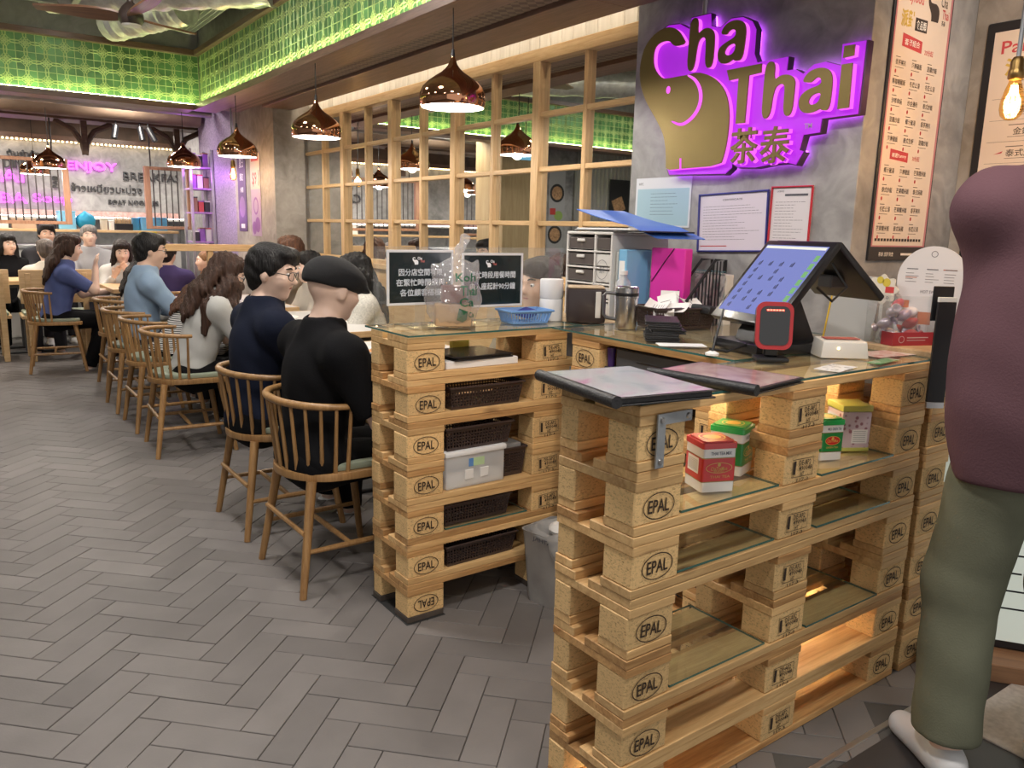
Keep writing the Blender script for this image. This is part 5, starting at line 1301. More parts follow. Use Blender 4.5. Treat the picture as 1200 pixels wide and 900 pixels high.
candy_box()
R5 = random.Random(6)
cols = [M('wrap_silver', (.62, .55, .62), .25, .5), M('wrap_red', (.42, .05, .07), .35), M('wrap_lilac', (.45, .36, .50), .3, .3), M('wrap_white', (.66, .62, .66), .35)]
CW = ['silver', 'dark red', 'lilac', 'white']
pos_ = [(-.045, -.02, .03), (.02, -.025, .03), (.05, .02, .032), (-.02, .03, .03), (-.05, .015, .062), (.03, -.005, .064), (-.01, -.02, .092), (.045, .02, .097), (-.045, -.01, .10), (.0, .025, .12)]
WH = ['bottom left', 'bottom front', 'bottom right', 'bottom back', 'second layer left', 'second layer right', 'upper front', 'upper right', 'upper left', 'topmost']
for k, (dx, dy, dz) in enumerate(pos_):
    c, s_ = math.cos(-.35), math.sin(-.35)
    t = thing('wrapped_sweet', '%s wrapped sweet, %s in the clear case' % (CW[k % 4], WH[k]), 'sweet', (2.50 + c * dx - s_ * dy, 1.36 + s_ * dx + c * dy, 1.0305 + dz), R5.uniform(0, 6), 'wrapped sweets in the clear case'); t.rotation_euler = (R5.uniform(-.8, .8), R5.uniform(-.8, .8), R5.uniform(0, 6))
    MB().ell((0, 0, 0), (.026, .021, .016), 12, 8).build('body', cols[k % 4], t); MB().lathe([(.003, 0), (.016, .014), (.013, .016), (.001, .002)], 10, closed=True).build('twist', cols[k % 4], t, (.022, 0, 0), (0, PI / 2, 0))
def round_sign():
    t = thing('round_menu_sign', 'white round-topped cardboard menu sign standing by the chopsticks', 'menu sign', (2.575, 1.315, 1.0305)); t.rotation_euler = (PI / 2, 0, -PI / 2 + .2)
    R = .105; pts = [(R * math.cos(a), .205 + R * math.sin(a)) for a in np.linspace(-.05, PI + .05, 26)] + [(-.10, 0), (.10, 0)]
    put('card', poly_plate([pts], .004), M('card_white', (.66, .64, .64), .5), t, (0, 0, .004))
    its = [('o', 0, .285, .010, .010, .002)]; r7 = random.Random(8)
    for u in (-.06, 0, .055): its += [('r', u - .018, .235, u + .016, .238)] + [('r', u - .02, .222 - .009 * k, u + r7.uniform(0, .02), .2235 - .009 * k) for k in range(4)]
    its += [('t', 'HOT SWEET', 0, .165, .06, .010, .01)]
    sheet(its, 'print', M('sign_grey', (.18, .17, .18), .6), t, lambda u, v: (u, v, .0066))
    sheet([('r', -.08, .208, -.045, .210), ('r', .03, .235, .07, .238), ('r', -.03, .06, .01, .10), ('r', -.1, .11, -.06, .135)], 'orange_print', M('sign_orange', (.55, .16, .06), .5), t, lambda u, v: (u, v, .0066))
round_sign()
def flyer():
    t = thing('flower_card', 'scalloped price card with yellow flowers behind the sweets', 'card', (2.53, 1.45, 1.0305)); t.rotation_euler = (PI / 2, 0, -PI / 2)
    pts = [((.05 + .006 * math.cos(8 * a)) * math.cos(a), .165 + (.045 + .006 * math.cos(8 * a)) * math.sin(a)) for a in np.linspace(0, 2 * PI, 48, False)]
    put('card', poly_plate([pts], .003), M('card_ivory', (.68, .62, .52), .5), t, (0, 0, .003)); bx('prop', -.006, .006, 0, .13, 0, .002, cream_pl, t, .0005)
    sheet([('d', -.01, .195, .012, .012), ('d', .012, .188, .014, .014)], 'flowers', M('flower_yellow', (.62, .48, .06), .5), t, lambda u, v: (u, v, .005)); sheet([('r', .01, .155, .04, .175)], 'red_box', red_ink, t, lambda u, v: (u, v, .005)); sheet([('t', '$10.0', 0, .138, .05, .012, .02)], 'price', grey_ink, t, lambda u, v: (u, v, .005))
flyer()
t = thing('leaflet_stand', 'white leaflet with orange top edge behind the sweets', 'leaflet', (2.56, 1.535, 1.0085)); t.rotation_euler = (PI / 2, 0, -PI / 2 + .1)
bx('card', -.055, .055, 0, .20, 0, .003, cream_pl, t, .001); sheet([('r', -.053, .185, .053, .198)], 'orange_band', M('band_orange', (.65, .30, .05), .5), t, lambda u, v: (u, v, .0034)); sheet([('o', 0, .13, .03, .03, .003), ('o', -.02, .15, .02, .02, .002), ('o', .02, .155, .02, .02, .002)], 'drawing', grey_ink, t, lambda u, v: (u, v, .0034))
t = thing('bamboo_tray', 'low bamboo tray with arched brown rim beside the sweets', 'tray', (2.585, 1.225, 1.0305))
bx('base', -.03, .03, -.04, .04, 0, .03, wood('tray_brown', (.12, .06, .03), (.07, .03, .02), .5, 8, .03), t, .003)
for k in range(3): MB().tube([(-.032, -.03 + .03 * k + .011 * math.cos(a), .03 + .016 * math.sin(a)) for a in np.linspace(0, PI, 9)], .003, 5).build('arch', MATS['tray_brown'], t)
# bundle of black rods with pale tips hanging at the right end of the counter
RO = ['leftmost', 'second from left', 'third from left', 'middle', 'third from right', 'second from right', 'rightmost']
t = thing('rod_holder', 'dark clip board holding the row of black rods', 'holder', (2.325, 1.150, 1.13)); t.rotation_euler = (0, 0, -.6)
for k in range(7):
    q = thing('black_rod', RO[k] + ' black rod with pale tip in the row beside the standing person', 'rod', (2.300 + .0058 * k, 1.146 - .0040 * k, .897), -.6, 'row of black rods')
    bx('shaft', -.0045, .0045, -.005, .005, 0, .29, black_pl, q, .001); bx('tip', -.0046, .0046, -.0052, .0052, .29, .304, cream_pl, q, .001)
    bx('ferrule', -.0046, .0046, -.0052, .0052, -.018, 0, steel, q, .001)
bx('plate', -.025, .035, .008, .014, .0, .10, black_pl, t, .004)
# sheets lying on the near counter
for lab, x, y, rz, w, d, mat in (('white printed leaflet lying on the glass by the device box', 1.93, 1.215, .2, .13, .07, print_mat('leaf_bw', (.66, .66, .66), [(.2, .2, .22), (.7, .7, .7)], 40)), ('pink printed sheets lying under the sweets case', 2.31, 1.30, -.1, .17, .10, print_mat('leaf_pink', (.55, .42, .40), [(.45, .15, .17), (.62, .56, .55)], 30)), ('green edged leaflet on the glass at the counter end', 2.17, 1.22, .15, .14, .04, print_mat('leaf_green', (.12, .34, .15), [(.05, .25, .1), (.5, .5, .42)], 25)), ('white sheet under the pen before the till', 1.875, 1.72, -.6, .15, .07, paper)):
    o = bx('leaflet', -w / 2, w / 2, -d / 2, d / 2, 0, .0008, mat, None, .0002); o.location = (x, y, G + .0004); o.rotation_euler = (0, 0, rz); tag(o, lab, 'leaflet')
def till_drawer():
    t = thing('cash_drawer', 'dark grey cash drawer in the till counter opening', 'cash drawer', (1.84, 1.97, .8865), -PI / 2)
    gr = M('drawer_grey', (.045, .048, .052), .4)
    bx('case', 0, .41, 0, .26, 0, .092, gr, t, .003); f = bx('front', .004, .406, -.012, 0, .004, .088, M('drawer_face', (.06, .064, .07), .38), t, .003); put('slot', cbox(.20, .003, .005, .001), black_pl, f, (0, -.006, .008))
till_drawer()
t = thing('tape_dispenser', 'small dark purple dispenser beside the cash drawer', 'dispenser', (1.842, 2.0, .8865), 0); bx('base', -.02, .05, -.012, .02, 0, .02, black_pl, t, .004); MB().cyl((.0, .004, .02), (.0, .004, .085), .012, .016, 12).build('cup', M('purple_cup', (.05, .02, .14), .4), t)
def bin_():
    t = thing('waste_bin', 'grey plastic waste bin with white liner between the counters', 'bin', (1.765, 2.135, 0), .2)
    g = M('bin_grey', (.34, .33, .32), .5, var=.2, scale=10); n = 5
    def ring(a, b, z, c):
        p = []
        for sx, sy, k in ((1, 1, 0), (-1, 1, 1), (-1, -1, 2), (1, -1, 3)):
            for q in range(n): an = k * PI / 2 + q * PI / 2 / (n - 1); p.append((sx * (a - c) + c * math.cos(an), sy * (b - c) + c * math.sin(an), z))
        return p
    rings = [ring(.075, .10, 0, .02), ring(.078, .105, .02, .02), ring(.095, .125, .27, .025), ring(.099, .129, .28, .025), ring(.095, .125, .28, .025), ring(.076, .10, .02, .02)]
    mb = MB(); m = len(rings[0]); mb.v = [q for r_ in rings for q in r_]
    for i in range(len(rings) - 1):
        for k in range(m): k2 = (k + 1) % m; mb.f.append((i * m + k, i * m + k2, (i + 1) * m + k2, (i + 1) * m + k))
    mb.f.append(tuple(range(m - 1, -1, -1))); mb.f.append(tuple(5 * m + k for k in range(m)))
    mb.build('tub', g, t)
    s = Soft(); s.ell((0, 0, .27), (.104, .134, .03), k=.02); s.ell((-.085, -.06, .25), (.03, .04, .05), k=.03); s.amp = .006; s.fr = 55; s.ell((0, 0, .30), (.08, .11, .05), k=.01, sub=True)
    put('liner', s.mesh(.006), clear('liner_film', (.9, .9, .9), 1.2, .5, (.8, .8, .8)), t)
    sheet([('t', 'JAHTAN', 0, .262, .11, .02, .02)], 'lettering', grey_ink, t, lambda u, v: (-.1065, -u, v))
    MB().ell((.0, .0, .285), (.05, .06, .03), 10, 6).build('waste_paper', paper, t)
bin_()

# ------------------------------------------------------------------ chairs and tables
cush = M('seat_green', (.27, .31, .23), .5, bump=.08, bscale=60)
def chair_master():
    t = bpy.data.objects.new('spindle_chair', None)
    link(t)
    pts = []
    for k in range(21):
        a = PI / 2 + PI * k / 20; pts.append((-.03 + .195 * math.cos(a), .215 * math.sin(a)))
    seat = [(.21, -.20), (.215, -.17), (.215, .17), (.21, .20), (.17, .22), (.0, .218)] + pts[1:-1] + [(.0, -.218), (.17, -.22)]
    MB().prism(seat, .425, .455).build('seat', chairwood, t, bevel=.006)
    cu = [(x * .90 + .004, y * .90) for x, y in seat]
    MB().prism(cu, .4555, .483).build('cushion', cush, t, bevel=.010)
    for sx, sy in ((-1, -1), (-1, 1), (1, -1), (1, 1)):
        MB().cyl((sx * .222, sy * .222, 0), (sx * .155, sy * .165, .428), .0135, .0195, 12).build('leg', chairwood, t)
    for sy in (-1, 1): MB().tube([(-.197, sy * .203, .17), (0, sy * .203, .17), (.197, sy * .203, .17)], [.009, .012, .009], 8).build('stretcher', chairwood, t)
    MB().tube([(-.02, -.203, .17), (-.02, 0, .17), (-.02, .203, .17)], [.009, .0115, .009], 8).build('stretcher', chairwood, t)
    MB().tube([(-.20, -.195, .24), (-.2, .195, .24)], .0095, 8).build('stretcher', chairwood, t)
    rail = []
    def rp(u):           # u in -1..1 around the back
        a = PI + u * 1.72; x, y = -.035 + .205 * math.cos(a), -.246 * math.sin(a)
        return (x, y, .725 - .012 * abs(u) + .0)
    rail = [rp(u) for u in np.linspace(-1, 1, 33)]
    MB().tube(rail, [.0105 + .0045 * (1 - abs(u) ** 2) for u in np.linspace(-1, 1, 33)], 10).build('back_rail', chairwood, t)
    for u in np.linspace(-.93, .93, 13):
        a = PI + u * 1.72; b = rp(u); lo = (-.03 + .178 * math.cos(a), -.198 * math.sin(a), .45)
        if lo[0] > .18: continue
        MB().cyl(lo, (b[0], b[1], b[2] - .006), .0085, .0065, 8).build('spindle', chairwood, t)
    return t
chair0 = chair_master(); chair_used = [False]
def chair(x, y, rz, label):
    c = chair0 if not chair_used[0] else copy_tree(chair0); chair_used[0] = True
    c.location = (x, y, 0); c.rotation_euler = (0, 0, rz); tag(c, label, 'chair', 'round-backed spindle chairs')
    return c
chair(1.185, 2.885, .02, 'spindle chair under the person in the black flat cap')
chair(1.185, 3.535, .0, 'spindle chair under the man in the navy shirt')
chair(1.14, 5.02, -.05, 'spindle chair under the woman in the pale grey blouse')
chair(1.14, 5.70, .0, 'spindle chair under the woman in the striped top')
chair(1.13, 6.35, .0, 'spindle chair under the man in the pale blue shirt')
chair(1.20, 7.25, .0, 'spindle chair under the long-haired woman in white and black')
chair(.775, 8.30, -.12, 'spindle chair under the woman in the blue blouse')
chair(1.67, 7.90, PI / 2, 'spindle chair under the person in the purple top')
chair(1.50, 9.10, -PI / 2, 'spindle chair under the drinking woman behind the far oak table')
chair(2.22, 8.45, PI, 'spindle chair under the fair-haired child')
top_w = M('table_white', (.66, .65, .63), .35)
def table(label, x0, x1, y0, y1, z=.75, top=None):
    t = thing('dining_table', label, 'table', ((x0 + x1) / 2, (y0 + y1) / 2, 0), 0, 'dining tables'); a, b = (x1 - x0) / 2, (y1 - y0) / 2
    bx('top_core', -a + .012, a - .012, -b + .012, b - .012, z - .03, z, top or top_w, t, .002)
    for q in ((-a, a, -b, -b + .012), (-a, a, b - .012, b), (-a, -a + .012, -b + .012, b - .012), (a - .012, a, -b + .012, b - .012)): bx('edge_strip', q[0], q[1], q[2], q[3], z - .036, z + .001, oak, t, .002)
    bx('apron', -a + .05, a - .05, -b + .05, b - .05, z - .07, z - .036, M('table_dark', (.03, .03, .03), .5), t, .002)
    for sy in (-1, 1):
        MB().cyl((0, sy * b * .6, .02), (0, sy * b * .6, z - .07), .03, n=12).build('post', MATS['table_dark'], t); bx('foot', -.25, .25, sy * b * .6 - .04, sy * b * .6 + .04, 0, .02, MATS['table_dark'], t, .004)
table('white-topped table nearest the basket counter', 1.50, 2.15, 2.72, 3.93)
table('white-topped table before the woman with the phone', 1.50, 2.15, 4.30, 5.55)
table('white-topped table before the man in the pale blue shirt', 1.50, 2.15, 5.80, 7.05)
table('oak table before the woman in the blue blouse', 1.22, 1.95, 8.0, 8.8, .74, oak)
table('oak table of the group on the far left', .20, 1.05, 9.35, 10.0, .74, oak)
pl = M('porcelain', (.72, .72, .70), .25)
def plate(x, y, z, r, label, h=.018, fill=None):
    t = thing('plate', label, 'plate', (x, y, z), 0, 'dishes on the tables')
    MB().lathe([(0, .0), (r * .6, 0), (r, h), (r * .98, h + .002), (r * .6, .004), (0, .004)], 24).build('dish', pl, t)
    if fill: MB().ell((0, 0, .006), (r * .62, r * .58, .022), 14, 6).build('food', fill, t)
fd1 = M('food_orange', (.50, .20, .05), .5, var=.4, scale=40); fd2 = M('food_brown', (.22, .12, .05), .5, var=.4, scale=40)
plate(1.72, 2.98, .7515, .12, 'white plate of food before the person in the cap', .02, fd2)
plate(1.70, 3.50, .7515, .12, 'white plate of food before the man in navy', .02, fd1)
plate(1.72, 5.0, .7515, .12, 'white plate before the woman with the phone', .02, fd2)
plate(1.75, 6.3, .7515, .13, 'white plate before the man in the pale blue shirt', .02, fd1)
plate(1.5, 8.35, .7415, .12, 'white plate on the far oak table', .02, fd2)
def cup(x, y, z, label, mat, h=.12, r=.034):
    t = thing('drinking_glass', label, 'glass', (x, y, z), 0, 'drinks on the tables')
    MB().lathe([(0, 0), (r * .75, 0), (r, h), (r - .002, h), (r * .75 - .002, .004), (0, .004)], 18).build('glass', clear('glass_cup', (.95, .97, .97), 1, .05), t); MB().lathe([(0, .005), (r * .74, .005), (r * .93, h * .78), (0, h * .78)], 18).build('drink', mat, t)
    MB().cyl((0, 0, .01), (r * .6, 0, h * 1.5), .003, n=6).build('straw', M('straw_pink', (.5, .1, .2), .4), t)
thai = M('thai_tea', (.62, .22, .04), .3)
cup(1.62, 4.72, .7515, 'glass of orange milk tea between the two near tables', thai, .15, .038)
cup(1.85, 3.30, .7515, 'glass of orange milk tea on the table nearest the counter', thai)
cup(1.80, 5.25, .7515, 'glass of pale drink on the middle table', M('pale_drink', (.6, .55, .45), .3))
t = thing('paper_menu', 'white printed sheet on the table behind the cap', 'paper', (1.58, 2.83, .7515), .2); bx('sheet', -.10, .10, -.14, .14, 0, .002, paper, t, .0005); sheet([('r', -.08, .12 - .02 * k, .02 + .05 * ((k * 7) % 5) / 5, .126 - .02 * k) for k in range(12)], 'print', MATS['print_grey'], t, lambda u, v: (u, v, .0024))

# ------------------------------------------------------------------ people
def rotm(yaw, pitch=0, roll=0):
    cy, sy, cp, sp, cr, sr = math.cos(yaw), math.sin(yaw), math.cos(pitch), math.sin(pitch), math.cos(roll), math.sin(roll)
    Rz = np.array([[cy, -sy, 0], [sy, cy, 0], [0, 0, 1]]); Ry = np.array([[cp, 0, sp], [0, 1, 0], [-sp, 0, cp]]); Rx = np.array([[1, 0, 0], [0, cr, -sr], [0, sr, cr]])
    return Rz @ Ry @ Rx
def ik(a, c, l1, l2, pole):
    a, c, pole = map(np.array, (a, c, pole)); d = c - a; L = np.linalg.norm(d); L2 = min(L, (l1 + l2) * .998); d = d / (L + 1e-9); c = a + d * L2
    x = (l1 * l1 - l2 * l2 + L2 * L2) / (2 * L2); h = math.sqrt(max(l1 * l1 - x * x, 0)); p = pole - d * (pole @ d); p = p / (np.linalg.norm(p) + 1e-9)
    return a + d * x + p * h, c
skins = [M('skin_a', (.64, .42, .31), .5, var=.05, scale=30), M('skin_b', (.74, .52, .41), .5, var=.05, scale=30), M('skin_c', (.58, .36, .25), .5, var=.05, scale=30)]
lip = M('lips', (.40, .14, .12), .45); eye_w = M('eye_white', (.75, .73, .70), .25); eye_d = M('eye_dark', (.02, .012, .008), .15)
def hairmat(name, c):
    return M(name, c, .5, 0, var=.6, scale=70, stretch=(1, 1, .05), bump=.8, bscale=140, spec=.28)
h_blk = hairmat('hair_black', (.008, .007, .007)); h_brn = hairmat('hair_brown', (.045, .022, .014)); h_aub = hairmat('hair_auburn', (.085, .035, .018)); h_gry = hairmat('hair_grey', (.22, .21, .20)); h_dk = hairmat('hair_dark', (.018, .011, .009))
def person(label, loc, rz, s=1.0, pose='sit', lean=.12, side=0, twist=0, head=(0, 0), hands=None, hair='short', hm=h_blk, shirt=None, sleeve='short', pants=None, shoes=None, skin=0, fem=False, h=.012, glasses=False, knees=None, feet=None, wrinkle=.0, beard=False, extra_hair=(), hem=None, bare=False, wide=1.0, face=True):
    t = thing('person', label, 'person', loc, rz)
    t.scale = (s, s, s); sk = skins[skin]
    A = np.array
    hz = .555 if pose == 'sit' else .95
    hip = A([0, 0, hz]); Rt = rotm(twist, lean, side); d = Rt @ A([0, 0, 1.]); lat = Rt @ A([0, 1., 0]); fw = Rt @ A([1., 0, 0])
    waist = hip + d * .17; chest = hip + d * .34; neck = hip + d * .50
    sw = (.162 if fem else .185) * wide
    shl = {1: neck - d * .06 + lat * sw, -1: neck - d * .06 - lat * sw}
    H = rotm(head[0] + twist, head[1], side * .5); hc = neck + d * .075 + H @ A([.022, 0, .098])
    P = lambda x, y, z: hc + H @ A([x, y, z])
    if hands is None: hands = {1: (.42, .12, hz + .18), -1: (.42, -.12, hz + .18)} if pose == 'sit' else {1: (.05, .27, .82), -1: (.05, -.27, .82)}
    arm = {}
    for q in (1, -1):
        el, wr = ik(shl[q], hands[q], .285, .25, (-.35, q * (.5 if pose == 'sit' else .12), -.8)); arm[q] = (el, wr)
    leg = {}
    for q in (1, -1):
        hj = hip + A([0, q * .088, -.01])
        if pose == 'sit':
            kn = A(knees[q]) if knees else hip + A([.42, q * .11, -.01]); ft = A(feet[q]) if feet else A([.40, q * .12, .075])
        else:
            kn = A(knees[q]) if knees else A([.03, q * .095, .50]); ft = A(feet[q]) if feet else A([0, q * .11, .075])
        leg[q] = (hj, kn, ft)
    W = wide
    # body -----------------------------------------------------------
    b = Soft()
    b.ell(hip, (.115, .16 * W, .115), Rt, .05); b.ell(waist, (.10, .135 * W, .14), Rt, .06); b.ell(chest, (.115, .155 * W, .16), Rt, .06)
    for q in (1, -1): b.cone(shl[q], neck + d * .035, .046, .05, .05)
    b.cone(shl[1], shl[-1], .055, .055, .05); b.cone(neck - d * .05, hc + H @ A([-.018, 0, -.05]), .058, .050, .03)
    b.ell(P(-.012, 0, .030), (.097, .077, .093), H, .02); b.ell(P(.020, 0, -.012), (.072, .064, .082), H, .03); b.ell(P(.024, 0, -.055), (.060, .052, .052), H, .03); b.ell(P(.058, 0, -.088), (.026, .026, .022), H, .025)
    if face:
        b.cone(P(.086, -.026, .030), P(.086, .026, .030), .010, .010, .02)
        for q in (1, -1): b.ell(P(.104, q * .031, .010), (.018, .017, .012), H, .016, sub=True); b.ell(P(.062, q * .036, -.022), (.03, .026, .028), H, .025)
        b.cone(P(.090, 0, .012), P(.110, 0, -.022), .008, .0125, .012); b.ell(P(.098, .010, -.026), (.010, .008, .007), H, .008); b.ell(P(.098, -.010, -.026), (.010, .008, .007), H, .008)
        b.cone(P(.080, -.017, -.053), P(.080, .017, -.053), .010, .010, .01)
    for q in (1, -1): b.ell(P(-.004, q * .077, -.004), (.021, .010, .033), H @ rotm(q * .35), .010)
    for q in (1, -1):
        el, wr = arm[q]; b.cone(shl[q], el, .048 * W, .038, .03); b.cone(el, wr, .039, .027, .02)
        dr = (wr - el) / np.linalg.norm(wr - el); up = np.cross(dr, A([0, 1., 0])); up = up / (np.linalg.norm(up) + 1e-9); sd = np.cross(up, dr)
        pc = wr + dr * .045; Rh = np.stack([dr, sd, up], 1); b.ell(pc, (.05, .038, .018), Rh, .015)
        for k, ln in enumerate((.062, .070, .066, .052)):
            o_ = wr + dr * .085 + sd * (.027 - .018 * k); m_ = o_ + dr * ln * .5 - up * .006; e_ = m_ + dr * ln * .38 - up * .022
            b.cone(o_ - dr * .02, m_, .0095, .009, .006); b.cone(m_, e_, .009, .0075, .004)
        o_ = wr + dr * .025 + sd * .033 * q; m_ = o_ + dr * .035 + sd * .022 * q - up * .01; b.cone(o_, m_, .012, .010, .008); b.cone(m_, m_ + dr * .03 - up * .006, .010, .008, .004)
        hj, kn, ft = leg[q]
        b.cone(hj, kn, .078, .052, .04); b.cone(kn, ft, .052, .036, .03); b.cone(ft + A([-.02, 0, -.035]), ft + A([.14, q * .02, -.05]), .034, .026, .03)
    put('body', b.mesh(h), sk, t)
    # face details ---------------------------------------------------
    if face:
        for q in (1, -1):
            e = MB().ell((0, 0, 0), (.0125, .0125, .0105), 10, 8).build('eye', eye_w, t, tuple(P(.0805, q * .031, .010))); e.rotation_euler = Matrix(H.tolist()).to_euler()
            MB().ell((.0088, 0, -.001), (.0050, .0055, .0058), 8, 6).build('iris', eye_d, e)
            br = MB().tube([tuple(P(.0955, q * .014, .034)), tuple(P(.0955, q * .030, .040)), tuple(P(.080, q * .048, .034))], [.003, .0042, .0022], 5).build('eyebrow', hm if hair != 'bald' else h_dk, t)
        MB().tube([tuple(P(.086, .021, -.053)), tuple(P(.0925, .008, -.0505)), tuple(P(.0925, -.008, -.0505)), tuple(P(.086, -.021, -.053))], [.002, .0042, .0042, .002], 6).build('mouth', lip, t)
        if glasses:
            g = MB()
            for q in (1, -1):
                g.tube([tuple(P(.108 - .010 * abs(math.cos(a)) * (1 if math.cos(a) * 1 > 0 else .2), q * (.033 + .024 * math.cos(a)), .006 + .019 * math.sin(a))) for a in np.linspace(0, 2 * PI, 16, False)], .0018, 5, closed=True)
                g.tube([tuple(P(.100, q * .057, .012)), tuple(P(.04, q * .080, .014)), tuple(P(-.015, q * .080, .006))], .002, 5)
            g.tube([tuple(P(.110, .010, .010)), tuple(P(.113, 0, .013)), tuple(P(.110, -.010, .010))], .0018, 5); g.build('glasses', black_pl, t)
    # hair -----------------------------------------------------------
    if hair != 'bald':
        hs = Soft(); n = H @ A([.80, 0, -.60]); pt = P(.058, 0, .036)
        hs.ell(P(-.020, 0, .038), (.107, .088, .098), H, .02, cut=[(n, pt)])
        hs.ell(P(-.055, 0, -.02), (.058, .076, .075), H, .03)
        if hair == 'short':
            hs.ell(P(.050, .012, .092), (.056, .068, .036), H, .03); hs.ell(P(.074, .03, .070), (.028, .04, .026), H, .02)
            for q in (1, -1): hs.ell(P(.014, q * .074, .03), (.032, .016, .036), H, .015)
            hs.amp = .0045; hs.fr = 75
        elif hair in ('long', 'longback'):
            hs.ell(P(.045, 0, .085), (.058, .074, .04), H, .03)
            for q in (1, -1): hs.ell(P(.012, q * .073, .0), (.040, .020, .080), H, .02)
            bk = P(-.075, 0, -.03); dn = A([0, 0, -1.]); back = -fw
            for y_ in (-.06, -.03, 0, .03, .06):
                a_ = P(-.07, y_, -.02); e_ = neck + lat * y_ * 1.5 - fw * .135 - d * (.16 + .03 * math.cos(y_ * 60))
                m_ = neck + lat * y_ * 1.35 - fw * .10 + d * .02
                hs.cone(a_, m_, .042, .040, .03); hs.cone(m_, e_, .040, .020, .03)
            if hair == 'long':
                for q in (1, -1):
                    a_ = P(.015, q * .075, -.03); m_ = neck + lat * q * .095 + fw * .02 - d * .02; e_ = neck + lat * q * .105 + fw * .07 - d * .20
                    hs.cone(a_, m_, .026, .030, .03); hs.cone(m_, e_, .030, .014, .03)
            hs.dispf = lambda X, Y, Z: .0045 * np.sin(165 * (Y + .15 * X) + 2.2 * np.sin(9 * Z)) + .0035 * np.sin(190 * (X - .2 * Y) + 2.0 * np.sin(11 * Z + 1))
        elif hair == 'tied':
            hs.ell(P(-.11, 0, .0), (.04, .045, .045), H, .02); hs.amp = .003; hs.fr = 80
        for a_, e_, r0, r1 in extra_hair: hs.cone(a_, e_, r0, r1, .03)
        put('hair', hs.mesh(max(h * .8, .007)), hm, t)
    # shirt ----------------------------------------------------------
    g = .014
    c = Soft(); hp = hip + d * (-.04 if hem is None else hem)
    hemcut = [(-d, hp)]
    c.ell(hip + d * .02, (.128, .172 * W, .13), Rt, .06, cut=hemcut); c.ell(waist, (.120, .152 * W, .15), Rt, .06, cut=hemcut); c.ell(chest, (.132, .172 * W, .165), Rt, .06, cut=hemcut)
    if fem: c.ell(chest + fw * .075 + d * .0, (.05, .12, .06), Rt, .05)
    for q in (1, -1): c.cone(shl[q], neck + d * .025, .060, .062, .05)
    if pose == 'stand': c.ell(hip + d * .12, (.155, .222 * W, .52), Rt, .06, cut=hemcut + [(d, shl[1] - d * .02)])
    c.cone(shl[1], shl[-1], .068, .068, .06); c.cone(neck - d * .09, neck + d * .048, .092, .074, .05, cut1=-.004)
    for q in (1, -1):
        el, wr = arm[q]; c.cone(shl[q], el, .066 * W, .060 * W, .04, cut1=(.0 if sleeve == 'long' else -.05))
        if sleeve == 'long': c.cone(el, wr, .056, .040, .03, cut1=-.02)
    c.cone(neck + d * .036, neck + d * .14, .061, .066, .004, sub=True); c.sm = 2
    if wrinkle: c.amp = wrinkle; c.fr = 34
    put('shirt', c.mesh(h), shirt, t)
    # trousers -------------------------------------------------------
    c = Soft(); c.ell(hip, (.125, .17 * W, .12), Rt, .05)
    for q in (1, -1):
        hj, kn, ft = leg[q]; c.cone(hj, kn, .094 if pose == 'sit' else .108, .072 if pose == 'sit' else .086, .05); c.cone(kn, ft + A([0, 0, .02]), .070 if pose == 'sit' else .084, .062 if pose == 'sit' else .078, .03, cut1=-.01 if not bare else -.20)
    if wrinkle: c.amp = wrinkle * 1.2; c.fr = 30
    put('trousers', c.mesh(h), pants, t)
    for q in (1, -1):
        hj, kn, ft = leg[q]; a_ = 0
        f = Soft(); f.cone(ft + A([-.03, 0, -.03]), ft + A([.03, 0, -.02]), .042, .044, .02); f.cone(ft + A([.0, 0, -.038]), ft + A([.155, q * .025, -.046]), .044, .036, .03); f.cut((0, 0, -1), (0, 0, ft[2] - .0745))
        put('shoe', f.mesh(.009), shoes or white_pl, t)
    t['_dbg'] = 0; del t['_dbg']
    return t
cl = lambda n, c, **k: M('cloth_' + n, c, .9, bump=.15, bscale=220, spec=.12, **k)
blackc = cl('black', (.006, .006, .007)); navy = cl('navy', (.010, .013, .026)); jean = cl('jean', (.03, .04, .07)); charcoal = cl('charcoal', (.03, .03, .035)); creamc = cl('cream', (.58, .54, .46))
stripe, N, L, B = newmat('cloth_stripe'); tc = N.new('ShaderNodeTexCoord'); wv_ = N.new('ShaderNodeTexWave'); wv_.bands_direction = 'Z'; wv_.inputs['Scale'].default_value = 22; L.new(tc.outputs['Object'], wv_.inputs[0]); cr_ = N.new('ShaderNodeValToRGB'); cr_.color_ramp.interpolation = 'CONSTANT'; cr_.color_ramp.elements[0].color = (.02, .02, .025, 1); cr_.color_ramp.elements[1].position = .42; cr_.color_ramp.elements[1].color = (.62, .61, .58, 1); L.new(wv_.outputs['Fac'], cr_.inputs[0]); L.new(cr_.outputs[0], B.inputs['Base Color']); B.inputs['Roughness'].default_value = .85

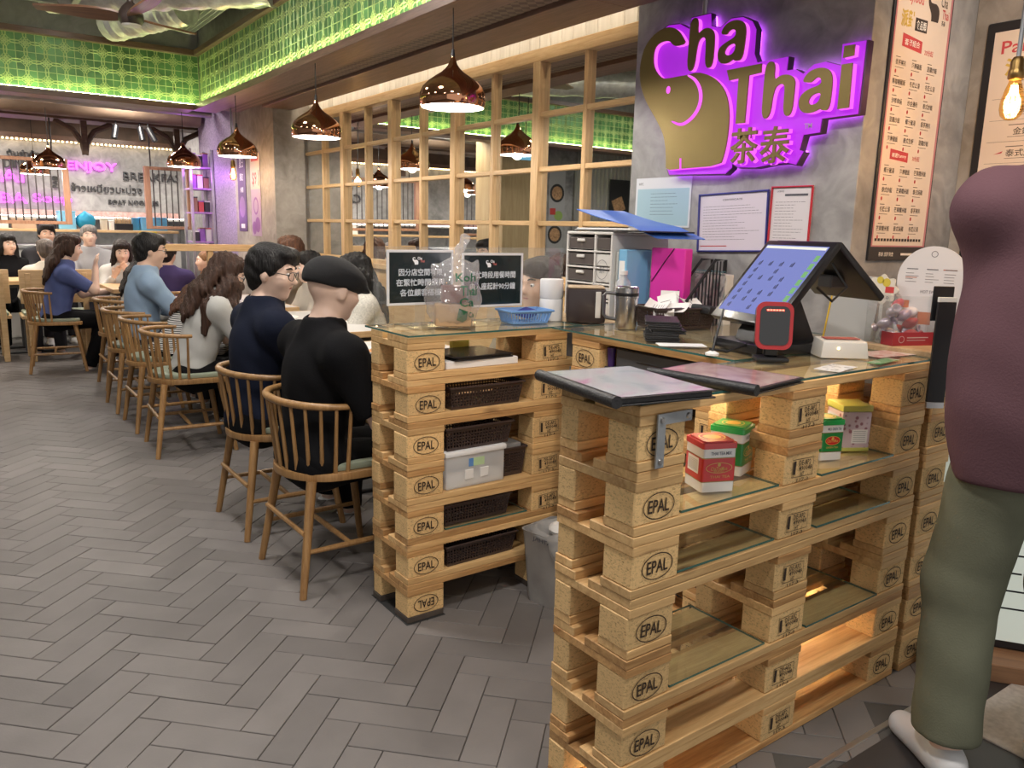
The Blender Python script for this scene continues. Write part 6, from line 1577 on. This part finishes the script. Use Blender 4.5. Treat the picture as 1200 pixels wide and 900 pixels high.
person('man in navy T-shirt and black glasses talking at the near table', (1.09, 3.56, -.075), 0, 1.0, lean=.12, head=(-.72, .16), hands={1: (.50, .10, .76), -1: (.46, -.16, .76)}, hm=h_blk, shirt=navy, pants=blackc, skin=1, h=.0075, glasses=True, wrinkle=.003, wide=1.06)
capp = person('person in black T-shirt and black flat cap seated nearest the counter', (1.10, 2.90, -.075), 0, .975, lean=.13, head=(.12, .18), hands={1: (.46, .12, .76), -1: (.40, -.20, .74)}, hair='bald', shirt=blackc, pants=blackc, skin=1, h=.0075, wrinkle=.003, wide=1.26, shoes=M('shoe_blue', (.03, .07, .22), .6), feet={1: (.52, .12, .075), -1: (.50, -.12, .075)})
def flat_cap():
    # worn by the seated person: fitted over the head in the same frame
    lean = .13; Rt = rotm(0, lean, 0); d = Rt @ np.array([0, 0, 1.]); neck = np.array([0, 0, .555]) + d * .50; H = rotm(.12, .18, 0); hc = neck + d * .075 + H @ np.array([.022, 0, .098]); P = lambda x, y, z: hc + H @ np.array([x, y, z])
    s = Soft(); n = H @ np.array([-.10, 0, -1.]); cut = [(n / np.linalg.norm(n), P(0, 0, .018))]
    s.ell(P(-.010, 0, .042), (.112, .092, .088), H, .02, cut=cut); s.ell(P(.025, 0, .062), (.115, .095, .055), H @ rotm(0, .25), .03, cut=cut); s.ell(P(-.055, 0, .050), (.072, .086, .068), H, .03, cut=cut)
    s.cone(P(.09, -.05, .025), P(.09, .05, .025), .013, .013, .02); s.ell(P(.105, 0, .025), (.05, .07, .012), H @ rotm(0, .25), .015)
    o = put('flat_cap', s.mesh(.007), M('cap_black', (.008, .008, .009), .9, bump=.2, bscale=300), capp); o['label'] = 'black flat cap'
flat_cap()
pg = person('woman in pale grey blouse and glasses looking down at a phone', (1.16, 5.02, -.075), 0, .96, lean=.34, head=(-.20, .45), hands={1: (.50, .06, .80), -1: (.50, -.10, .82)}, hair='longback', hm=h_brn, shirt=cl('palegrey', (.42, .42, .40)), pants=blackc, skin=1, fem=True, h=.009, glasses=True, wrinkle=.003, extra_hair=[((.30, -.09, 1.10), (.22, -.17, .98), .032, .04), ((.22, -.17, .98), (.18, -.17, .84), .04, .018), ((.24, -.13, 1.12), (.10, -.15, .98), .05, .045), ((.10, -.15, .98), (.06, -.16, .82), .045, .02)], wide=1.02)
t = thing('mobile_phone', 'phone with glowing blue screen in the hands of the woman in the grey blouse', 'phone', (1.675, 4.985, .755), .3); t.rotation_euler = (.0, -.75, .1); bx('case', -.04, .04, -.075, .075, -.004, .004, black_pl, t, .003); bx('screen', -.035, .035, -.07, .07, .004, .005, M('phone_screen', (.05, .1, .3), .2, emit=(.10, .28, .75), estr=1.2), t, .0005)
person('woman in black and white striped top bending over the table', (1.15, 5.70, -.075), 0, .93, lean=.62, head=(0, .5), hands={1: (.52, .1, .76), -1: (.52, -.1, .76)}, hair='longback', hm=h_aub, shirt=stripe, sleeve='long', pants=blackc, skin=1, fem=True, h=.011, extra_hair=[((.33, -.10, .98), (.22, -.18, .86), .04, .04), ((.22, -.18, .86), (.12, -.19, .72), .04, .02)])
person('man with black hair in pale blue shirt', (1.13, 6.35, -.075), 0, 1.0, lean=.12, head=(-.15, .12), hands={1: (.46, .1, .76), -1: (.46, -.12, .78)}, hm=h_blk, shirt=cl('paleblue', (.27, .37, .50)), sleeve='long', pants=charcoal, skin=0, h=.011, glasses=True, wrinkle=.004, wide=1.05)
person('woman with long dark hair in white and black', (1.20, 7.25, -.075), 0, .93, lean=.30, head=(.1, .3), hair='longback', hm=h_dk, shirt=cl('white', (.62, .61, .59)), sleeve='long', pants=blackc, skin=1, fem=True, h=.014)
person('woman in blue blouse lifting her hand to her mouth on the far chair', (.77, 8.30, -.075), 0, .97, lean=.22, head=(-.1, .12), hands={1: (.50, .10, .80), -1: (.36, -.10, 1.04)}, hair='longback', hm=h_brn, shirt=cl('periwinkle', (.085, .11, .26)), pants=blackc, skin=1, fem=True, h=.011, wrinkle=.004, shoes=M('shoe_grey', (.42, .42, .42), .7), feet={1: (.30, .12, .075), -1: (.24, -.12, .075)})
person('woman in black with long black hair facing the room on the far left', (.56, 10.32, -.075), -PI / 2, .93, lean=.0, head=(.35, .0), hair='long', hm=h_blk, shirt=blackc, pants=blackc, skin=1, fem=True, h=.014)
person('grey-haired person in cream jacket seen from behind', (.84, 9.06, -.075), PI / 2 + .1, .92, lean=.2, head=(0, .1), hair='short', hm=hairmat('hair_mixed', (.10, .08, .07)), shirt=creamc, sleeve='long', pants=charcoal, skin=1, h=.014)
person('man with short black hair behind the cream jacket', (.95, 10.42, -.02), -PI / 2 + .1, .98, lean=0, head=(0, 0), hm=h_blk, shirt=charcoal, pants=charcoal, skin=0, h=.015)
person('grey-haired person beside the left hanging frame', (1.36, 10.30, -.03), -PI / 2, .98, lean=0, hm=h_gry, shirt=cl('greyknit', (.30, .30, .31)), pants=charcoal, skin=1, h=.015)
person('woman with brown hair drinking behind the blue blouse', (1.50, 9.10, -.075), -PI / 2 - .2, .93, lean=.22, head=(.1, .25), hands={1: (.30, .06, .98), -1: (.34, -.08, .96)}, hair='long', hm=h_dk, shirt=cl('softwhite', (.55, .53, .50)), sleeve='long', pants=charcoal, skin=1, fem=True, h=.013)
person('person in purple top beyond the pale blue shirt', (1.66, 7.86, -.075), PI / 2 - .1, .93, lean=.15, head=(-.5, .15), hair='short', hm=h_dk, shirt=cl('purple', (.07, .055, .17)), pants=charcoal, skin=1, h=.014)
person('fair-haired child at the table by the wooden rail', (2.22, 8.45, -.06), PI, .84, lean=.1, hair='tied', hm=hairmat('hair_fair', (.25, .13, .06)), shirt=cl('rust', (.35, .16, .07)), pants=charcoal, skin=1, fem=True, h=.014)
# people on the wall bench
person('woman with brown hair on the bench by the concrete pillar', (2.34, 6.45, -.09), PI - .5, 1.0, lean=0, head=(-.5, .0), hair='longback', hm=h_aub, shirt=cl('beige', (.40, .33, .27)), pants=charcoal, skin=1, fem=True, h=.013)
person('dark-haired person on the bench, second from the pillar', (2.30, 5.80, -.09), PI, .93, lean=.08, head=(.0, .15), hair='long', hm=h_blk, shirt=cl('sand', (.45, .40, .34)), pants=charcoal, skin=1, fem=True, h=.013)
person('woman with long black hair in white lace top on the bench', (2.28, 4.80, -.09), PI - .35, .95, lean=.14, head=(-.35, .25), hands={1: (.40, .02, .78), -1: (.44, -.1, .80)}, hair='longback', hm=h_blk, shirt=cl('lace', (.60, .58, .52), var=.25, scale=90), pants=creamc, skin=1, fem=True, h=.010, wrinkle=.003)
person('person with short dark hair on the bench behind the acrylic screen', (2.29, 2.95, -.09), PI + .25, .98, lean=.08, head=(.0, .05), hair='short', hm=h_dk, shirt=cl('olive', (.20, .17, .12)), pants=charcoal, skin=2, h=.009)
# standing customer at the right edge
person('standing person in maroon T-shirt and khaki green trousers at the counter', (2.09, .74, 0), .95, 1.03, pose='stand', lean=-.02, head=(.3, .1), hands={1: (.22, -.08, 1.15), -1: (.24, -.16, 1.05)}, hair='short', shirt=cl('maroon', (.115, .060, .072)), pants=cl('khaki', (.145, .15, .105), var=.12, scale=9), skin=1, h=.0085, wrinkle=.0026, hem=-.17, wide=1.12, shoes=M('shoe_white', (.62, .62, .63), .6), feet={1: (.03, .13, .075), -1: (-.06, -.13, .075)}, knees={1: (.07, .12, .50), -1: (.02, -.11, .50)})

# ------------------------------------------------------------------ kitchen end
neon = glow('neon_pink', (.95, .10, 1.0), 2.6); letter_dk = M('letter_dark', (.05, .05, .055), .6)
def wall_word(body, x0, z0, x1, z1, mat, name='wall_lettering', cat='lettering', lab=None, rot=0, bold=.0):
    w, h = x1 - x0, z1 - z0
    m = text_mesh(body, 1, bold, .02 if mat is not neon else .03, 2, fit=(w, h) if not rot else (h, w))
    o = put(name, m, mat, None, ((x0 + x1) / 2, 11.985, (z0 + z1) / 2), (PI / 2, -rot, 0)); tag(o, lab, cat)
wall_word('ENJOY', 1.39, 1.96, 1.98, 2.10, neon, 'neon_word', 'neon sign', 'pink neon word ENJOY on the kitchen wall', bold=.008)
wall_word('THAI', .28, 1.80, .90, 1.945, neon, 'neon_word', 'neon sign', 'pink neon word THAI cut by the left edge', bold=.008)
wall_word('SABA', .33, 1.54, .92, 1.67, neon, 'neon_word', 'neon sign', 'pink neon letters before the word Soup, cut by the left edge', bold=.008)
wall_word('Soup', .98, 1.53, 1.42, 1.67, neon, 'neon_word', 'neon sign', 'pink neon word Soup behind the left frame', bold=.008)
wall_word('BREAKFAST', 2.05, 1.89, 2.87, 2.0, letter_dk, lab='dark word BREAKFAST on the kitchen wall')
wall_word('ข้าวเหนียวมะม่วง', 1.42, 1.715, 2.27, 1.83, letter_dk, lab='dark Thai words under ENJOY on the kitchen wall')
wall_word('BOAT NOODLES', 1.85, 1.56, 2.47, 1.63, letter_dk, lab='dark words BOAT NOODLES on the kitchen wall')
wall_word('DINNER', .70, 1.97, 1.12, 2.09, letter_dk, lab='dark word DINNER on the kitchen wall')
wall_word('ต้มยำกุ้ง', .74, 2.10, 1.10, 2.20, letter_dk, lab='dark Thai words above DINNER')
wall_word('PAD', 1.21, 1.75, 1.28, 1.90, letter_dk, lab='dark word PAD turned upright beside the left frame', rot=PI / 2)
wall_word('CAY', -.05, 1.72, .30, 1.86, letter_dk, lab='dark letters CAY seen reversed in the mirror')
o = MB()
for k in range(150): x = -3.2 + k * .05; o.box(x, x + .022, 11.93, 11.95, 2.318, 2.334)
o = o.build('led_tape', glow('led_dots', (1, .72, .35), 9), smooth=False); tag(o, 'dotted warm light tape along the top of the kitchen wall', 'light tape'); o['kind'] = 'stuff'
struct('trim_4', -3.3, 4.5, 11.90, 12.0, 2.338, 2.40, walnut_x, 'timber batten above the kitchen wall words')
struct('trim_5', -3.3, 4.5, 11.92, 12.0, 2.40, 2.68, M('timber_dark', (.09, .055, .035), .7, var=.35, scale=6), 'dark timber boarding above the light tape')
struct('beam_kitchen', -3.3, 4.5, 9.9, 10.3, 2.40, 2.68, wood('kitchen_beam', (.11, .065, .04), (.06, .034, .02), .6, 5, .05), 'broad brown timber beam over the kitchen pass')
struct('beam_kitchen_front', -3.3, 2.4, 8.6, 8.75, 2.48, 2.68, M('grey_beam', (.12, .115, .11), .6), 'grey steel beam under the far ceiling')
for k, x in enumerate((.2, 1.35, 2.3)):
    t = thing('timber_arch', ['timber arch brace over the left frame', 'timber arch brace over the middle of the kitchen pass', 'timber arch brace beside the kitchen rack'][k], 'brace', (x, 10.0, 2.05))
    MB().tube([(0, 0, 0), (.02, 0, .12), (.10, 0, .25), (.28, 0, .34)], .03, 6).build('right_curve', MATS['kitchen_beam'], t); MB().tube([(0, 0, 0), (-.02, 0, .12), (-.10, 0, .25), (-.28, 0, .34)], .03, 6).build('left_curve', MATS['kitchen_beam'], t); bx('post', -.03, .03, -.03, .03, 0, .36, MATS['kitchen_beam'], t)
pipe = M('pipe_grey', (.30, .30, .30), .4, .6)
for lab, p, r in (('grey service pipe under the far ceiling, front one', [(-3, 8.2, 2.52), (2.3, 8.2, 2.52)], .025), ('grey service pipe under the far ceiling, rear one', [(-3, 8.9, 2.46), (2.4, 8.9, 2.46)], .035), ('brown far air duct across the kitchen ceiling', [(-3, 9.4, 2.5), (2.4, 9.4, 2.5)], .13)):
    o = MB().tube(p, r, 12).build('service_pipe', pipe if 'grey' in lab else M('duct_brown', (.11, .075, .05), .6, var=.3, scale=4)); tag(o, lab, 'pipe')
# kitchen pass and shelves
kw = M('kitchen_white', (.62, .62, .60), .4); kst = M('kitchen_steel', (.48, .50, .52), .3, .9, var=.1, scale=20)
t = thing('kitchen_pass', 'white kitchen pass counter with steel shelf behind the far diners', 'counter', (0, 10.75, 0))
bx('front', -3.2, 2.45, 0, .05, 0, 1.02, kw, t); bx('top', -3.2, 2.45, -.03, .55, 1.02, 1.06, kst, t); bx('upper_shelf', -3.2, 2.45, .05, .40, 1.21, 1.24, oak, t)
for x in (-2.6, -1.0, .35, 1.35, 2.40): bx('shelf_post', x, x + .04, .10, .14, 1.06, 1.21, kst, t)
t = thing('back_shelf', 'white lit shelf along the foot of the kitchen wall', 'shelf', (0, 11.75, 0)); bx('board', -3.2, 3.6, -.12, .24, 1.36, 1.385, kw, t); bx('light', -3.2, 3.6, -.05, -.02, 1.386, 1.396, glow('shelf_light', (1, .95, .88), 9), t); bx('upstand', -3.2, 3.6, .215, .235, 1.40, 1.47, M('pink_tiles', (.55, .33, .30), .5, var=.3, scale=30), t)
bx('base_cabinet', -3.2, 3.6, -.12, .2, 0, 1.0, kst, t)
bluec = M('crate_blue', (.05, .28, .52), .45)
for lab, nm, cat, x, y, w, d, h, mat in (('pale blue crate on the pass shelf beside the left frame', 'crate', 'crate', 1.22, 10.95, .18, .2, .20, M('crate_sky', (.18, .46, .66), .45)), ('blue crate on the pass shelf behind the right frame', 'crate', 'crate', 2.18, 10.95, .30, .2, .15, M('crate_mid', (.12, .36, .62), .45)), ('small cream carton on the pass shelf', 'carton', 'carton', 1.62, 10.95, .07, .1, .12, creamc), ('white tub on the pass shelf', 'tub', 'tub', 1.70, 10.95, .06, .1, .10, white_pl), ('blue carton beside the right frame post', 'carton', 'carton', 1.98, 10.98, .08, .1, .14, bluec), ('long pale carton behind the left frame', 'carton', 'carton', .78, 10.95, .24, .15, .10, M('carton_tan', (.45, .33, .24), .6)), ('dark tray behind the left frame', 'tray', 'tray', 1.02, 10.98, .18, .18, .09, charcoal), ('white carton behind the left frame', 'carton', 'carton', .56, 10.95, .13, .15, .13, white_pl)):
    t = thing(nm, lab, cat, (x, y, 1.2405)); bx('body', -w / 2, w / 2, -d / 2, d / 2, 0, h, mat, t, .006, 2); bx('rim', -w / 2 - .006, w / 2 + .006, -d / 2 - .006, d / 2 + .006, h, h + .015, mat, t, .004)
t = thing('blue_bag', 'round bright blue bag on the pass shelf', 'bag', (1.42, 10.92, 1.2405)); s = Soft(); s.ell((0, 0, .10), (.11, .07, .10), k=.03); s.cone((0, 0, .17), (0, 0, .2), .03, .02, .03); s.amp = .004; s.fr = 40; s.cut((0, 0, -1), (0, 0, .001)); put('sack', s.mesh(.012), M('bag_cyan', (.01, .25, .42), .5), t)
t = thing('chopstick_caddy', 'dark caddy full of pale chopsticks on the pass shelf', 'caddy', (1.83, 10.9, 1.2405)); bx('box', -.10, .10, -.05, .05, 0, .08, charcoal, t, .004)
for k in range(12): MB().cyl((-.085 + .0155 * k, 0, .02), (-.088 + .016 * k, .01 * math.sin(k), .16 + .01 * math.cos(k * 2.3)), .006, n=6).build('chopstick', oak, t)
t = thing('yellow_notice', 'yellow notice sheet under the right hanging frame', 'notice', (2.07, 10.70, 1.10)); bx('sheet', -.10, .10, 0, .004, 0, .13, M('notice_yellow', (.62, .47, .03), .6), t, .001); sheet([('r', -.08, .10 - .02 * k, .02 + .03 * (k % 3), .106 - .02 * k) for k in range(4)], 'print', charcoal, t, lambda u, v: (u, -.0006, v))
# hanging frames with dark bars
fr_m = wood('frame_copper', (.36, .19, .11), (.24, .12, .07), .45, 8, .03, axis=2); bar_m = M('bar_dark', (.04, .03, .03), .5)
def bar_frame(lab, x0, x1, z0, z1, y, n):
    t = thing('hanging_frame', lab, 'frame', ((x0 + x1) / 2, y, z0), 0, 'hanging frames with dark bars'); a = (x1 - x0) / 2; h = z1 - z0
    for s in (-1, 1): bx('side_post', s * a - .03, s * a + .03, -.03, .03, 0, h, fr_m, t)
    bx('top_bar', -a + .03, a - .03, -.02, .02, h - .035, h, fr_m, t); bx('bottom_bar', -a + .03, a - .03, -.02, .02, 0, .035, fr_m, t)
    for k in range(n): x = -a + 2 * a * (k + 1) / (n + 1); MB().cyl((x, 0, .035), (x, 0, h - .035), .007, n=6).build('bar', bar_m, t)
    for s in (-1, 1): MB().cyl((s * a * .8, 0, h), (s * a * .8, 0, 2.68 - z0), .008, n=6).build('hanger', bar_m, t)
bar_frame('hanging barred frame before the left neon words', .02, 1.135, 1.30, 1.985, 9.95, 15)
bar_frame('hanging barred frame before the word BREAKFAST', 1.945, 2.40, 1.27, 1.965, 9.95, 6)
bar_frame('hanging barred frame beyond the left edge, seen in the mirror', -1.9, -.55, 1.27, 1.98, 9.95, 16)
# steel rack
def rack():
    t = thing('steel_rack', 'tall steel rack with violet lit shelves of boxes', 'rack', (2.31, 9.2, 0))
    for x in (-.11, .11):
        for y in (-.16, .16): bx('upright', x - .014, x + .014, y - .014, y + .014, 0, 2.12, kst, t, .002)
    for z in (.30, .75, 1.14, 1.45, 1.70, 1.92): bx('shelf', -.105, .105, -.155, .155, z, z + .018, M('shelf_violet_lit', (.38, .22, .48), .4), t, .002)  # violet light on the shelves is put into their colour
rack()
RG = random.Random(14); cc_ = [M('box_black', (.02, .02, .025), .4), M('box_violet', (.20, .08, .32), .4), M('box_white', (.6, .6, .6), .4), M('box_brown', (.22, .12, .07), .5), M('box_red', (.4, .05, .05), .4)]; cn = ['black', 'violet', 'white', 'brown', 'red']; sn = ['second', 'third', 'fourth', 'fifth']
for i, z in enumerate((1.14, 1.45, 1.70, 1.92)):
    for k in range(3):
        q = (i * 3 + k) % 5; hh = RG.uniform(.09, .15); t = thing('kitchen_box', '%s kitchen box, %s on the %s shelf of the steel rack' % (cn[q], ['first', 'middle', 'last'][k], sn[i]), 'box', (2.245 + .064 * k, 9.15, z + .0185)); bx('body', -.027, .027, -.05, .05, 0, hh, cc_[q], t, .003); bx('lid', -.029, .029, -.052, .052, hh, hh + .012, cc_[(q + 2) % 5], t, .002)
point('rack_violet', (2.25, 8.95, 1.85), 2.2, (.65, .15, 1), .08); point('wall_violet', (2.2, 8.5, 1.45), 1.2, (.65, .15, 1), .06)
# posters on the concrete pillar
def poster(lab, loc, rot, w, h, face, parts_):
    t = thing('wall_poster', lab, 'poster', loc); t.rotation_euler = rot; bx('sheet', -w / 2, w / 2, -h / 2, h / 2, .001, .005, face, t, .001)
    for k, (nm, it, m) in enumerate(parts_): sheet(it, nm, m, t, lambda u, v: (u, v, .0056 + .0004 * k))
pw = M('poster_words', (.75, .70, .78), .6)
poster('dark purple poster with white words on the concrete pillar', (2.40, 7.93, 1.655), FX, .25, .74, M('poster_purple', (.075, .028, .13), .5), [('white_words', [('t', '夏日', 0, .27, .12, .09, .01), ('t', '限定', 0, .14, .10, .07, .01), ('t', '水果茶', 0, .02, .10, .05, .01), ('r', -.06, -.34, .06, -.30)], pw), ('figure', [('d', 0, -.14, .09, .10)], M('poster_mauve', (.20, .10, .26), .5))])
poster('pale poster with red 9 and purple fruit on the concrete pillar', (2.40, 7.52, 1.62), FX, .27, .75, M('poster_lilac', (.46, .33, .48), .5), [('upper_panel', [('r', -.135, .05, .135, .37)], M('poster_cream', (.62, .50, .42), .5)), ('red_words', [('t', '$9', -.02, .14, .13, .13, .02), ('r', -.10, .30, .10, .35), ('r', .085, .08, .10, .22)], M('poster_red', (.55, .06, .05), .5)), ('fruit', [('o', .0, -.10, .07, .08, .02), ('d', .04, -.27, .07, .07), ('d', -.06, -.30, .06, .06)], M('poster_violet', (.28, .10, .36), .5))])
# wooden rail partition behind the diners
t = thing('wooden_partition', 'low partition with oak top rail before the concrete pillar', 'partition', (0, 7.40, 0)); bx('top_rail', 1.45, 2.40, -.04, .04, 1.11, 1.17, oak, t); bx('lower_rail', 1.45, 2.40, -.02, .02, .25, .30, oak, t)
for x in (1.47, 1.93, 2.37): bx('post', x - .025, x + .025, -.025, .025, 0, 1.11, oak_z, t)
t = thing('track_light', 'black track light with two heads over the kitchen pass', 'track light', (1.72, 9.4, 2.28)); bx('track', -.25, .25, -.015, .015, .1, .12, black_pl, t)
for x, a in ((-.15, .25), (.08, -.1), (.16, -.5)): MB().cyl((x, 0, .1), (x, 0, .03), .008, n=8).build('arm', black_pl, t); MB().cyl((x, 0, .04), (x + .12 * math.sin(-a), -.04, -.09), .03, n=14).build('head', black_pl, t)
MB().cyl((0, 0, .12), (0, 0, .40), .01, n=8).build('drop_rod', black_pl, t)
# light wood seats at the far left
def plank_seat(lab, x, y, rz, w):
    t = thing('plank_chair', lab, 'seat', (x, y, 0), rz, 'light wooden seats on the far left')
    pale = wood('ash_pale', (.66, .47, .25), (.52, .34, .16), .45, 8, .04, axis=1)
    bx('seat_board', -.20, .20, -w / 2, w / 2, .41, .44, pale, t); bx('cushion', -.19, .19, -w / 2 + .02, w / 2 - .02, .44, .47, cush, t, .01, 2); bx('backrest', -.23, -.20, -w / 2, w / 2, .56, .88, pale, t, .008, 2)
    for sy in (-1, 1):
        bx('leg', -.235, -.195, sy * (w / 2 - .07) - .025, sy * (w / 2 - .07) + .025, 0, .85, pale, t, .006); bx('leg', .15, .19, sy * (w / 2 - .07) - .025, sy * (w / 2 - .07) + .025, 0, .41, pale, t, .006)
plank_seat('pale wooden seat with green cushion behind the blue blouse', .86, 9.05, PI / 2, .62)
plank_seat('pale wooden seat at the left picture edge', .20, 9.15, PI / 2, .55)
# far left wall seen in the mirror
corrugated('corrugated_sheet', 'corrugated metal sheet on the far left wall, seen in the mirror', (-1.95, 8.165, 1.3), 1.25, 2.5, 18, FX[:0] + (0, 0, 0), M('corrugated_pale', (.46, .46, .43), .4, .5), .03)
fdm = M('poster_food', (.48, .28, .14), .5, var=.5, scale=40); bowl = M('poster_bowl', (.03, .03, .03), .5)
poster('food poster with bowls on the far wall, seen in the mirror', (-1.06, 8.196, 1.60), FY, .26, 1.0, M('poster_grey', (.40, .40, .40), .5), [('bowls', [('d', 0, .22, .115, .115), ('d', 0, -.28, .115, .115)], bowl), ('noodles', [('d', 0, .22, .085, .085), ('d', 0, -.28, .085, .085)], fdm), ('greens', [('d', -.03, -.06, .07, .06)], M('poster_greens', (.30, .45, .12), .5)), ('red_tag', [('r', .02, -.05, .11, .03)], M('poster_red', (.55, .06, .05), .5))])
poster('dark food poster on the corrugated sheet, seen in the mirror', (-2.10, 8.16, 1.72), FY, .36, .66, M('poster_black', (.025, .025, .025), .5), [('dish', [('p', [(-.12, -.05), (.06, -.12), (.14, .05), (-.04, .12)])], fdm), ('words', [('t', '鮮炒', -.07, -.24, .10, .08, .01), ('t', '魚片', .07, -.24, .10, .08, .01)], pw)])
o = struct('column_wood', -.84, -.2, 8.2, 8.8, 0, 2.68, wood('column_ash', (.52, .40, .22), (.40, .28, .14), .5, 5, .02, axis=2), 'wooden clad column seen in the mirror')
t = thing('exit_sign', 'small blue hanging sign seen in the mirror', 'sign', (.0, 7.45, 2.12)); bx('plate', -.10, .10, -.008, .008, 0, .10, M('sign_blue', (.15, .45, .70), .4, emit=(.2, .55, .8), estr=.35), t); MB().cyl((0, 0, .10), (0, 0, .93), .006, n=6).build('rod', black_pl, t)
# lit menu stand behind the standing person
t = thing('menu_stand', 'tall white lit menu stand behind the standing person', 'menu stand', (2.72, 1.02, 0), -.95)
bx('case', -.32, .32, -.03, .03, .06, .99, menu_black, t, .006); bx('face', -.30, .30, -.034, -.03, .09, .96, M('stand_face', (.58, .62, .55), .4, emit=(.85, .95, .85), estr=.2), t, .001); bx('foot', -.25, .25, -.15, .15, 0, .06, wood('stand_foot', (.3, .16, .08), (.18, .09, .05), .5, 6, .02), t)
sheet([('d', -.27, .50, .05, .05)], 'dish_photo', M('stand_dish', (.03, .03, .05), .4), t, lambda u, v: (u, -.0346, v)); sheet([('d', -.27, .50, .035, .03)], 'dish_food', fdm, t, lambda u, v: (u, -.035, v))
sheet([('r', -.12, .80 - .06 * k, .22 - .1 * (k % 3), .806 - .06 * k) for k in range(11)] + [('t', '泰式', .0, .86, .08, .05, .01)], 'print', charcoal, t, lambda u, v: (u, -.0346, v))
